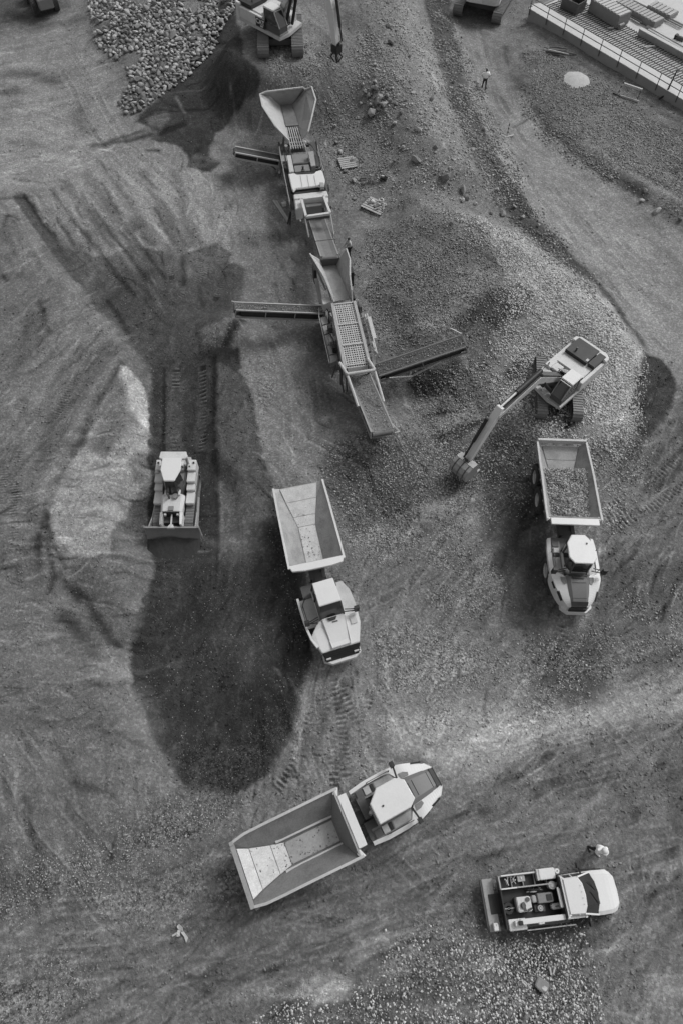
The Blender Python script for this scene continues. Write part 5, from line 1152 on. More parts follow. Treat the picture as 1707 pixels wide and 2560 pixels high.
# ---------------------------------------------------------------- pallets, planks and litter
def pallet(px, py, ang, sx, sy, label):
    x, y = GS(px, py); root = empty('pallet', (x, y, hz(x, y) + .03), ang, label, 'pallet')
    n = 6
    for i in range(n):
        mb = MB(); y0 = -sy / 2 + i * (sy - .2) / (n - 1); mb.box(-sx / 2, sx / 2, y0, y0 + .2, .16, .19); mb.build('slat', 'timber', root)
    for i in range(3):
        mb = MB(); x0 = -sx / 2 + i * (sx - .15) / 2; mb.box(x0, x0 + .15, -sy / 2, sy / 2, 0, .155); mb.build('bearer', 'dark_timber', root)
    return root, x, y
pallet(868, 411, R(14), 1.5, 1.6, 'bare wooden pallet lying on the rubble beside the crusher')
p2, px2, py2 = pallet(937, 519, R(-35), 2.1, 1.6, 'wooden pallet heaped with bags and scrap beside the gravel mound')
zp = hz(px2, py2) + .24
for i, (dx, dy, lab) in enumerate(((-.35, .45, 'pale sack at the left of the loaded pallet'), (.15, -.05, 'grey folded sack in the middle of the loaded pallet'), (.55, .5, 'round pale coil on top of the loaded pallet'))):
    t = empty('sack' if i < 2 else 'coil', (px2 + dx, py2 + dy, zp), .5 * i, lab, 'sack' if i < 2 else 'coil')
    mb = MB()
    if i < 2: mb.loft([[(-.35, -.2, .0), (-.35, .2, 0), (-.3, .15, .12), (-.3, -.15, .12)], [(0, -.27, 0), (0, .27, 0), (.02, .2, .3), (0, -.2, .27)], [(.35, -.2, 0), (.35, .2, 0), (.3, .15, .1), (.3, -.15, .12)]]); mb.build('bag', 'light_panel' if i == 0 else 'bright_steel', t, .04)
    else: mb.lathe((0, 0, .12), (0, 0, 1), [(-.1, .12), (-.1, .25), (.1, .25), (.1, .12)], 20); mb.build('ring', 'light_panel', t)
    mb = MB(); mb.bar((-.1, -.2, .28), (.1, .2, .28), .05, .03); mb.build('strap', 'dark_grey', t)
t = empty('scrap_iron', (px2 + .25, py2 - .3, zp), 0, 'jumble of iron offcuts on the right of the loaded pallet', 'scrap')
for i in range(10):
    mb = MB(); a = random.uniform(0, 3.1); x, y = random.uniform(-.6, .6), random.uniform(-.35, .5); l = random.uniform(.12, .3); mb.bar((x - l * math.cos(a), y - l * math.sin(a), .03 + .02 * i), (x + l * math.cos(a), y + l * math.sin(a), .06 + .02 * i), .07, .05); mb.build('offcut', random.choice(['dark_grey', 'light_panel', 'worn_steel']), t)
x, y = GS(925, 456); z = hz(x, y)
t = empty('bucket', (x - .1, y, z), 0, 'two open black buckets standing together on the rubble', 'bucket')
for i, (dx, dy) in enumerate(((0, 0), (.5, -.12))):
    mb = MB(); mb.cyl((dx, dy, 0), (dx, dy, .38), .16, 16, .2); p_ = mb.build('pail', 'light_panel' if i else 'worn_steel', t); mb = MB(); mb.cyl((dx, dy, .37), (dx, dy, .385), .185, 16); mb.build('opening', 'black_part', t)
x, y = GS(958, 453); z = hz(x, y)
t = empty('machine_scrap', (x, y, z), .3, 'black broken machine part lying beside the two buckets', 'scrap')
for i in range(8):
    mb = MB(); a, b = [Vector((random.uniform(-.4, .4), random.uniform(-.4, .4), random.uniform(.05, .4))) for _ in range(2)]; mb.bar(a, b, .14, .12); mb.build('fragment', 'black_part' if i % 4 else 'light_panel', t)
x, y = GS(908, 449)
t = empty('metal_box', (x, y, hz(x, y)), .1, 'small dark metal box left of the two buckets', 'box'); mb = MB(); mb.box(-.28, .28, -.15, .15, 0, .25); mb.build('case', 'dark_grey', t, .02); mb = MB(); mb.box(-.28, .28, -.19, -.155, 0, .16); mb.build('flap', 'light_panel', t)
# planks and bucket left of the crusher
for i, (a, b, lab) in enumerate((((684, 502), (721, 556), 'longer grey plank lying left of the crusher'), ((691, 503), (722, 553), 'thin pale plank lying against the longer plank by the crusher'))):
    (x0, y0), (x1, y1) = GS(*a), GS(*b); mb = MB(); z0, z1 = hz(x0, y0) + .06 + .03 * i, hz(x1, y1) + .06 + .03 * i; mb.bar((x0, y0, z0), (x1, y1, z1), .2 - .06 * i, .07); tag(mb.build('plank', 'timber' if i else 'worn_steel', None, .01), lab, 'plank')
x, y = GS(711, 515); t = empty('white_tub', (x, y, hz(x, y)), .3, 'small white tub on the ground by the crusher planks', 'tub'); mb = MB(); mb.box(-.18, .18, -.13, .13, 0, .3); mb.build('tub', 'clean_white', t, .03); mb = MB(); mb.box(-.2, .2, -.15, .15, .3, .33); mb.build('lid', 'white_paint', t)
# torn wrapper in the foreground, concrete chunk in the gravel
x, y = GS(453, 2333); z = hz(x, y); mb = MB(); kx = 1 / 620.
V_ = lambda a, b: ((a - 700) * kx, -(b - 650) * kx)
for q, h in (([(565, 470), (615, 400), (740, 490), (770, 590), (640, 560)], .16), ([(430, 700), (560, 630), (680, 620), (680, 730), (600, 740), (560, 690), (450, 745)], .10), ([(690, 610), (790, 600), (955, 780), (905, 900), (820, 740)], .14), ([(590, 560), (690, 560), (680, 640), (590, 650)], .12)):
    P_ = [V_(*p) for p in q]; mb.prism(P_, 0.0, [h * random.uniform(.5, 1.2) for _ in P_])
o = mb.build('torn_sheet', 'light_panel'); o.location = (x, y, z + .01); tag(o, 'crumpled white torn sheet lying on the bare ground', 'litter')
x, y = GS(1352, 2462); z = hz(x, y) + .08; t = empty('concrete_block', (x, y, z), R(-38), 'broken concrete block lying on the lower gravel', 'concrete block'); t.scale = (.85, .85, .6)
mb = MB(); mb.prism([(-.35, -.3), (-.4, .25), (0, .33), (.35, .3), (.38, -.2), (.1, -.33)], -.1, [.32, .22, .2, .3, .24, .35]); mb.build('block', 'mid_grey', t, .05); mb = MB(); mb.prism([(.0, -.2), (.05, .1), (.3, .12), (.28, -.18)], .1, [.36, .3, .3, .4]); mb.build('broken_face', 'worn_steel', t, .04)
for i, (a, b, lab) in enumerate((((1374, 2437), (1370, 2416), 'left pale stick beside the concrete block'), ((1379, 2435), (1383, 2417), 'right pale stick beside the concrete block'))):
    (x0, y0), (x1, y1) = GS(*a), GS(*b); mb = MB(); mb.bar((x0, y0, hz(x0, y0) + .18), (x1, y1, hz(x1, y1) + .22), .09, .07); tag(mb.build('stick', 'light_panel', None, .02), lab, 'stick')

# ---------------------------------------------------------------- road things
def striped_post(root, p, q, wd, n=7):
    P, Q = Vector(p), Vector(q)
    for i in range(n):
        mb = MB(); mb.bar(P.lerp(Q, i / n), P.lerp(Q, (i + 1) / n), wd, wd * .4); mb.build('stripe', 'white_paint' if i % 2 == 0 else 'dark_grey', root)
x, y = GS(1266, 340); z = hz(x, y); t = empty('road_marker', (x, y, z), R(12), 'leaning striped marker post on a pale base standing on the haul road', 'marker post')
striped_post(t, (.05, .05, .08), (.15, .35, 1.15), .16, 7); mb = MB(); mb.bar((-.5, .15, .06), (-.15, -.25, .06), .2, .12); mb.bar((-.15, -.25, .06), (.65, -.1, .06), .16, .12); mb.build('base', 'light_panel', t, .02)
(x, y) = GS(1556, 238); z = hz(x, y); t = empty('barrier', (x, y, z), R(-28), 'striped trestle barrier with a low rail on the field beside the concrete wall', 'barrier')
striped_post(t, (-.5, -.1, .0), (-.4, .2, 1.2), .28, 6); mb = MB(); mb.bar((-.3, .1, 1.0), (1.6, .1, .9), .14, .2); mb.bar((-.2, -.4, .1), (1.7, -.5, .1), .12, .16); mb.build('rail', 'light_panel', t); mb = MB(); mb.bar((1.5, .1, .9), (1.5, -.4, .0), .08); mb.bar((-1.0, -.3, .1), (-.2, -.5, .05), .1, .2); mb.build('leg', 'dark_grey', t)
(x, y) = GS(1658, 246); z = hz(x, y); t = empty('iron_post', (x, y, z), 0, 'dark tapered iron post with splayed foot in front of the concrete wall', 'post')
mb = MB(); mb.cyl((0, 0, 0), (.12, -.1, 2.7), .12, 8, .05); mb.bar((.12, -.1, 2.7), (.35, 0, 2.75), .1); mb.build('shaft', 'black_part', t); mb = MB(); mb.bar((0, 0, .3), (-.5, -.1, .0), .12); mb.bar((0, 0, .3), (.5, -.2, .0), .12); mb.build('foot', 'black_part', t)
(x, y) = GS(1400, 134); z = hz(x, y); t = empty('timber_heap', (x, y, z), R(-22), 'heap of dark broken timbers at the field edge below the concrete wall', 'timber heap')
for i in range(14):
    mb = MB(); y0 = random.uniform(-.5, .5); a = random.uniform(-.18, .18); L = random.uniform(1.0, 2.3); x0 = random.uniform(-.8, .6); mb.bar((x0 - L * .5, y0 - a, .05 + .02 * i), (x0 + L * .5, y0 + a, .08 + .02 * i), .1, .08); mb.build('board', 'dark_timber' if i % 5 else 'light_panel', t)
(x, y) = GS(1328, 42); z = hz(x, y); t = empty('scaffold_trestle', (x, y, z), R(20), 'dark trestle with a pale top at the end of the concrete wall', 'trestle')
mb = MB(); mb.box(-.2, 1.0, -.5, .4, 1.0, 1.08); mb.build('top', 'light_panel', t); mb = MB()
for xx in (-.2, .9):
    for yy in (-.45, .35): mb.bar((xx, yy, 0), (xx, yy, 1.0), .08)
mb.bar((-.2, -.45, .5), (.9, -.45, .5), .07); mb.bar((-.6, .1, 1.0), (-.1, 0, .1), .07); mb.build('legs', 'black_part', t)
(x, y) = GS(1440, 201); z = hz(x, y)
vs = [(0, 0, .28)]; N = 26
for k in (0.35, .7, 1.0):
    for i in range(N):
        a = 2 * math.pi * i / N; r = 1.25 * k * (1 + .22 * float(vn(np.array(math.cos(a) * 2 + 5), np.array(math.sin(a) * 2 + 9)))); vs.append((r * math.cos(a) * 1.05, r * math.sin(a) * 1.25, .26 * (1 - k ** 2) - .03 + .04 * random.random()))
fs = [(0, 1 + i, 1 + (i + 1) % N) for i in range(N)] + [(1 + k * N + i, 1 + (k + 1) * N + i, 1 + (k + 1) * N + (i + 1) % N, 1 + k * N + (i + 1) % N) for k in range(2) for i in range(N)]
mb = MB(); mb.add(vs, fs); o = mb.build('lime_pile', 'lime', None, 0, True); o.location = (x, y, z + .02); tag(o, 'flat pale heap of spilled powder on the gravel field', 'powder heap')

# ---------------------------------------------------------------- construction platform, top right
SZ = 1.5
e0 = Vector((*S(1322, 22, SZ), 0)); e1 = Vector((*S(1705, 249, SZ), 0)); ed = (e1 - e0).normalized(); en = Vector((-ed.y, ed.x, 0))   # en points into the platform
if en.y < 0: en = -en
pang = math.atan2(ed.y, ed.x); LP = (e1 - e0).length + 16
root = empty('building_platform', (e0.x, e0.y, 0), pang, 'concrete foundation platform with rebar deck behind the railing, top right', 'platform')
mb = MB(); mb.box(0, LP, 0, .25, -1.0, SZ - .02); mb.box(0, .25, .25, 26, -1.0, SZ - .02); mb.build('retaining_wall', 'concrete_wall', root)
mb = MB(); mb.box(-.05, LP, -.03, 1.9, SZ - .015, SZ + .05); mb.build('coping', 'concrete', root)
mb = MB(); mb.box(.25, LP, 1.9, 26, SZ - .3, SZ - .12); mb.build('slab', 'concrete', root)
mb = MB()
for i in range(int((LP - 1) / .34)): x = .6 + i * .34; mb.bar((x, 1.95, SZ - .06), (x + .35, 6.0 , SZ - .06), .09, .06)
for i in range(5): mb.bar((.5, 2.1 + i * .95, SZ - .10), (LP, 2.1 + i * .95, SZ - .10), .05, .04)
mb.build('rebar_mat', 'dark_grey', root)
t = empty('guard_rail', (e0.x, e0.y, SZ + .05), pang, 'dark pipe railing along the concrete wall edge', 'railing')
for i in range(16):
    mb = MB(); x = .2 + i * 2.55; mb.bar((x, -.08, -.55), (x, -.08, 1.1), .06); mb.build('post', 'dark_grey', t)
for z in (.55, 1.1):
    mb = MB(); mb.bar((0, -.08, z), (LP, -.08, z), .06); mb.build('rail', 'dark_grey', t)
def L2(px, py, z=SZ):
    x, y = S(1320 + px / 4.0517, py / 4.0517, z); v = Vector((x, y, 0)) - e0; return v.dot(ed), v.dot(en)
def onplat(name, px, py, label, cat, rz=0):
    u, v = L2(px, py); p = e0 + ed * u + en * v; return empty(name, (p.x, p.y, SZ - .03), pang + rz, label, cat)
t = onplat('skip_bin', 400, 110, 'dark open metal bin on the platform near the wall corner', 'bin', R(6))
mb = MB(); mb.box(-1.1, 1.1, 0, 1.5, 0, .1)
for a in ((-1.1, 1.1, 0, .08), (-1.1, 1.1, 1.42, 1.5)): mb.box(a[0], a[1], a[2], a[3], .1, 1.0)
for a in ((-1.1, -1.02), (1.02, 1.1)): mb.box(a[0], a[1], .08, 1.42, .1, 1.0)
mb.build('shell', 'dark_grey', t); mb = MB(); mb.box(-.2, .05, .08, 1.42, .6, .98); mb.build('divider', 'black_part', t)
def stack(px, py, lx, ly, h, n, label, rz=0, top='timber', frame='dark_timber'):
    t = onplat('panel_stack', px, py, label, 'panel stack', rz); mb = MB(); mb.box(0, lx, 0, ly, 0, h); mb.build('lower_panels', frame, t, .02)
    for i in range(n): mb = MB(); x = (i + .12) * lx / n; mb.box(x, x + lx / n * .72, .08, ly - .08, h, h + .07); mb.build('board', top, t)
    return t
stack(600, 110, 4.3, 1.8, 1.15, 9, 'tall stack of formwork panels with a striped pale top beside the dark bin', R(-3), 'light_panel', 'mid_grey')
stack(835, 248, 1.2, .8, .35, 4, 'small low stack of pale boards beside the tall panel stack', R(-3), 'light_panel', 'mid_grey')
stack(860, 68, 5.6, 1.6, .55, 12, 'long low stack of formwork panels behind the tall stack', R(0), 'timber', 'mid_grey')
stack(1190, 95, 3.0, 1.6, .4, 6, 'flat frame panel stack furthest back on the platform', R(4), 'worn_steel', 'concrete_wall')
t = onplat('steel_beam', 1100, 350, 'thick grey beam lying nearest the rebar deck', 'beam', R(1)); mb = MB(); mb.box(0, 7.4, 0, .35, 0, .55); mb.build('web', 'worn_steel', t, .02); mb = MB(); mb.box(0, 7.4, -.05, .4, .55, .62); mb.build('flange', 'light_panel', t)
for i, (px, py, L, lab) in enumerate(((1190, 330, 6.5, 'pale plank just behind the thick grey beam'), (1200, 305, 7.5, 'middle dark-edged plank behind the thick grey beam'), (1190, 270, 8.5, 'furthest plank of the row behind the thick grey beam'))):
    t = onplat('plank', px, py, lab, 'plank', R(-2 + i)); mb = MB(); mb.box(0, L, 0, .3, 0, .12); mb.build('board', 'light_panel' if i != 1 else 'worn_steel', t, .01)
t = onplat('steel_bundle', 890, 105, 'bundle of thin steel bars between the panel stacks', 'steel bars', R(-4))
for i in range(5): mb = MB(); mb.bar((0, i * .16, .06), (3.4, i * .16 + .1, .1), .07); mb.build('bar', 'dark_grey' if i % 2 else 'light_panel', t)
t = onplat('steel_bundle', 1010, 25, 'long bundle of steel bars near the top edge of the platform', 'steel bars', R(2))
for i in range(5): mb = MB(); mb.bar((0, i * .2, .06), (7.0, i * .2 + .1, .1), .07); mb.build('bar', 'dark_grey' if i % 2 else 'light_panel', t)
t = onplat('drum', 1500, 405, 'small dark drum lying on the pale platform floor', 'drum', R(10)); mb = MB(); mb.cyl((0, 0, .25), (.7, 0, .25), .24, 16); mb.build('barrel', 'dark_grey', t); mb = MB(); mb.box(-.35, -.1, -.1, .35, 0, .45); mb.build('bracket', 'black_part', t)
t = onplat('batten', 1160, 480, 'short pale batten lying across the rebar below the beam', 'batten', R(60)); mb = MB(); mb.box(0, 1.3, 0, .12, 0, .1); mb.build('board', 'white_paint', t); mb = MB(); mb.box(.0, .1, -.04, .16, .1, .13); mb.build('cleat', 'worn_steel', t)
t = onplat('batten', 800, 290, 'short white batten at the foot of the tall panel stack', 'batten', R(60)); mb = MB(); mb.box(0, .7, 0, .12, 0, .1); mb.build('board', 'white_paint', t); mb = MB(); mb.box(.0, .1, -.04, .16, .1, .13); mb.build('cleat', 'worn_steel', t)

# ---------------------------------------------------------------- rocks
def in_poly(poly, x, y):
    c = False; n = len(poly)
    for i in range(n):
        ax, ay = poly[i]; bx, by = poly[(i + 1) % n]
        if (ay > y) != (by > y) and x < (bx - ax) * (y - ay) / (by - ay) + ax: c = not c
    return c
def rock_mesh(k):
    bm = bmesh.new(); bmesh.ops.create_icosphere(bm, subdivisions=1 if k % 2 else 2, radius=1)
    r = random.Random(k); planes = [(Vector((r.gauss(0, 1), r.gauss(0, 1), r.gauss(0, 1))).normalized(), r.uniform(.35, .75)) for _ in range(12)]
    for v in bm.verts:
        if k % 2: v.co *= r.uniform(.72, 1.12)
        for n_, d_ in planes:
            e = v.co.dot(n_) - d_
            if e > 0: v.co -= n_ * e
        v.co.x *= 1.15
    me = bpy.data.meshes.new('rock'); bm.to_mesh(me); bm.free(); me.materials.append(MT[('pale_rock', 'grey_rock', 'mid_rock', 'dark_rock')[(k // 2) % 4]]); return me
RM = [rock_mesh(k) for k in range(16)]
def rock(x, y, s, name, label, cat, group, sink=.15, zz=None):
    o = bpy.data.objects.new(name, random.choice(RM[1::2]) if name == 'boulder' else random.choice(RM)); COL.objects.link(o)
    o.location = (x, y, (hz(x, y) if zz is None else zz) + s * (.5 - sink)); o.scale = (s * .6 * random.uniform(.8, 1.3), s * .6 * random.uniform(.8, 1.2), s * .6 * random.uniform(.55, .9)); o.rotation_euler = (random.uniform(-.5, .5), random.uniform(-.5, .5), random.uniform(0, 6.28))
    return tag(o, label, cat, group)
HP = [G(*p) for p in [(205, -30), (205, 30), (222, 55), (218, 95), (245, 125), (285, 150), (305, 185), (290, 215), (272, 240), (292, 262), (318, 262), (345, 240), (375, 218), (420, 190), (460, 150), (490, 120), (505, 80), (525, 45), (545, 10), (540, -30)]]
xs = [p[0] for p in HP]; ys = [p[1] for p in HP]; pts = []
tries = 0
while len(pts) < 1000 and tries < 40000:
    tries += 1; x, y = random.uniform(min(xs), max(xs)), random.uniform(min(ys), max(ys))
    if not in_poly(HP, x, y) : continue
    if fbm(np.array(x), np.array(y), 3.5, 2, 77) > .33: continue
    s = random.uniform(.3, .6) if random.random() < .7 else random.uniform(.55, .8)
    if any((x - a) ** 2 + (y - b) ** 2 < (.40 * (s + c)) ** 2 for a, b, c in pts): continue
    pts.append((x, y, s))
pts.sort(key=lambda p: -p[2])
hzs = height(np.array([p[0] for p in pts]), np.array([p[1] for p in pts]))
for i, (x, y, s) in enumerate(pts[:240]): rock(x, y, s, 'rock', 'pale angular rock, one of the larger stones in the rock heap at the top left', 'rock', 'larger rocks of the top left heap', .12, hzs[i])
rest = pts[240:]; zz = hzs[240:]
P_ = np.array([(p[0], p[1], z + p[2] * .28) for p, z in zip(rest, zz)]); k = len(P_)
q = rng.random(k); o = stones_mesh('heap_stones', P_, np.array([p[2] * 1.3 for p in rest]), .16 + .36 * q, flat=.7); tag(o, 'smaller pale stones filling the rock heap at the top left', 'stones', None, 'stuff')
# boulders on the rubble slope, each with its photographed place (1568 view) and size
BL = [(893, 62, .9), (898, 102, 1.0), (862, 208, .8), (845, 222, .7), (866, 236, .9), (880, 245, 1.0), (878, 218, .6), (896, 232, .5), (852, 265, 1.1), (905, 285, .6), (920, 262, .6), (947, 215, .6), (990, 230, .8), (1000, 255, .6), (940, 190, .5), (832, 195, .5), (952, 370, 1.0), (1022, 412, 1.3), (1062, 440, .9), (1072, 458, .7), (1062, 462, .6), (1152, 495, .9), (1180, 478, .6), (1090, 470, .5), (1126, 492, .5), (1035, 515, .6), (782, 352, .7), (790, 362, .5), (812, 418, .7), (833, 424, .5), (792, 396, .6), (810, 372, .8), (815, 458, .4), (1140, 438, .6), (1200, 500, .5), (1235, 520, .6), (1110, 300, .6), (1056, 200, .5), (1506, 488, 1.0), (1560, 505, .6), (1472, 462, .6), (1400, 410, .6), (1480, 440, .5), (1085, 345, .5), (1040, 190, .5), (1118, 350, .5), (960, 300, .6), (1000, 340, .5), (925, 340, .5), (905, 372, .6), (772, 330, .6), (768, 292, .6), (940, 130, .5), (985, 170, .5), (860, 150, .5), (838, 215, .6), (855, 205, .6), (872, 228, .8), (888, 222, .7), (850, 245, .8), (868, 255, .6), (884, 258, .5), (905, 240, .6), (912, 222, .5), (840, 270, .5), (828, 240, .5), (925, 245, .5), (860, 190, .5), (878, 200, .5), (900, 205, .5)]
for (px, py, s) in BL:
    x, y = G(px, py); rock(x, y, s * .95, 'boulder', 'loose grey boulder lying on the rubble slope or verge along the haul road', 'boulder', 'loose boulders along the haul road slope', .25)

# ---------------------------------------------------------------- the ground: one sheet to the horizon
def axis(core, a, b, out, n):
    g = np.linspace(0, 1, n + 1)[1:] ** 2.2
    return np.concatenate([(a - g * (a + out))[::-1], core, b + g * (out - b)])
ys_ = [-12.0]
while ys_[-1] < 108: ys_.append(ys_[-1] + .062 * max(.9, (1 + (max(ys_[-1], 0) / 45) ** 2) * .75))
YR = axis(np.array(ys_), ys_[0], ys_[-1], 2500, 26)
UC = np.linspace(-1, 1, 1001); NO = 24
W_ = np.clip(23 + .42 * np.clip(YR, -12, 110), 20, 70)
go = np.linspace(0, 1, NO + 1)[1:] ** 2.4
XX = np.concatenate([-(W_[:, None] + go[::-1][None] * (2500 - W_[:, None])), UC[None] * W_[:, None], W_[:, None] + go[None] * (2500 - W_[:, None])], 1)
YY = np.repeat(YR[:, None], XX.shape[1], 1)
nr, nc = XX.shape; X = XX.ravel(); Y = YY.ravel()
print('ground verts', X.size)
Z = height(X, Y)
def gidx(x0, x1, y0, y1):
    r0, r1 = np.searchsorted(YR, y0), np.searchsorted(YR, y1)
    if r1 <= r0: return np.zeros(0, int)
    s = X[r0 * nc:r1 * nc]; return np.nonzero((s > x0) & (s < x1))[0] + r0 * nc
_pm = polymask
def polymask(pts, XX_, YY_, fe):
    if XX_.size != X.size: return _pm(pts, XX_, YY_, fe)
    P = np.array(pts, float); x0, y0 = P.min(0) - fe - 2.5; x1, y1 = P.max(0) + fe + 2.5; ix = gidx(x0, x1, y0, y1)
    i, m = _pm(pts, XX_[ix], YY_[ix], fe); return ix[i], m
core = (np.abs(X) < 75) & (Y > -13) & (Y < 112)
ii = np.nonzero(core)[0]
Z[ii] += fbm(X[ii], Y[ii], .9, 4, 60) * .07
KA = 0.65
V = np.full(X.shape, 100.0); V += fbm(X, Y, 14, 4, 70) * 10 + fbm(X, Y, 2.4, 6, 81) * 15
rag = .42
WX = X + fbm(X, Y, 2.2, 5, 91) * rag + fbm(X, Y, .5, 3, 93) * .22; WY = Y + fbm(X, Y, 2.2, 5, 97) * rag + fbm(X, Y, .5, 3, 95) * .22
def grain(ang, amp, c, r, st=7.0, sc=.55):
    cx, cy = G(*c); a = R(ang); u = X * math.cos(a) + Y * math.sin(a); v = -X * math.sin(a) + Y * math.cos(a)
    m = np.exp(-((np.hypot(X - cx, Y - cy) / r) ** 4)); V[:] += fbm(u / st, v, sc, 4, int(ang) + 200) * amp * .30 * m
grain(25, 8, (800, 2150), 13); grain(22, 8, (1250, 1700), 14); grain(62, 60, (60, 950), 15, 9, .35); grain(-57, 70, (280, 500), 14, 8, .35); grain(10, 110, (240, 1080), 5, 4, .4); grain(-52, 26, (1350, 560), 20); grain(-60, 60, (930, 200), 16, 5, .6); grain(5, 20, (200, 1600), 9); grain(15, 80, (120, 220), 14, 5, .7)
def pt(l): return [G(*p) for p in l]
def paint(poly, v, fe=1.0, k=1.0, warp=True):
    i, m = polymask(pt(poly), WX if warp else X, WY if warp else Y, fe); V[i] += (v + NB[i] * .62 * (v / 100) - V[i]) * m * k
def blob(c, rx, ry, v, k=1.0, rot=0):
    cx, cy = G(*c); dx, dy = WX - cx, WY - cy; c_, s_ = math.cos(rot), math.sin(rot); a = (dx * c_ + dy * s_) / rx; b = (-dx * s_ + dy * c_) / ry
    m = np.exp(-(a * a + b * b) ** 1.5) * k; V[:] += (v + NB * .62 * (v / 100) - V) * m
def streak(pl, w, dv, dz=0.0, warp=.4):
    P = pt(pl); A = np.array(P); i = gidx(A[:, 0].min() - 3 * w - .5, A[:, 0].max() + 3 * w + .5, A[:, 1].min() - 3 * w - .5, A[:, 1].max() + 3 * w + .5)
    d, s, o = linedist(P, X[i] + (WX[i] - X[i]) * warp, Y[i] + (WY[i] - Y[i]) * warp); m = np.exp(-(d / w) ** 2); V[i] += dv * m; Z[i] += dz * m
def tread(pl, w=.5, gauge=0, dv=16, dz=.035, sp=.26, fade=1.0):
    P = pt(pl); A = np.array(P); q = gauge + 1
    i = gidx(A[:, 0].min() - q, A[:, 0].max() + q, A[:, 1].min() - q, A[:, 1].max() + q)
    d, s, o = linedist(P, X[i], Y[i]); br = np.clip(.35 + 2.2 * fbm(X[i], Y[i], 1.1, 3, 33), 0, 1) * fade
    for off in ((-gauge / 2, gauge / 2) if gauge else (0,)):
        m = sstep((w / 2 - np.abs(o - off)) / .08 + .5) * (d < gauge / 2 + w) * br
        c = np.sin(2 * math.pi * s / sp * 1.25 + 1.5 * fbm(X[i], Y[i], 1.0, 2, 34)); V[i] += m * dv * c; Z[i] += m * (dz * c - .015)
ANCH = [((120, 220), 12, 20), ((60, 330), 8, 20), ((280, 500), -58, 20), ((450, 480), -75, 18), ((60, 950), 65, 14), ((60, 600), 50, 16), ((240, 1080), 8, 20), ((200, 1600), -5, 14), ((120, 1850), -70, 10), ((800, 2150), 22, 14), ((1250, 1700), 25, 14), ((1350, 560), -50, 10), ((700, 950), -55, 18), ((1500, 1150), 48, 18), ((450, 1000), 90, 8), ((930, 200), -65, 20), ((500, 1600), 80, 7), ((750, 1650), 88, 16), ((1480, 2000), 30, 12), ((250, 2250), 20, 12), ((640, 500), -80, 14), ((1100, 1500), 60, 12), ((1400, 250), -30, 12), ((1120, 150), -60, 10)]
AP = np.array([G(*a[0]) for a in ANCH])
def scuffs(n, l0, l1, w0, w1, k=1.0, seed=1):
    rr = random.Random(seed)
    for _ in range(n):
        px, py = rr.uniform(-60, 1628), rr.uniform(-20, 2372); x, y = S(px * 1.08868, py * 1.08868, .4)
        j = int(np.argmin(((AP - (x, y)) ** 2).sum(1))); a = R(ANCH[j][1] + rr.gauss(0, 14)); L = rr.uniform(l0, l1); w = rr.uniform(w0, w1); cu = rr.gauss(0, .25)
        c, s = math.cos(a), math.sin(a); i = gidx(x - L, x + L, y - L, y + L)
        if not i.size: continue
        dx, dy = X[i] - x, Y[i] - y; u = dx * c + dy * s; v = -dx * s + dy * c - cu * u * u / L * .6
        v = v + .25 * w * np.sin(u * 3 + px)
        m = np.clip(1 - (u / L) ** 2, 0, 1) * np.exp(-(v / w) ** 2); dv = ANCH[j][2] * rr.uniform(.4, 1.3) * k * (1 if rr.random() < .45 else -1)
        V[i] += dv * m; Z[i] += dv * m * .0016
def Z1(l, s=.3905): return [(a * s, b * s) for a, b in l]
NB = V - 100
# -- upper left: dry pale earth
paint([(-300, 60), (60, 90), (200, 60), (260, 130), (300, 260), (360, 320), (440, 350), (560, 400), (620, 560), (480, 620), (330, 560), (200, 520), (60, 430), (-300, 420)], 112, 3)
blob((380, 440), 7, 4, 124, .8); blob((120, 300), 6, 5, 120, .7); blob((440, 500), 4, 3, 120, .6)
paint([(-300, -200), (190, -200), (150, 20), (60, 60), (-300, 110)], 72, 2)
streak([(0, 175), (60, 165), (130, 190)], .8, -28); streak([(0, 215), (40, 208)], .6, -30); streak([(180, 255), (200, 300)], 1.2, -22); streak([(20, 30), (80, 60), (200, 40)], 1.0, -18)
streak([(0, 320), (60, 330), (150, 345)], .7, -16)
# ground under rock heap and beside
paint([(200, -60), (210, 90), (290, 180), (285, 265), (330, 268), (470, 150), (560, -60)], 92, .8)
# dark wet ground, top centre
paint(Z1([(790, 715), (850, 665), (930, 590), (1000, 500), (1080, 440), (1140, 370), (1220, 300), (1250, 200), (1240, 120), (1290, 20), (1390, 20), (1400, 130), (1430, 240), (1430, 330), (1500, 410), (1535, 470), (1500, 560), (1400, 650), (1350, 720), (1280, 790), (1230, 850), (1210, 920), (1240, 960), (1290, 960), (1250, 1010), (1200, 1015), (1110, 980), (1120, 940), (1060, 870), (1000, 850), (880, 820), (960, 760), (900, 770), (850, 730)]), 50, .22)
paint(Z1([(862, 700), (930, 670), (985, 640), (1000, 700), (950, 760), (885, 735)]), 80, .3); streak(Z1([(1035, 570), (1085, 660)]), .15, 40)
paint(Z1([(1110, 980), (1160, 900), (1230, 960), (1210, 990)]), 84, .2)
streak([(215, 335), (300, 322), (380, 300), (420, 285)], .35, -40, -.08); streak([(250, 325), (330, 300)], .3, -35, -.06); streak([(340, 345), (365, 348)], .25, -45)
blob((526, 406), 1.1, .9, 62); blob((470, 376), 1.2, .8, 62); blob((600, 300), 1.2, 2.4, 84, .6)
for a in ((150, 420, 260, 560), (200, 400, 330, 600), (270, 420, 350, 560), (330, 400, 420, 560), (400, 400, 440, 560)):
    streak([(a[0], a[1]), (a[2], a[3])], .5, -22, -.05)
paint([(540, 330), (610, 360), (640, 420), (650, 500), (600, 560), (545, 500), (560, 420)], 104, 1.2, .8)
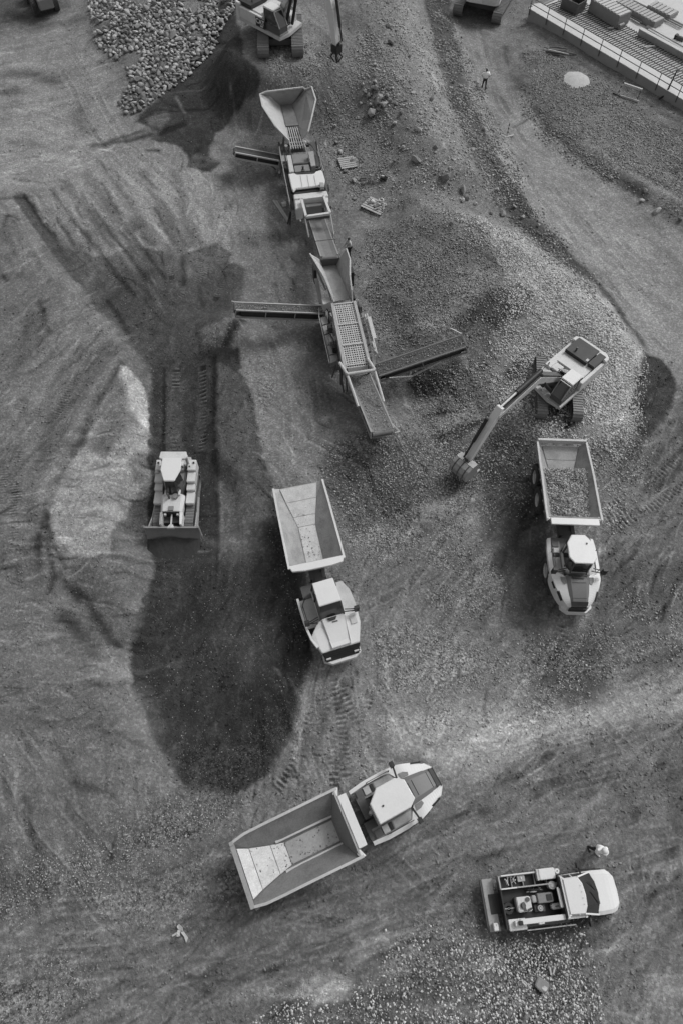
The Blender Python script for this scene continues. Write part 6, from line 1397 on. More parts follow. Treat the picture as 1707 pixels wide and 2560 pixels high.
blob((612, 548), 2.4, 1.2, 66, .9); blob((640, 350), 1.6, 2.2, 58, .8); blob((615, 300), 1.4, 2.2, 80, .6)
# dark fan feeding the trench, and the trench itself
def Z2(l): return [(a * .4979, 413.3 + c * .4979) for a, c in l]
paint([(-300, 620), (60, 660), (200, 740), (290, 800), (280, 850), (180, 960), (110, 1120), (100, 1300), (330, 1300), (310, 1480), (60, 1480), (-300, 1500)], 91, 1.5)
paint(Z2([(70, 85), (85, 62), (105, 55), (130, 85), (180, 170), (300, 310), (480, 365), (600, 300), (740, 330), (850, 340), (1000, 290), (1135, 385), (1138, 440), (1120, 500), (1080, 570), (1080, 640), (1135, 640), (1050, 745), (1010, 800), (1000, 860), (700, 860), (600, 765), (590, 720), (520, 650), (440, 585), (395, 520), (330, 450), (210, 285), (100, 130)]), 76, .2)
paint(Z2([(395, 500), (500, 430), (640, 400), (900, 470), (1060, 385), (1125, 405), (1132, 450), (1100, 520), (1060, 600), (930, 640), (980, 760), (1010, 790), (1000, 870), (700, 870), (595, 735), (520, 650), (440, 585)]), 63, .8)
paint(Z2([(60, 75), (115, 60), (200, 200), (330, 360), (400, 500), (340, 460), (210, 290), (100, 140)]), 64, .15, 1, False); streak(Z2([(110, 70), (190, 190), (250, 260)]), .2, -26, -.06)
paint(Z2([(930, 690), (1060, 640), (1090, 660), (1030, 760), (950, 775)]), 100, .3); paint(Z2([(1030, 740), (1120, 640), (1140, 645), (1060, 760), (1020, 800)]), 42, .3)
paint(Z2([(1120, 330), (1160, 335), (1140, 410), (1100, 380), (1050, 385), (1060, 350)]), 104, .15)
TR = Z2([(690, 870), (700, 830), (1000, 800), (1000, 960), (990, 1260), (1000, 1400), (1012, 1680), (985, 1950)])
paint([(345, 830), (500, 800), (545, 800), (580, 920), (597, 1045), (628, 1160), (665, 1300), (696, 1385), (722, 1520), (706, 1640), (660, 1720), (590, 1795), (540, 1828), (455, 1828), (400, 1785), (350, 1680), (308, 1580), (303, 1490), (322, 1400), (343, 1250), (343, 1000)], 44, .2)
paint(Z2([(690, 800), (1000, 780), (1000, 980), (690, 1000)]), 54, 2.0)
paint(Z2([(1000, 850), (1060, 860), (1110, 900), (1165, 1000), (1200, 1260), (1260, 1500), (1300, 1700), (1200, 1850), (1010, 1850), (1010, 1500), (992, 1260), (995, 1000)]), 69, .18)
paint(Z2([(1020, 1420), (1180, 1440), (1260, 1600), (1200, 1760), (1020, 1700)]), 82, .8); paint(Z2([(1260, 1500), (1330, 1760), (1420, 1960), (1300, 2000), (1250, 1800), (1230, 1600)]), 48, .5)
paint(Z2([(690, 900), (765, 900), (755, 1250), (690, 1260)]), 45, .15); paint(Z2([(770, 880), (850, 860), (850, 1250), (770, 1250)]), 60, .2); paint(Z2([(910, 880), (960, 880), (955, 1260), (905, 1250)]), 58, .2)
streak(Z2([(985, 820), (992, 1260), (1005, 1500), (1000, 1900)]), .22, -20, -.08, .1); streak(Z2([(1014, 1400), (1018, 1700), (1000, 1900)]), .16, 22, .05, .1); streak(Z2([(757, 870), (757, 1250)]), .12, -16, -.05, .1); streak(Z2([(690, 900), (698, 1250)]), .2, 14, 0, .1); streak(Z2([(705, 1700), (690, 1850), (650, 2050)]), .2, 18, .04, .2)
paint(Z2([(700, 1690), (980, 1690), (980, 1960), (720, 1960)]), 51, 1.6); paint(Z2([(990, 1790), (1330, 1740), (1420, 2060), (990, 2060)]), 52, 2.2); blob((560, 1480), 2.4, 2.2, 66, .7); blob((480, 1500), 2, 2.0, 58, .6)
tread(Z2([(812, 870), (812, 1250)]), .56, 0, 34, .05, .42); tread(Z2([(935, 880), (935, 1250)]), .56, 0, 26, .05, .42)
# bank west of the bulldozer, its lit face and crest painted paler
paint(Z2([(560, 850), (600, 860), (640, 930), (692, 1000), (690, 1250), (615, 1330), (645, 1460), (610, 1560), (545, 1595), (520, 1700), (380, 1752), (290, 1700), (235, 1610), (220, 1500), (260, 1400), (330, 1290), (420, 1150), (500, 1050), (560, 940)]), 122, .12)
paint(Z2([(560, 850), (605, 865), (655, 940), (692, 1040), (688, 1160), (640, 1120), (600, 1000)]), 146, .12); paint(Z2([(560, 930), (590, 1050), (640, 1130), (560, 1180), (480, 1290), (400, 1220), (500, 1060)]), 98, .25); paint(Z2([(585, 1290), (690, 1250), (690, 1380), (600, 1380)]), 92, .2)
paint(Z2([(545, 1598), (610, 1562), (640, 1470), (690, 1480), (702, 1680), (692, 1850), (640, 1960), (480, 1930), (300, 1790), (380, 1755), (520, 1708)]), 88, .15); paint(Z2([(330, 1800), (450, 1810), (545, 1850), (530, 1950), (420, 1960), (335, 1940)]), 80, .3); paint(Z2([(330, 2000), (560, 2010), (640, 2090), (560, 2160), (360, 2100)]), 84, .4)
paint(Z2([(600, 1960), (645, 1930), (640, 2060), (560, 2060)]), 104, .3)
for p_, w_, dv_ in (([(560, 840), (420, 1080), (330, 1280), (250, 1420), (215, 1540), (175, 1650), (180, 1750)], .24, -24), ([(215, 1540), (245, 1680), (300, 1790)], .18, -22), ([(215, 1600), (240, 1780), (225, 1900)], .2, -24), ([(190, 1560), (165, 1700), (190, 1850)], .5, -14), ([(290, 2010), (360, 2080), (430, 2180)], .4, -30), ([(130, 1060), (30, 1240), (0, 1330)], .5, -10), ([(500, 760), (330, 950), (230, 1130), (180, 1340)], .45, -12), ([(390, 720), (260, 860), (170, 1020), (60, 1200)], .35, 12), ([(560, 800), (430, 980), (300, 1200), (210, 1370), (180, 1500)], .4, 10), ([(200, 600), (170, 760), (230, 690)], .3, -12), ([(180, 560), (225, 700)], .25, -18), ([(140, 640), (80, 850), (60, 880)], .5, -12)):
    streak(Z2(p_), w_, dv_, dv_ * .0025, .25)
for p_ in ([(480, 760), (330, 930), (250, 1100)], [(370, 720), (300, 790)], [(420, 760), (500, 700)], [(540, 830), (420, 960)], [(180, 1060), (100, 1200), (60, 1400), (70, 1700)], [(330, 960), (260, 1100), (200, 1300)], [(230, 1280), (190, 1450)], [(110, 1280), (80, 1480)], [(260, 1140), (330, 1030)], [(1190, 980), (1330, 1110)], [(1330, 1020), (1480, 1240)], [(20, 1180), (110, 1030)], [(0, 1500), (30, 1300)]):
    tread(Z2(p_), .52, 0, 13, .03, .26)
for p_ in ([(330, 140), (400, 300), (560, 500)], [(250, 60), (330, 220), (420, 320)], [(430, 90), (520, 220), (640, 400), (720, 560)], [(600, 180), (650, 260)], [(530, 220), (620, 340)], [(735, 170), (760, 300), (790, 440)], [(960, 150), (900, 230)], [(1030, 290), (960, 420), (880, 500), (800, 560)], [(920, 340), (930, 440), (860, 500)], [(600, 560), (640, 660)], [(550, 460), (600, 560)], [(1050, 430), (1000, 540)], [(940, 540), (930, 620)], [(480, 60), (560, 170)], [(640, 20), (700, 120)]):
    tread(Z2(p_), .52, 0, 24, .03, .28)
for p_ in ([(230, 40), (330, 180), (500, 380), (620, 530)], [(380, 60), (520, 260), (700, 480)], [(480, 40), (600, 240), (760, 450)], [(260, 180), (360, 330)], [(720, 130), (800, 300)], [(350, 130), (400, 210)], [(500, 560), (590, 700)], [(840, 360), (850, 480)], [(1260, 430), (1310, 400)], [(1180, 980), (1320, 1100)], [(1380, 1120), (1420, 1200)], [(30, 160), (110, 185)], [(20, 210), (40, 160)], [(0, 430), (30, 460)]):
    streak(Z2(p_), .22, -22, -.05, .3)
paint(Z2([(590, 180), (640, 170), (660, 210), (620, 230)]), 80, .3); paint(Z2([(780, 200), (860, 330), (820, 400), (760, 300)]), 84, .4)
# lower left flank
paint([(-300, 1490), (80, 1490), (330, 1600), (390, 1790), (300, 1900), (120, 2000), (-300, 2100)], 92, 1.5, .9); blob((70, 1780), 3, 3, 92, .4)
streak([(130, 1325), (190, 1370), (270, 1480)], .3, -26, -.05); streak([(60, 1840), (90, 2000)], .25, -20, -.05); streak([(170, 1800), (260, 1830)], .2, -22, -.04); streak([(150, 1350), (180, 1380)], .3, -25); blob((285, 1420), 1.0, .6, 66, .6)
# centre: around the machines
def Z3(l): return [(826.7 + a * .4727, c * .4727) for a, c in l]
def Z4(l): return [(597 + a * .6192, 1010.4 + c * .6192) for a, c in l]
paint(Z2([(1110, 880), (1130, 700), (1250, 640), (1450, 700), (1568, 900), (1568, 1400), (1260, 1430), (1220, 1330), (1170, 1000)]), 103, .3)
paint([(600, 560), (720, 560), (740, 690), (640, 690), (560, 690)], 94, 1.4, .7); paint([(700, 880), (770, 900), (800, 1000), (740, 1000)], 72, .8, .8); paint([(660, 830), (720, 860), (730, 940), (690, 930)], 84, .8, .7); blob((720, 800), 1.2, 2, 72, .7)
paint([(520, 330), (610, 350), (640, 420), (650, 500), (600, 560), (545, 500), (560, 420)], 104, 1.0, .8); paint([(575, 260), (640, 290), (650, 340), (600, 345), (545, 330)], 84, .5, .8)
# slope, verge and gravel bank
paint(Z3([(-180, -100), (320, -100), (380, 300), (560, 740), (740, 1060), (600, 1070), (300, 1020), (0, 1060), (-120, 800), (-160, 400)]), 99, 1.0)
paint(Z3([(-180, -100), (150, -100), (180, 200), (60, 500), (-60, 600), (-160, 400)]), 92, 1.2, .8); blob((760, 170), 1.3, 5, 72, .7)
paint(Z3([(170, -60), (300, -60), (400, 350), (520, 700), (560, 850), (380, 820), (280, 500)]), 112, .9, .9)
paint(Z3([(0, 1060), (180, 990), (400, 1000), (600, 1050), (750, 1110), (900, 1220), (1120, 1380), (1240, 1480), (1310, 1600), (1370, 1700), (1360, 1900), (1310, 2000), (1340, 2150), (1130, 2200), (840, 2200), (600, 1800), (100, 1700), (20, 1300)]), 104, .5)
paint(Z3([(620, 1100), (760, 1120), (900, 1230), (1110, 1380), (1230, 1480), (1300, 1600), (1350, 1700), (1340, 1900), (1300, 2000), (1330, 2130), (1180, 2130), (1060, 1900), (1060, 1640), (880, 1560), (800, 1400), (680, 1250)]), 134, .8)
paint(Z3([(60, 1150), (400, 1080), (620, 1230), (640, 1360), (520, 1500), (100, 1620)]), 88, .9)
SMOOTH = []
paint(Z3([(460, 1290), (620, 1270), (680, 1370), (560, 1430), (440, 1500), (400, 1400)]), 102, .8)
paint(Z3([(640, 1400), (780, 1370), (830, 1440), (800, 1520), (680, 1580), (520, 1640), (420, 1600), (520, 1500)]), 58, .5)
paint(Z3([(80, 1660), (200, 1640), (600, 1560), (680, 1700), (560, 1900), (420, 2000), (180, 2060), (100, 1850)]), 80, .7); paint(Z3([(110, 1870), (250, 1900), (380, 1960), (300, 2050), (170, 2040)]), 94, .4)
paint(Z3([(200, 1790), (300, 1770), (480, 1740), (490, 1830), (400, 1910), (250, 1920)]), 62, .35)
for k in range(9): streak(Z3([(210 + k * 8, 1800 + k * 16), (400 + k * 8, 1800 + k * 14)]), .11, -22, -.05, .3)
paint(Z4([(240, 20), (500, -40), (900, -30), (1040, 0), (1040, 300), (900, 240), (760, 250), (600, 340), (480, 400), (380, 380), (300, 300), (240, 200)]), 74, .6)
paint(Z4([(340, 370), (480, 290), (660, 220), (800, 175), (830, 210), (640, 310), (480, 395), (380, 420)]), 112, .35)
paint(Z3([(310, 2020), (400, 1990), (495, 1975), (480, 1995), (330, 2030)]), 44, .15); paint(Z3([(340, 2110), (520, 2040), (600, 2050), (500, 2130), (400, 2160)]), 52, .3); paint(Z3([(560, 2220), (700, 2230), (870, 2240), (860, 2330), (600, 2330)]), 54, .4); paint(Z3([(690, 1810), (740, 1750), (810, 1740), (800, 1840), (720, 1870)]), 56, .3); paint(Z3([(960, 1900), (1040, 1900), (1010, 2080), (890, 2060)]), 60, .5)
paint(Z3([(1380, 1715), (1470, 1755), (1530, 1850), (1520, 1960), (1500, 2050), (1420, 2140), (1350, 2110), (1300, 1980), (1350, 1890), (1365, 1800)]), 50, .2); paint(Z3([(1350, 2110), (1420, 2130), (1400, 2240), (1290, 2350), (1250, 2350), (1300, 2200)]), 70, .4)
paint(Z3([(1510, 1990), (1600, 1900), (1700, 1900), (1650, 2332), (1280, 2400), (1320, 2200), (1420, 2120)]), 84, .4)
for k in range(6): streak(Z3([(1640, 1960 + k * 60), (1540, 2120 + k * 40), (1400, 2270 + k * 30)]), .35, (-18, 12)[k % 2], -.03, .2)
# haul road
paint(Z3([(300, -100), (340, 150), (380, 300), (440, 480), (500, 640), (560, 740), (640, 870), (690, 960), (740, 1080), (900, 1220), (1140, 1380), (1310, 1590), (1400, 1720), (1440, 1720), (1340, 1560), (1180, 1370), (1000, 1180), (880, 1060), (740, 860), (650, 700), (530, 420), (450, 90), (430, -100)]), 68, .25)
paint(Z3([(430, -100), (440, 90), (480, 270), (520, 420), (560, 530), (640, 720), (720, 860), (800, 960), (870, 1070), (960, 1160), (1050, 1250), (1160, 1370), (1230, 1440), (1310, 1560), (1360, 1640), (1400, 1720), (1480, 1760), (1530, 1850), (1600, 1930), (1900, 2000), (1900, 1300), (1568, 1110), (1450, 1040), (1330, 950), (1220, 870), (1130, 800), (1060, 740), (930, 640), (850, 520), (800, 480), (760, 400), (710, 240), (700, -100)]), 113, .25)
paint(Z3([(440, -60), (700, -60), (710, 240), (780, 440), (640, 640), (560, 520), (500, 330)]), 98, .8, .8); paint(Z3([(430, 60), (660, 60), (640, 150), (500, 140)]), 70, .6, .8); paint(Z3([(760, 860), (1100, 950), (1400, 1200), (1500, 1700), (1350, 1560), (1100, 1260)]), 122, 1.0, .8)
for p_, w_, dv_ in (([(1290, 970), (1440, 1120), (1600, 1380)], .5, -14), ([(1180, 900), (1380, 1080), (1600, 1300)], .3, 10), ([(560, 160), (620, 330), (760, 560)], .3, 8), ([(470, 200), (480, 260)], .3, -26), ([(705, 230), (730, 320), (770, 420)], .35, -34), ([(740, 620), (810, 580), (850, 560)], .1, -30), ([(950, 1000), (1200, 1300), (1400, 1560)], .5, 8), ([(900, 900), (1150, 1180)], .4, -6)): streak(Z3(p_), w_, dv_, dv_ * .002, .2)
# field between road and wall
paint(Z3([(700, -100), (830, 60), (1000, 170), (1250, 330), (1568, 560), (1900, 760), (1900, 1300), (1568, 1110), (1450, 1040), (1330, 950), (1220, 870), (1060, 740), (930, 640), (850, 520), (760, 400), (715, 240)]), 98, .4)
paint(Z3([(770, 255), (900, 250), (1000, 300), (1120, 400), (1300, 470), (1420, 560), (1568, 620), (1900, 800), (1900, 1240), (1568, 1030), (1430, 930), (1230, 830), (1060, 710), (930, 590), (830, 490), (770, 400)]), 87, .4)
paint(Z3([(830, 490), (930, 600), (1060, 730), (1200, 850), (1180, 880), (1040, 750), (900, 640), (830, 530)]), 70, .3); streak(Z3([(1090, 690), (1300, 850), (1568, 990)]), .45, 22, .05, .3); paint(Z3([(1250, 850), (1400, 930), (1380, 990), (1260, 900)]), 66, .4); streak(Z3([(860, 170), (1000, 260), (1300, 440), (1568, 600)]), .4, -18)
# lower half
paint(Z4([(260, 200), (340, 400), (420, 400), (700, 400), (900, 640), (1060, 800), (1040, 1000), (500, 1060), (380, 1000), (300, 860), (390, 800), (380, 600), (310, 420)]), 98, .6)
paint(Z4([(400, 620), (620, 580), (700, 720), (960, 740), (1010, 860), (1040, 980), (860, 1020), (700, 960), (500, 1000), (400, 900)]), 106, .9)
paint(Z4([(690, 400), (830, 400), (810, 520), (880, 640), (800, 690), (690, 680), (615, 610), (640, 580), (720, 540)]), 92, .5)
paint(Z4([(810, 200), (1000, 190), (1080, 420), (1060, 620), (1040, 760), (920, 690), (890, 560), (850, 420)]), 66, .7); paint(Z4([(1250, 350), (1568, 140), (1700, 100), (1700, 340), (1300, 460)]), 94, .8); paint(Z4([(1250, 470), (1568, 440), (1700, 440), (1700, 590), (1280, 640)]), 76, .9)
paint(Z4([(1290, 610), (1700, 590), (1700, 820), (1400, 850), (1300, 720)]), 90, .8); paint(Z4([(1010, 720), (1280, 680), (1300, 860), (1240, 980), (1090, 1010), (1000, 860)]), 74, .8)
paint(Z4([(1230, 1000), (1568, 850), (1700, 820), (1700, 1560), (1340, 1600), (800, 1700), (440, 1500), (640, 1260), (850, 1230), (1050, 1120)]), 95, .9)
paint(Z4([(440, 1020), (760, 980), (1040, 1010), (1568, 860), (1700, 830), (1700, 960), (1300, 1070), (1050, 1130), (850, 1230), (700, 1260), (620, 1190), (460, 1120)]), 130, .8); paint(Z4([(620, 1060), (900, 1040), (1050, 1060), (860, 1170), (680, 1180)]), 134, .8, .8)
paint(Z4([(180, 860), (330, 810), (420, 900), (460, 1180), (360, 1240), (200, 1290), (90, 1250), (120, 1100)]), 103, .4); paint([(560, 1830), (700, 1660), (760, 1700), (800, 1790), (640, 1880)], 100, .5)
for p_ in ([(225, 880), (240, 1000), (210, 1180)], [(265, 880), (300, 1040), (320, 1260)], [(300, 920), (350, 1050)], [(160, 1100), (120, 1260)], [(270, 1090), (275, 1280)], [(200, 950), (160, 1160), (60, 1300)], [(460, 1120), (440, 1200)], [(400, 960), (380, 1080), (430, 1180)]): tread(Z4(p_), .55, 0, 24, .06, .36); streak(Z4(p_), .3, -7, -.03, .1)
for p_ in ([(1290, 250), (1420, 180), (1560, 60)], [(1320, 330), (1480, 230), (1580, 160)], [(1280, 300), (1400, 250)], [(1110, 660), (1110, 780)], [(1210, 620), (1210, 700)], [(1080, 330), (1180, 350)]): tread(Z4(p_), .6, 0, 18, .05, .4)
for p_ in ((1210, 1310), (1310, 1280), (840, 1370), (1030, 1300), (1520, 1540), (1100, 1270), (1390, 1400)): paint(Z4([(p_[0] - 25, p_[1] - 15), (p_[0] + 15, p_[1] - 28), (p_[0] + 28, p_[1] + 5), (p_[0] + 5, p_[1] + 25), (p_[0] - 22, p_[1] + 16)]), 72, .25, .8)
paint(Z4([(1490, 1230), (1600, 1190), (1700, 1500), (1560, 1480)]), 72, .5, .8)
paint([(-200, 2060), (300, 1900), (560, 1900), (880, 2000), (1130, 2060), (1400, 2130), (1450, 2200), (1100, 2120), (860, 2230), (640, 2290), (560, 2440), (-200, 2440)], 93, 1.2, 1); paint(Z4([(380, 1500), (800, 1560), (860, 1820), (600, 1850), (400, 1700)]), 84, 1.2, .7)
paint(Z4([(0, 2166), (170, 2090), (330, 1990), (380, 1960), (540, 1990), (640, 1900), (800, 1850), (1000, 1900), (1190, 1920), (1230, 2050), (1260, 2300), (0, 2300)]), 84, .4)
paint(Z4([(860, 1790), (1310, 1750), (1340, 1800), (1200, 1890), (980, 1880), (860, 1860)]), 66, .4); paint(Z4([(960, 1900), (1060, 1880), (1060, 1960), (980, 1980)]), 58, .4)
paint(Z4([(90, 2060), (150, 2010), (200, 1970), (330, 1990), (335, 2050), (150, 2095)]), 142, .35, .85); paint(Z4([(290, 1870), (340, 1880), (350, 1830), (410, 1870), (390, 1930), (310, 1930)]), 114, .25, .9); paint([(180, 2250), (330, 2200), (360, 2240), (240, 2300)], 112, .5, .7); paint([(500, 2280), (620, 2250), (640, 2300), (540, 2310)], 108, .4, .7)
paint(Z4([(1260, 1850), (1568, 1800), (1700, 1800), (1700, 2300), (1260, 2300)]), 100, .4); paint(Z4([(1422, 1980), (1700, 1980), (1700, 2300), (1412, 2300)]), 114, .06, 1, False); paint(Z4([(1300, 1700), (1568, 1640), (1568, 1760), (1330, 1800)]), 92, .8, .6)
paint([(320, 1860), (420, 1800), (560, 1830), (450, 1920), (260, 2000), (60, 2080), (-100, 2120), (-100, 2030), (120, 1990)], 84, .4)
for p_ in ([(310, 2050), (420, 1990), (540, 1930)], [(300, 2080), (380, 2050)]): tread(p_, .5, 0, 18, .04, .32)
streak(Z4([(0, 1740), (300, 1640), (520, 1560)]), .4, -8); streak(Z4([(600, 1440), (900, 1360), (1200, 1240)]), .5, -8)
# soil ridge pushed by the blade
mb = MB(); vs = []; fs = []; N, M = 40, 10
for i_ in range(N + 1):
    for j_ in range(M + 1):
        y = -1.78 + 3.56 * i_ / N; t = j_ / M; e = 1 - (abs(y) / 1.78) ** 4 * .45
        vs.append((2.58 + 1.25 * t * e + .10 * float(vn(np.array(y * 2.0), np.array(3.0))), y, (.42 * (1 - t) ** 1.2 * e * (1 + .5 * float(vn(np.array(y * 1.3), np.array(8.0)))) - .03 * t) + .09 * random.random() * (1 - t)))
for i_ in range(N):
    for j_ in range(M): a_ = i_ * (M + 1) + j_; fs.append((a_, a_ + 1, a_ + M + 2, a_ + M + 1))
mb.add(vs, fs); mat('wet_soil', .05, .95, 0, .5, .08, 3, .1, .6); o = mb.build('pushed_soil', 'wet_soil', None, 0, True); o.location = DOZER.location; o.rotation_euler = DOZER.rotation_euler; o.scale = DOZER.scale
tag(o, 'ridge of dark soil heaped against the bulldozer blade', 'soil ridge', None, 'stuff')
def wheelpath(pl, ga=2.1, w=.26, dv=-9, cleat=True):
    P = pt(pl)
    for sg in (-1, 1):
        Q = []
        for k_, (x_, y_) in enumerate(P):
            a_, c_ = P[max(k_ - 1, 0)], P[min(k_ + 1, len(P) - 1)]; d_ = math.hypot(c_[0] - a_[0], c_[1] - a_[1]) + 1e-6
            Q.append((x_ - (c_[1] - a_[1]) / d_ * ga / 2 * sg, y_ + (c_[0] - a_[0]) / d_ * ga / 2 * sg))
        A = np.array(Q); i = gidx(A[:, 0].min() - 1, A[:, 0].max() + 1, A[:, 1].min() - 1, A[:, 1].max() + 1)
        d, s, o = linedist(Q, X[i] + fbm(X[i], Y[i], 4, 2, 51) * .5, Y[i]); br = np.clip(.5 + 1.6 * fbm(X[i], Y[i], 2.5, 3, 52), 0, 1)
        m = sstep((w - d) / .08 + .5) * br; V[i] += m * dv * .8; Z[i] -= m * .02; e = np.exp(-((d - w - .08) / .07) ** 2) * br; V[i] += e * 9; Z[i] += e * .03
        if cleat: c = np.sin(2 * math.pi * (s + .5 * np.abs(o)) / .34); V[i] += m * c * 5; Z[i] += m * c * .008
for p_ in ([(0, 2150), (400, 2120), (800, 2180), (1100, 2040), (1568, 1900)], [(0, 2230), (350, 2200), (760, 2120), (1000, 1960), (1300, 1760), (1568, 1700)], [(300, 2352), (600, 2180), (900, 2080), (1250, 1980), (1568, 1960)], [(760, 1600), (770, 1720), (860, 1880), (1000, 2000)], [(830, 1580), (900, 1720), (1060, 1800), (1400, 1720), (1600, 1620)], [(1320, 1440), (1300, 1600), (1180, 1760), (900, 1900)], [(1360, 1440), (1400, 1620), (1568, 1800)], [(1500, 2352), (1520, 2100), (1500, 1850), (1568, 1700)], [(1450, 2352), (1470, 2200), (1560, 2050)], [(1080, 60), (1120, 220), (1240, 420), (1420, 640), (1568, 820)], [(1120, 60), (1160, 240), (1330, 430), (1568, 660)], [(1568, 980), (1500, 1140), (1420, 1260), (1400, 1400)], [(1600, 1060), (1530, 1200), (1470, 1330)], [(0, 1700), (120, 1900), (300, 2100), (520, 2240)], [(0, 60), (140, 120), (260, 330), (420, 480)], [(0, 250), (160, 300), (330, 420)], [(620, 700), (680, 860), (700, 1000)], [(1040, 1260), (960, 1380), (820, 1440)]):
    wheelpath(p_, 2.1, .24, -5 if p_[0][1] > 1500 else -8, p_[0][1] < 1700)
scuffs(800, .8, 4.0, .06, .26, .8, 3); scuffs(2200, .3, 1.4, .04, .12, 1.2, 4); scuffs(90, 3, 8, .2, .5, .35, 5)
GP = []; GZ = []; GC = []; GSZ = []
GV = np.zeros(X.shape)
def scatter(poly, dens, s0, s1, c0, c1, clump=0.0, fe=1.2):
    P = pt(poly); A = np.array(P); x0, y0 = A.min(0); x1, y1 = A.max(0); n = int((x1 - x0) * (y1 - y0) * dens * 1.35)
    x = rng.uniform(x0, x1, n); y = rng.uniform(y0, y1, n); wx = x + fbm(x, y, 2.2, 3, 91) * 1.2; wy = y + fbm(x, y, 2.2, 3, 97) * 1.2
    j, mj = polymask(P, WX, WY, fe)
    if dens > 6:
        cl = np.clip(.75 + clump * fbm(X[j], Y[j], 1.6, 4, 120), 0, 1); GV[j] = np.maximum(GV[j], mj * cl * min(1, dens / 40))
    i, m = polymask(P, wx, wy, fe); keep = rng.random(i.size) < m
    if clump: keep &= rng.random(i.size) < np.clip(.72 + clump * fbm(x[i], y[i], 1.6, 4, 120), 0, 1)
    i = i[keep]; k = i.size; GP.append(np.stack([x[i], y[i]], -1)); sz = (s0 + (s1 - s0) * rng.random(k) ** 1.8) * .98; GSZ.append(sz)
    q = rng.random(k); loc = fbm(x[i], y[i], 3.0, 3, 150) * .10; GC.append(np.clip(c0 + (c1 - c0) * q + loc * (c1 - c0) * 3, .04, .6))
scatter([(835, 530), (1000, 490), (1180, 540), (1200, 680), (1100, 780), (900, 810), (840, 700)], 55, .08, .2, .10, .40, 1.2)
scatter([(1010, 480), (1220, 560), (1400, 740), (1490, 850), (1470, 960), (1400, 1080), (1240, 980), (1100, 860), (1160, 700), (1190, 620)], 95, .08, .20, .28, .95, 1.0)
scatter([(960, 880), (1130, 800), (1250, 900), (1240, 1010), (1060, 1000), (940, 960)], 60, .08, .2, .12, .42, 1.0)
scatter([(740, 1040), (880, 980), (1080, 960), (1240, 1000), (1230, 1110), (1080, 1170), (860, 1250), (790, 1210)], 75, .06, .17, .10, .48, .8)
scatter([(1370, 1000), (1480, 960), (1500, 1060), (1400, 1230), (1370, 1180)], 70, .07, .18, .16, .52, 1.2)
scatter([(800, 1230), (980, 1190), (1220, 1110), (1200, 1170), (1000, 1250), (840, 1300)], 70, .05, .14, .2, .52, 1.0)
scatter([(980, 1250), (1130, 1270), (1160, 1330), (1080, 1420), (990, 1380)], 60, .05, .14, .2, .55, 2.2)
scatter([(1420, 1380), (1568, 1330), (1568, 1500), (1450, 1520)], 60, .05, .15, .2, .55, 2.4)
scatter([(860, 1430), (1000, 1440), (1200, 1560), (1340, 1540), (1340, 1640), (1150, 1680), (940, 1660), (840, 1560)], 48, .05, .14, .18, .52, 1.8)
scatter([(1170, 1500), (1420, 1430), (1440, 1560), (1200, 1640)], 45, .05, .14, .2, .55, 2.4)
scatter([(620, 1180), (650, 1400), (740, 1620), (760, 1560), (650, 1200)], 20, .05, .11, .12, .4, 1.5)
scatter([(300, 1900), (400, 1820), (560, 1830), (440, 1940), (240, 2010), (40, 2100), (-60, 2130), (-60, 2020), (140, 1980)], 110, .04, .12, .16, .5, 1.4)
scatter([(170, 2050), (300, 2020), (560, 1960), (560, 2080), (300, 2140)], 45, .03, .09, .16, .5, 1.6)
scatter([(-60, 2220), (160, 2180), (240, 2240), (120, 2360), (-60, 2400)], 60, .04, .1, .18, .5, 2.0)
scatter([(560, 2430), (660, 2340), (800, 2310), (880, 2230), (1000, 2150), (1200, 2120), (1320, 2160), (1370, 2240), (1380, 2420)], 100, .06, .18, .14, .78, 1.3, 1.3)
scatter([(520, 2430), (640, 2280), (860, 2190), (1100, 2090), (1420, 2050), (1480, 2200), (1440, 2420)], 12, .03, .10, .14, .5, 1.5, 2.0)
scatter([(880, 2110), (1100, 2060), (1420, 2040), (1400, 2100), (1180, 2160), (900, 2180)], 30, .04, .1, .16, .5, 1.8)
scatter([(400, 1780), (520, 1830), (650, 1740), (700, 1650), (680, 1600), (500, 1740), (400, 1700)], 45, .04, .08, .06, .22, .8)
scatter([(330, 1250), (480, 1250), (690, 1480), (640, 1700), (420, 1760), (330, 1560)], 5, .04, .09, .12, .45, 1.5)
scatter([(345, 840), (400, 800), (420, 870), (375, 960), (350, 1040)], 14, .05, .1, .12, .4, 2)
scatter([(560, 860), (660, 820), (650, 880), (600, 940)], 40, .05, .12, .2, .45, 1.2)
scatter([(470, 770), (545, 740), (540, 800), (490, 800)], 60, .05, .13, .14, .42, 1.0)
# upper area
scatter([(600, 120), (690, 100), (800, 130), (860, 40), (900, 120), (900, 330), (820, 480), (760, 400), (730, 230), (610, 180)], 30, .08, .22, .12, .48, 1.2)
scatter([(820, -40), (930, -40), (1010, 180), (1060, 330), (1110, 440), (1000, 480), (860, 420), (820, 250)], 13, .09, .28, .2, .5, 1.4)
scatter([(1000, -40), (1040, 60), (1110, 250), (1200, 430), (1330, 610), (1440, 760), (1390, 740), (1240, 590), (1120, 430), (1040, 240), (985, 60)], 42, .1, .27, .12, .46, 1.6)
scatter([(1200, 120), (1260, 120), (1450, 250), (1620, 340), (1800, 500), (1800, 620), (1568, 490), (1430, 405), (1300, 320), (1220, 200)], 34, .09, .22, .12, .42, 1.1)
scatter([(1190, 200), (1230, 260), (1340, 350), (1420, 400), (1400, 420), (1280, 340), (1200, 260)], 40, .1, .25, .12, .46, 1.4)
scatter([(-40, 20), (1610, 0), (1610, 2390), (-40, 2390)], 2.6, .03, .09, .10, .45, 2.0)
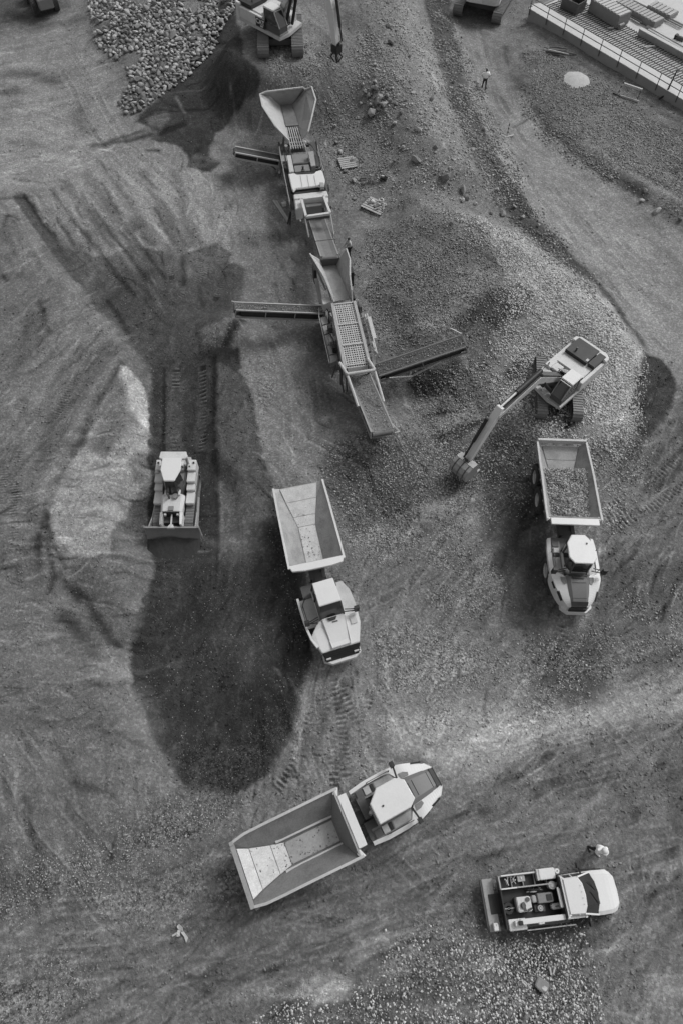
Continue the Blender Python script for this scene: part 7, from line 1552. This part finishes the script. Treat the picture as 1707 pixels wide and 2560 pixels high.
# dark contact dirt pushed in front of the blade
V += fbm(X, Y, .5, 3, 140) * 10
A = np.clip(V, 30, 175) / 255.0; A = np.where(A <= .04045, A / 12.92, ((A + .055) / 1.055) ** 2.4) / KA
me = bpy.data.meshes.new('ground'); me.vertices.add(X.size); me.vertices.foreach_set('co', np.stack([X, Y, Z], -1).ravel().astype(np.float32))
a = (np.arange(nr - 1)[:, None] * nc + np.arange(nc - 1)[None]).ravel(); F = np.stack([a, a + 1, a + nc + 1, a + nc], -1)
me.loops.add(F.size); me.loops.foreach_set('vertex_index', F.ravel().astype(np.int32)); me.polygons.add(len(F)); me.polygons.foreach_set('loop_start', np.arange(0, F.size, 4, dtype=np.int32))
me.update(calc_edges=True); me.polygons.foreach_set('use_smooth', np.ones(len(F), bool))
ga = me.attributes.new('grav', 'FLOAT', 'POINT'); ga.data.foreach_set('value', GV.astype(np.float32))
at = me.attributes.new('col', 'FLOAT_COLOR', 'POINT'); at.data.foreach_set('color', np.stack([A, A, A, np.ones_like(A)], -1).ravel().astype(np.float32))
me.materials.append(MT['soil']); go_ = bpy.data.objects.new('ground', me); COL.objects.link(go_); tag(go_, 'bare churned earth of the works yard', 'ground', None, 'structure')

nclod = 45000; GPn = len(GP)
yy = rng.uniform(-8, 95, nclod * 3); keep_ = rng.random(yy.size) < 1 / (1 + (np.clip(yy, 0, 99) / 45) ** 2); yy = yy[keep_][:nclod]; hw = 19 + .36 * np.clip(yy, 0, 99); xx = rng.uniform(-1, 1, yy.size) * hw
ROADP = pt(Z3([(450, -60), (500, 270), (640, 640), (800, 940), (1050, 1230), (1310, 1540), (1480, 1740), (1800, 1900), (1800, 1400), (1568, 1150), (1220, 890), (930, 660), (780, 440), (700, -60)]))
rm_ = np.zeros(xx.size); i_, m_ = _pm(ROADP, xx, yy, .5); rm_[i_] = m_
ok_ = (fbm(xx, yy, 2.5, 4, 310) > -.12) & (rng.random(xx.size) > rm_ * .9); xx, yy = xx[ok_], yy[ok_]
rr_ = np.clip(np.searchsorted(YR, yy), 1, nr - 2); cc_ = np.clip((NO + (xx / W_[rr_] + 1) / 2 * 1000).astype(int), 0, nc - 1); vv = np.clip(V.reshape(nr, nc)[rr_, cc_], 30, 175) / 255; al = (((vv + .055) / 1.055) ** 2.4) / KA
GP.append(np.stack([xx, yy], -1)); GSZ.append(.04 + .13 * rng.random(xx.size) ** 3 + .0006 * yy); GC.append(np.clip(al * rng.uniform(.65, 1.55, xx.size), .02, .6))
xy = np.concatenate(GP); sz = np.concatenate(GSZ); cc = np.concatenate(GC)
ok = ~((xy[:, 0] > 20) & (((xy[:, 0] - e0.x) * en.x + (xy[:, 1] - e0.y) * en.y) > -.2)); xy, sz, cc = xy[ok], sz[ok], cc[ok]
hh = height(xy[:, 0], xy[:, 1]) + fbm(xy[:, 0], xy[:, 1], .9, 4, 60) * .07
# keep stones out of the trays and off the machines
print('stones', len(xy))
o = stones_mesh('gravel', np.stack([xy[:, 0], xy[:, 1], hh + sz * .14], -1), sz, cc); tag(o, 'loose broken gravel strewn and banked over the yard', 'gravel', None, 'stuff')
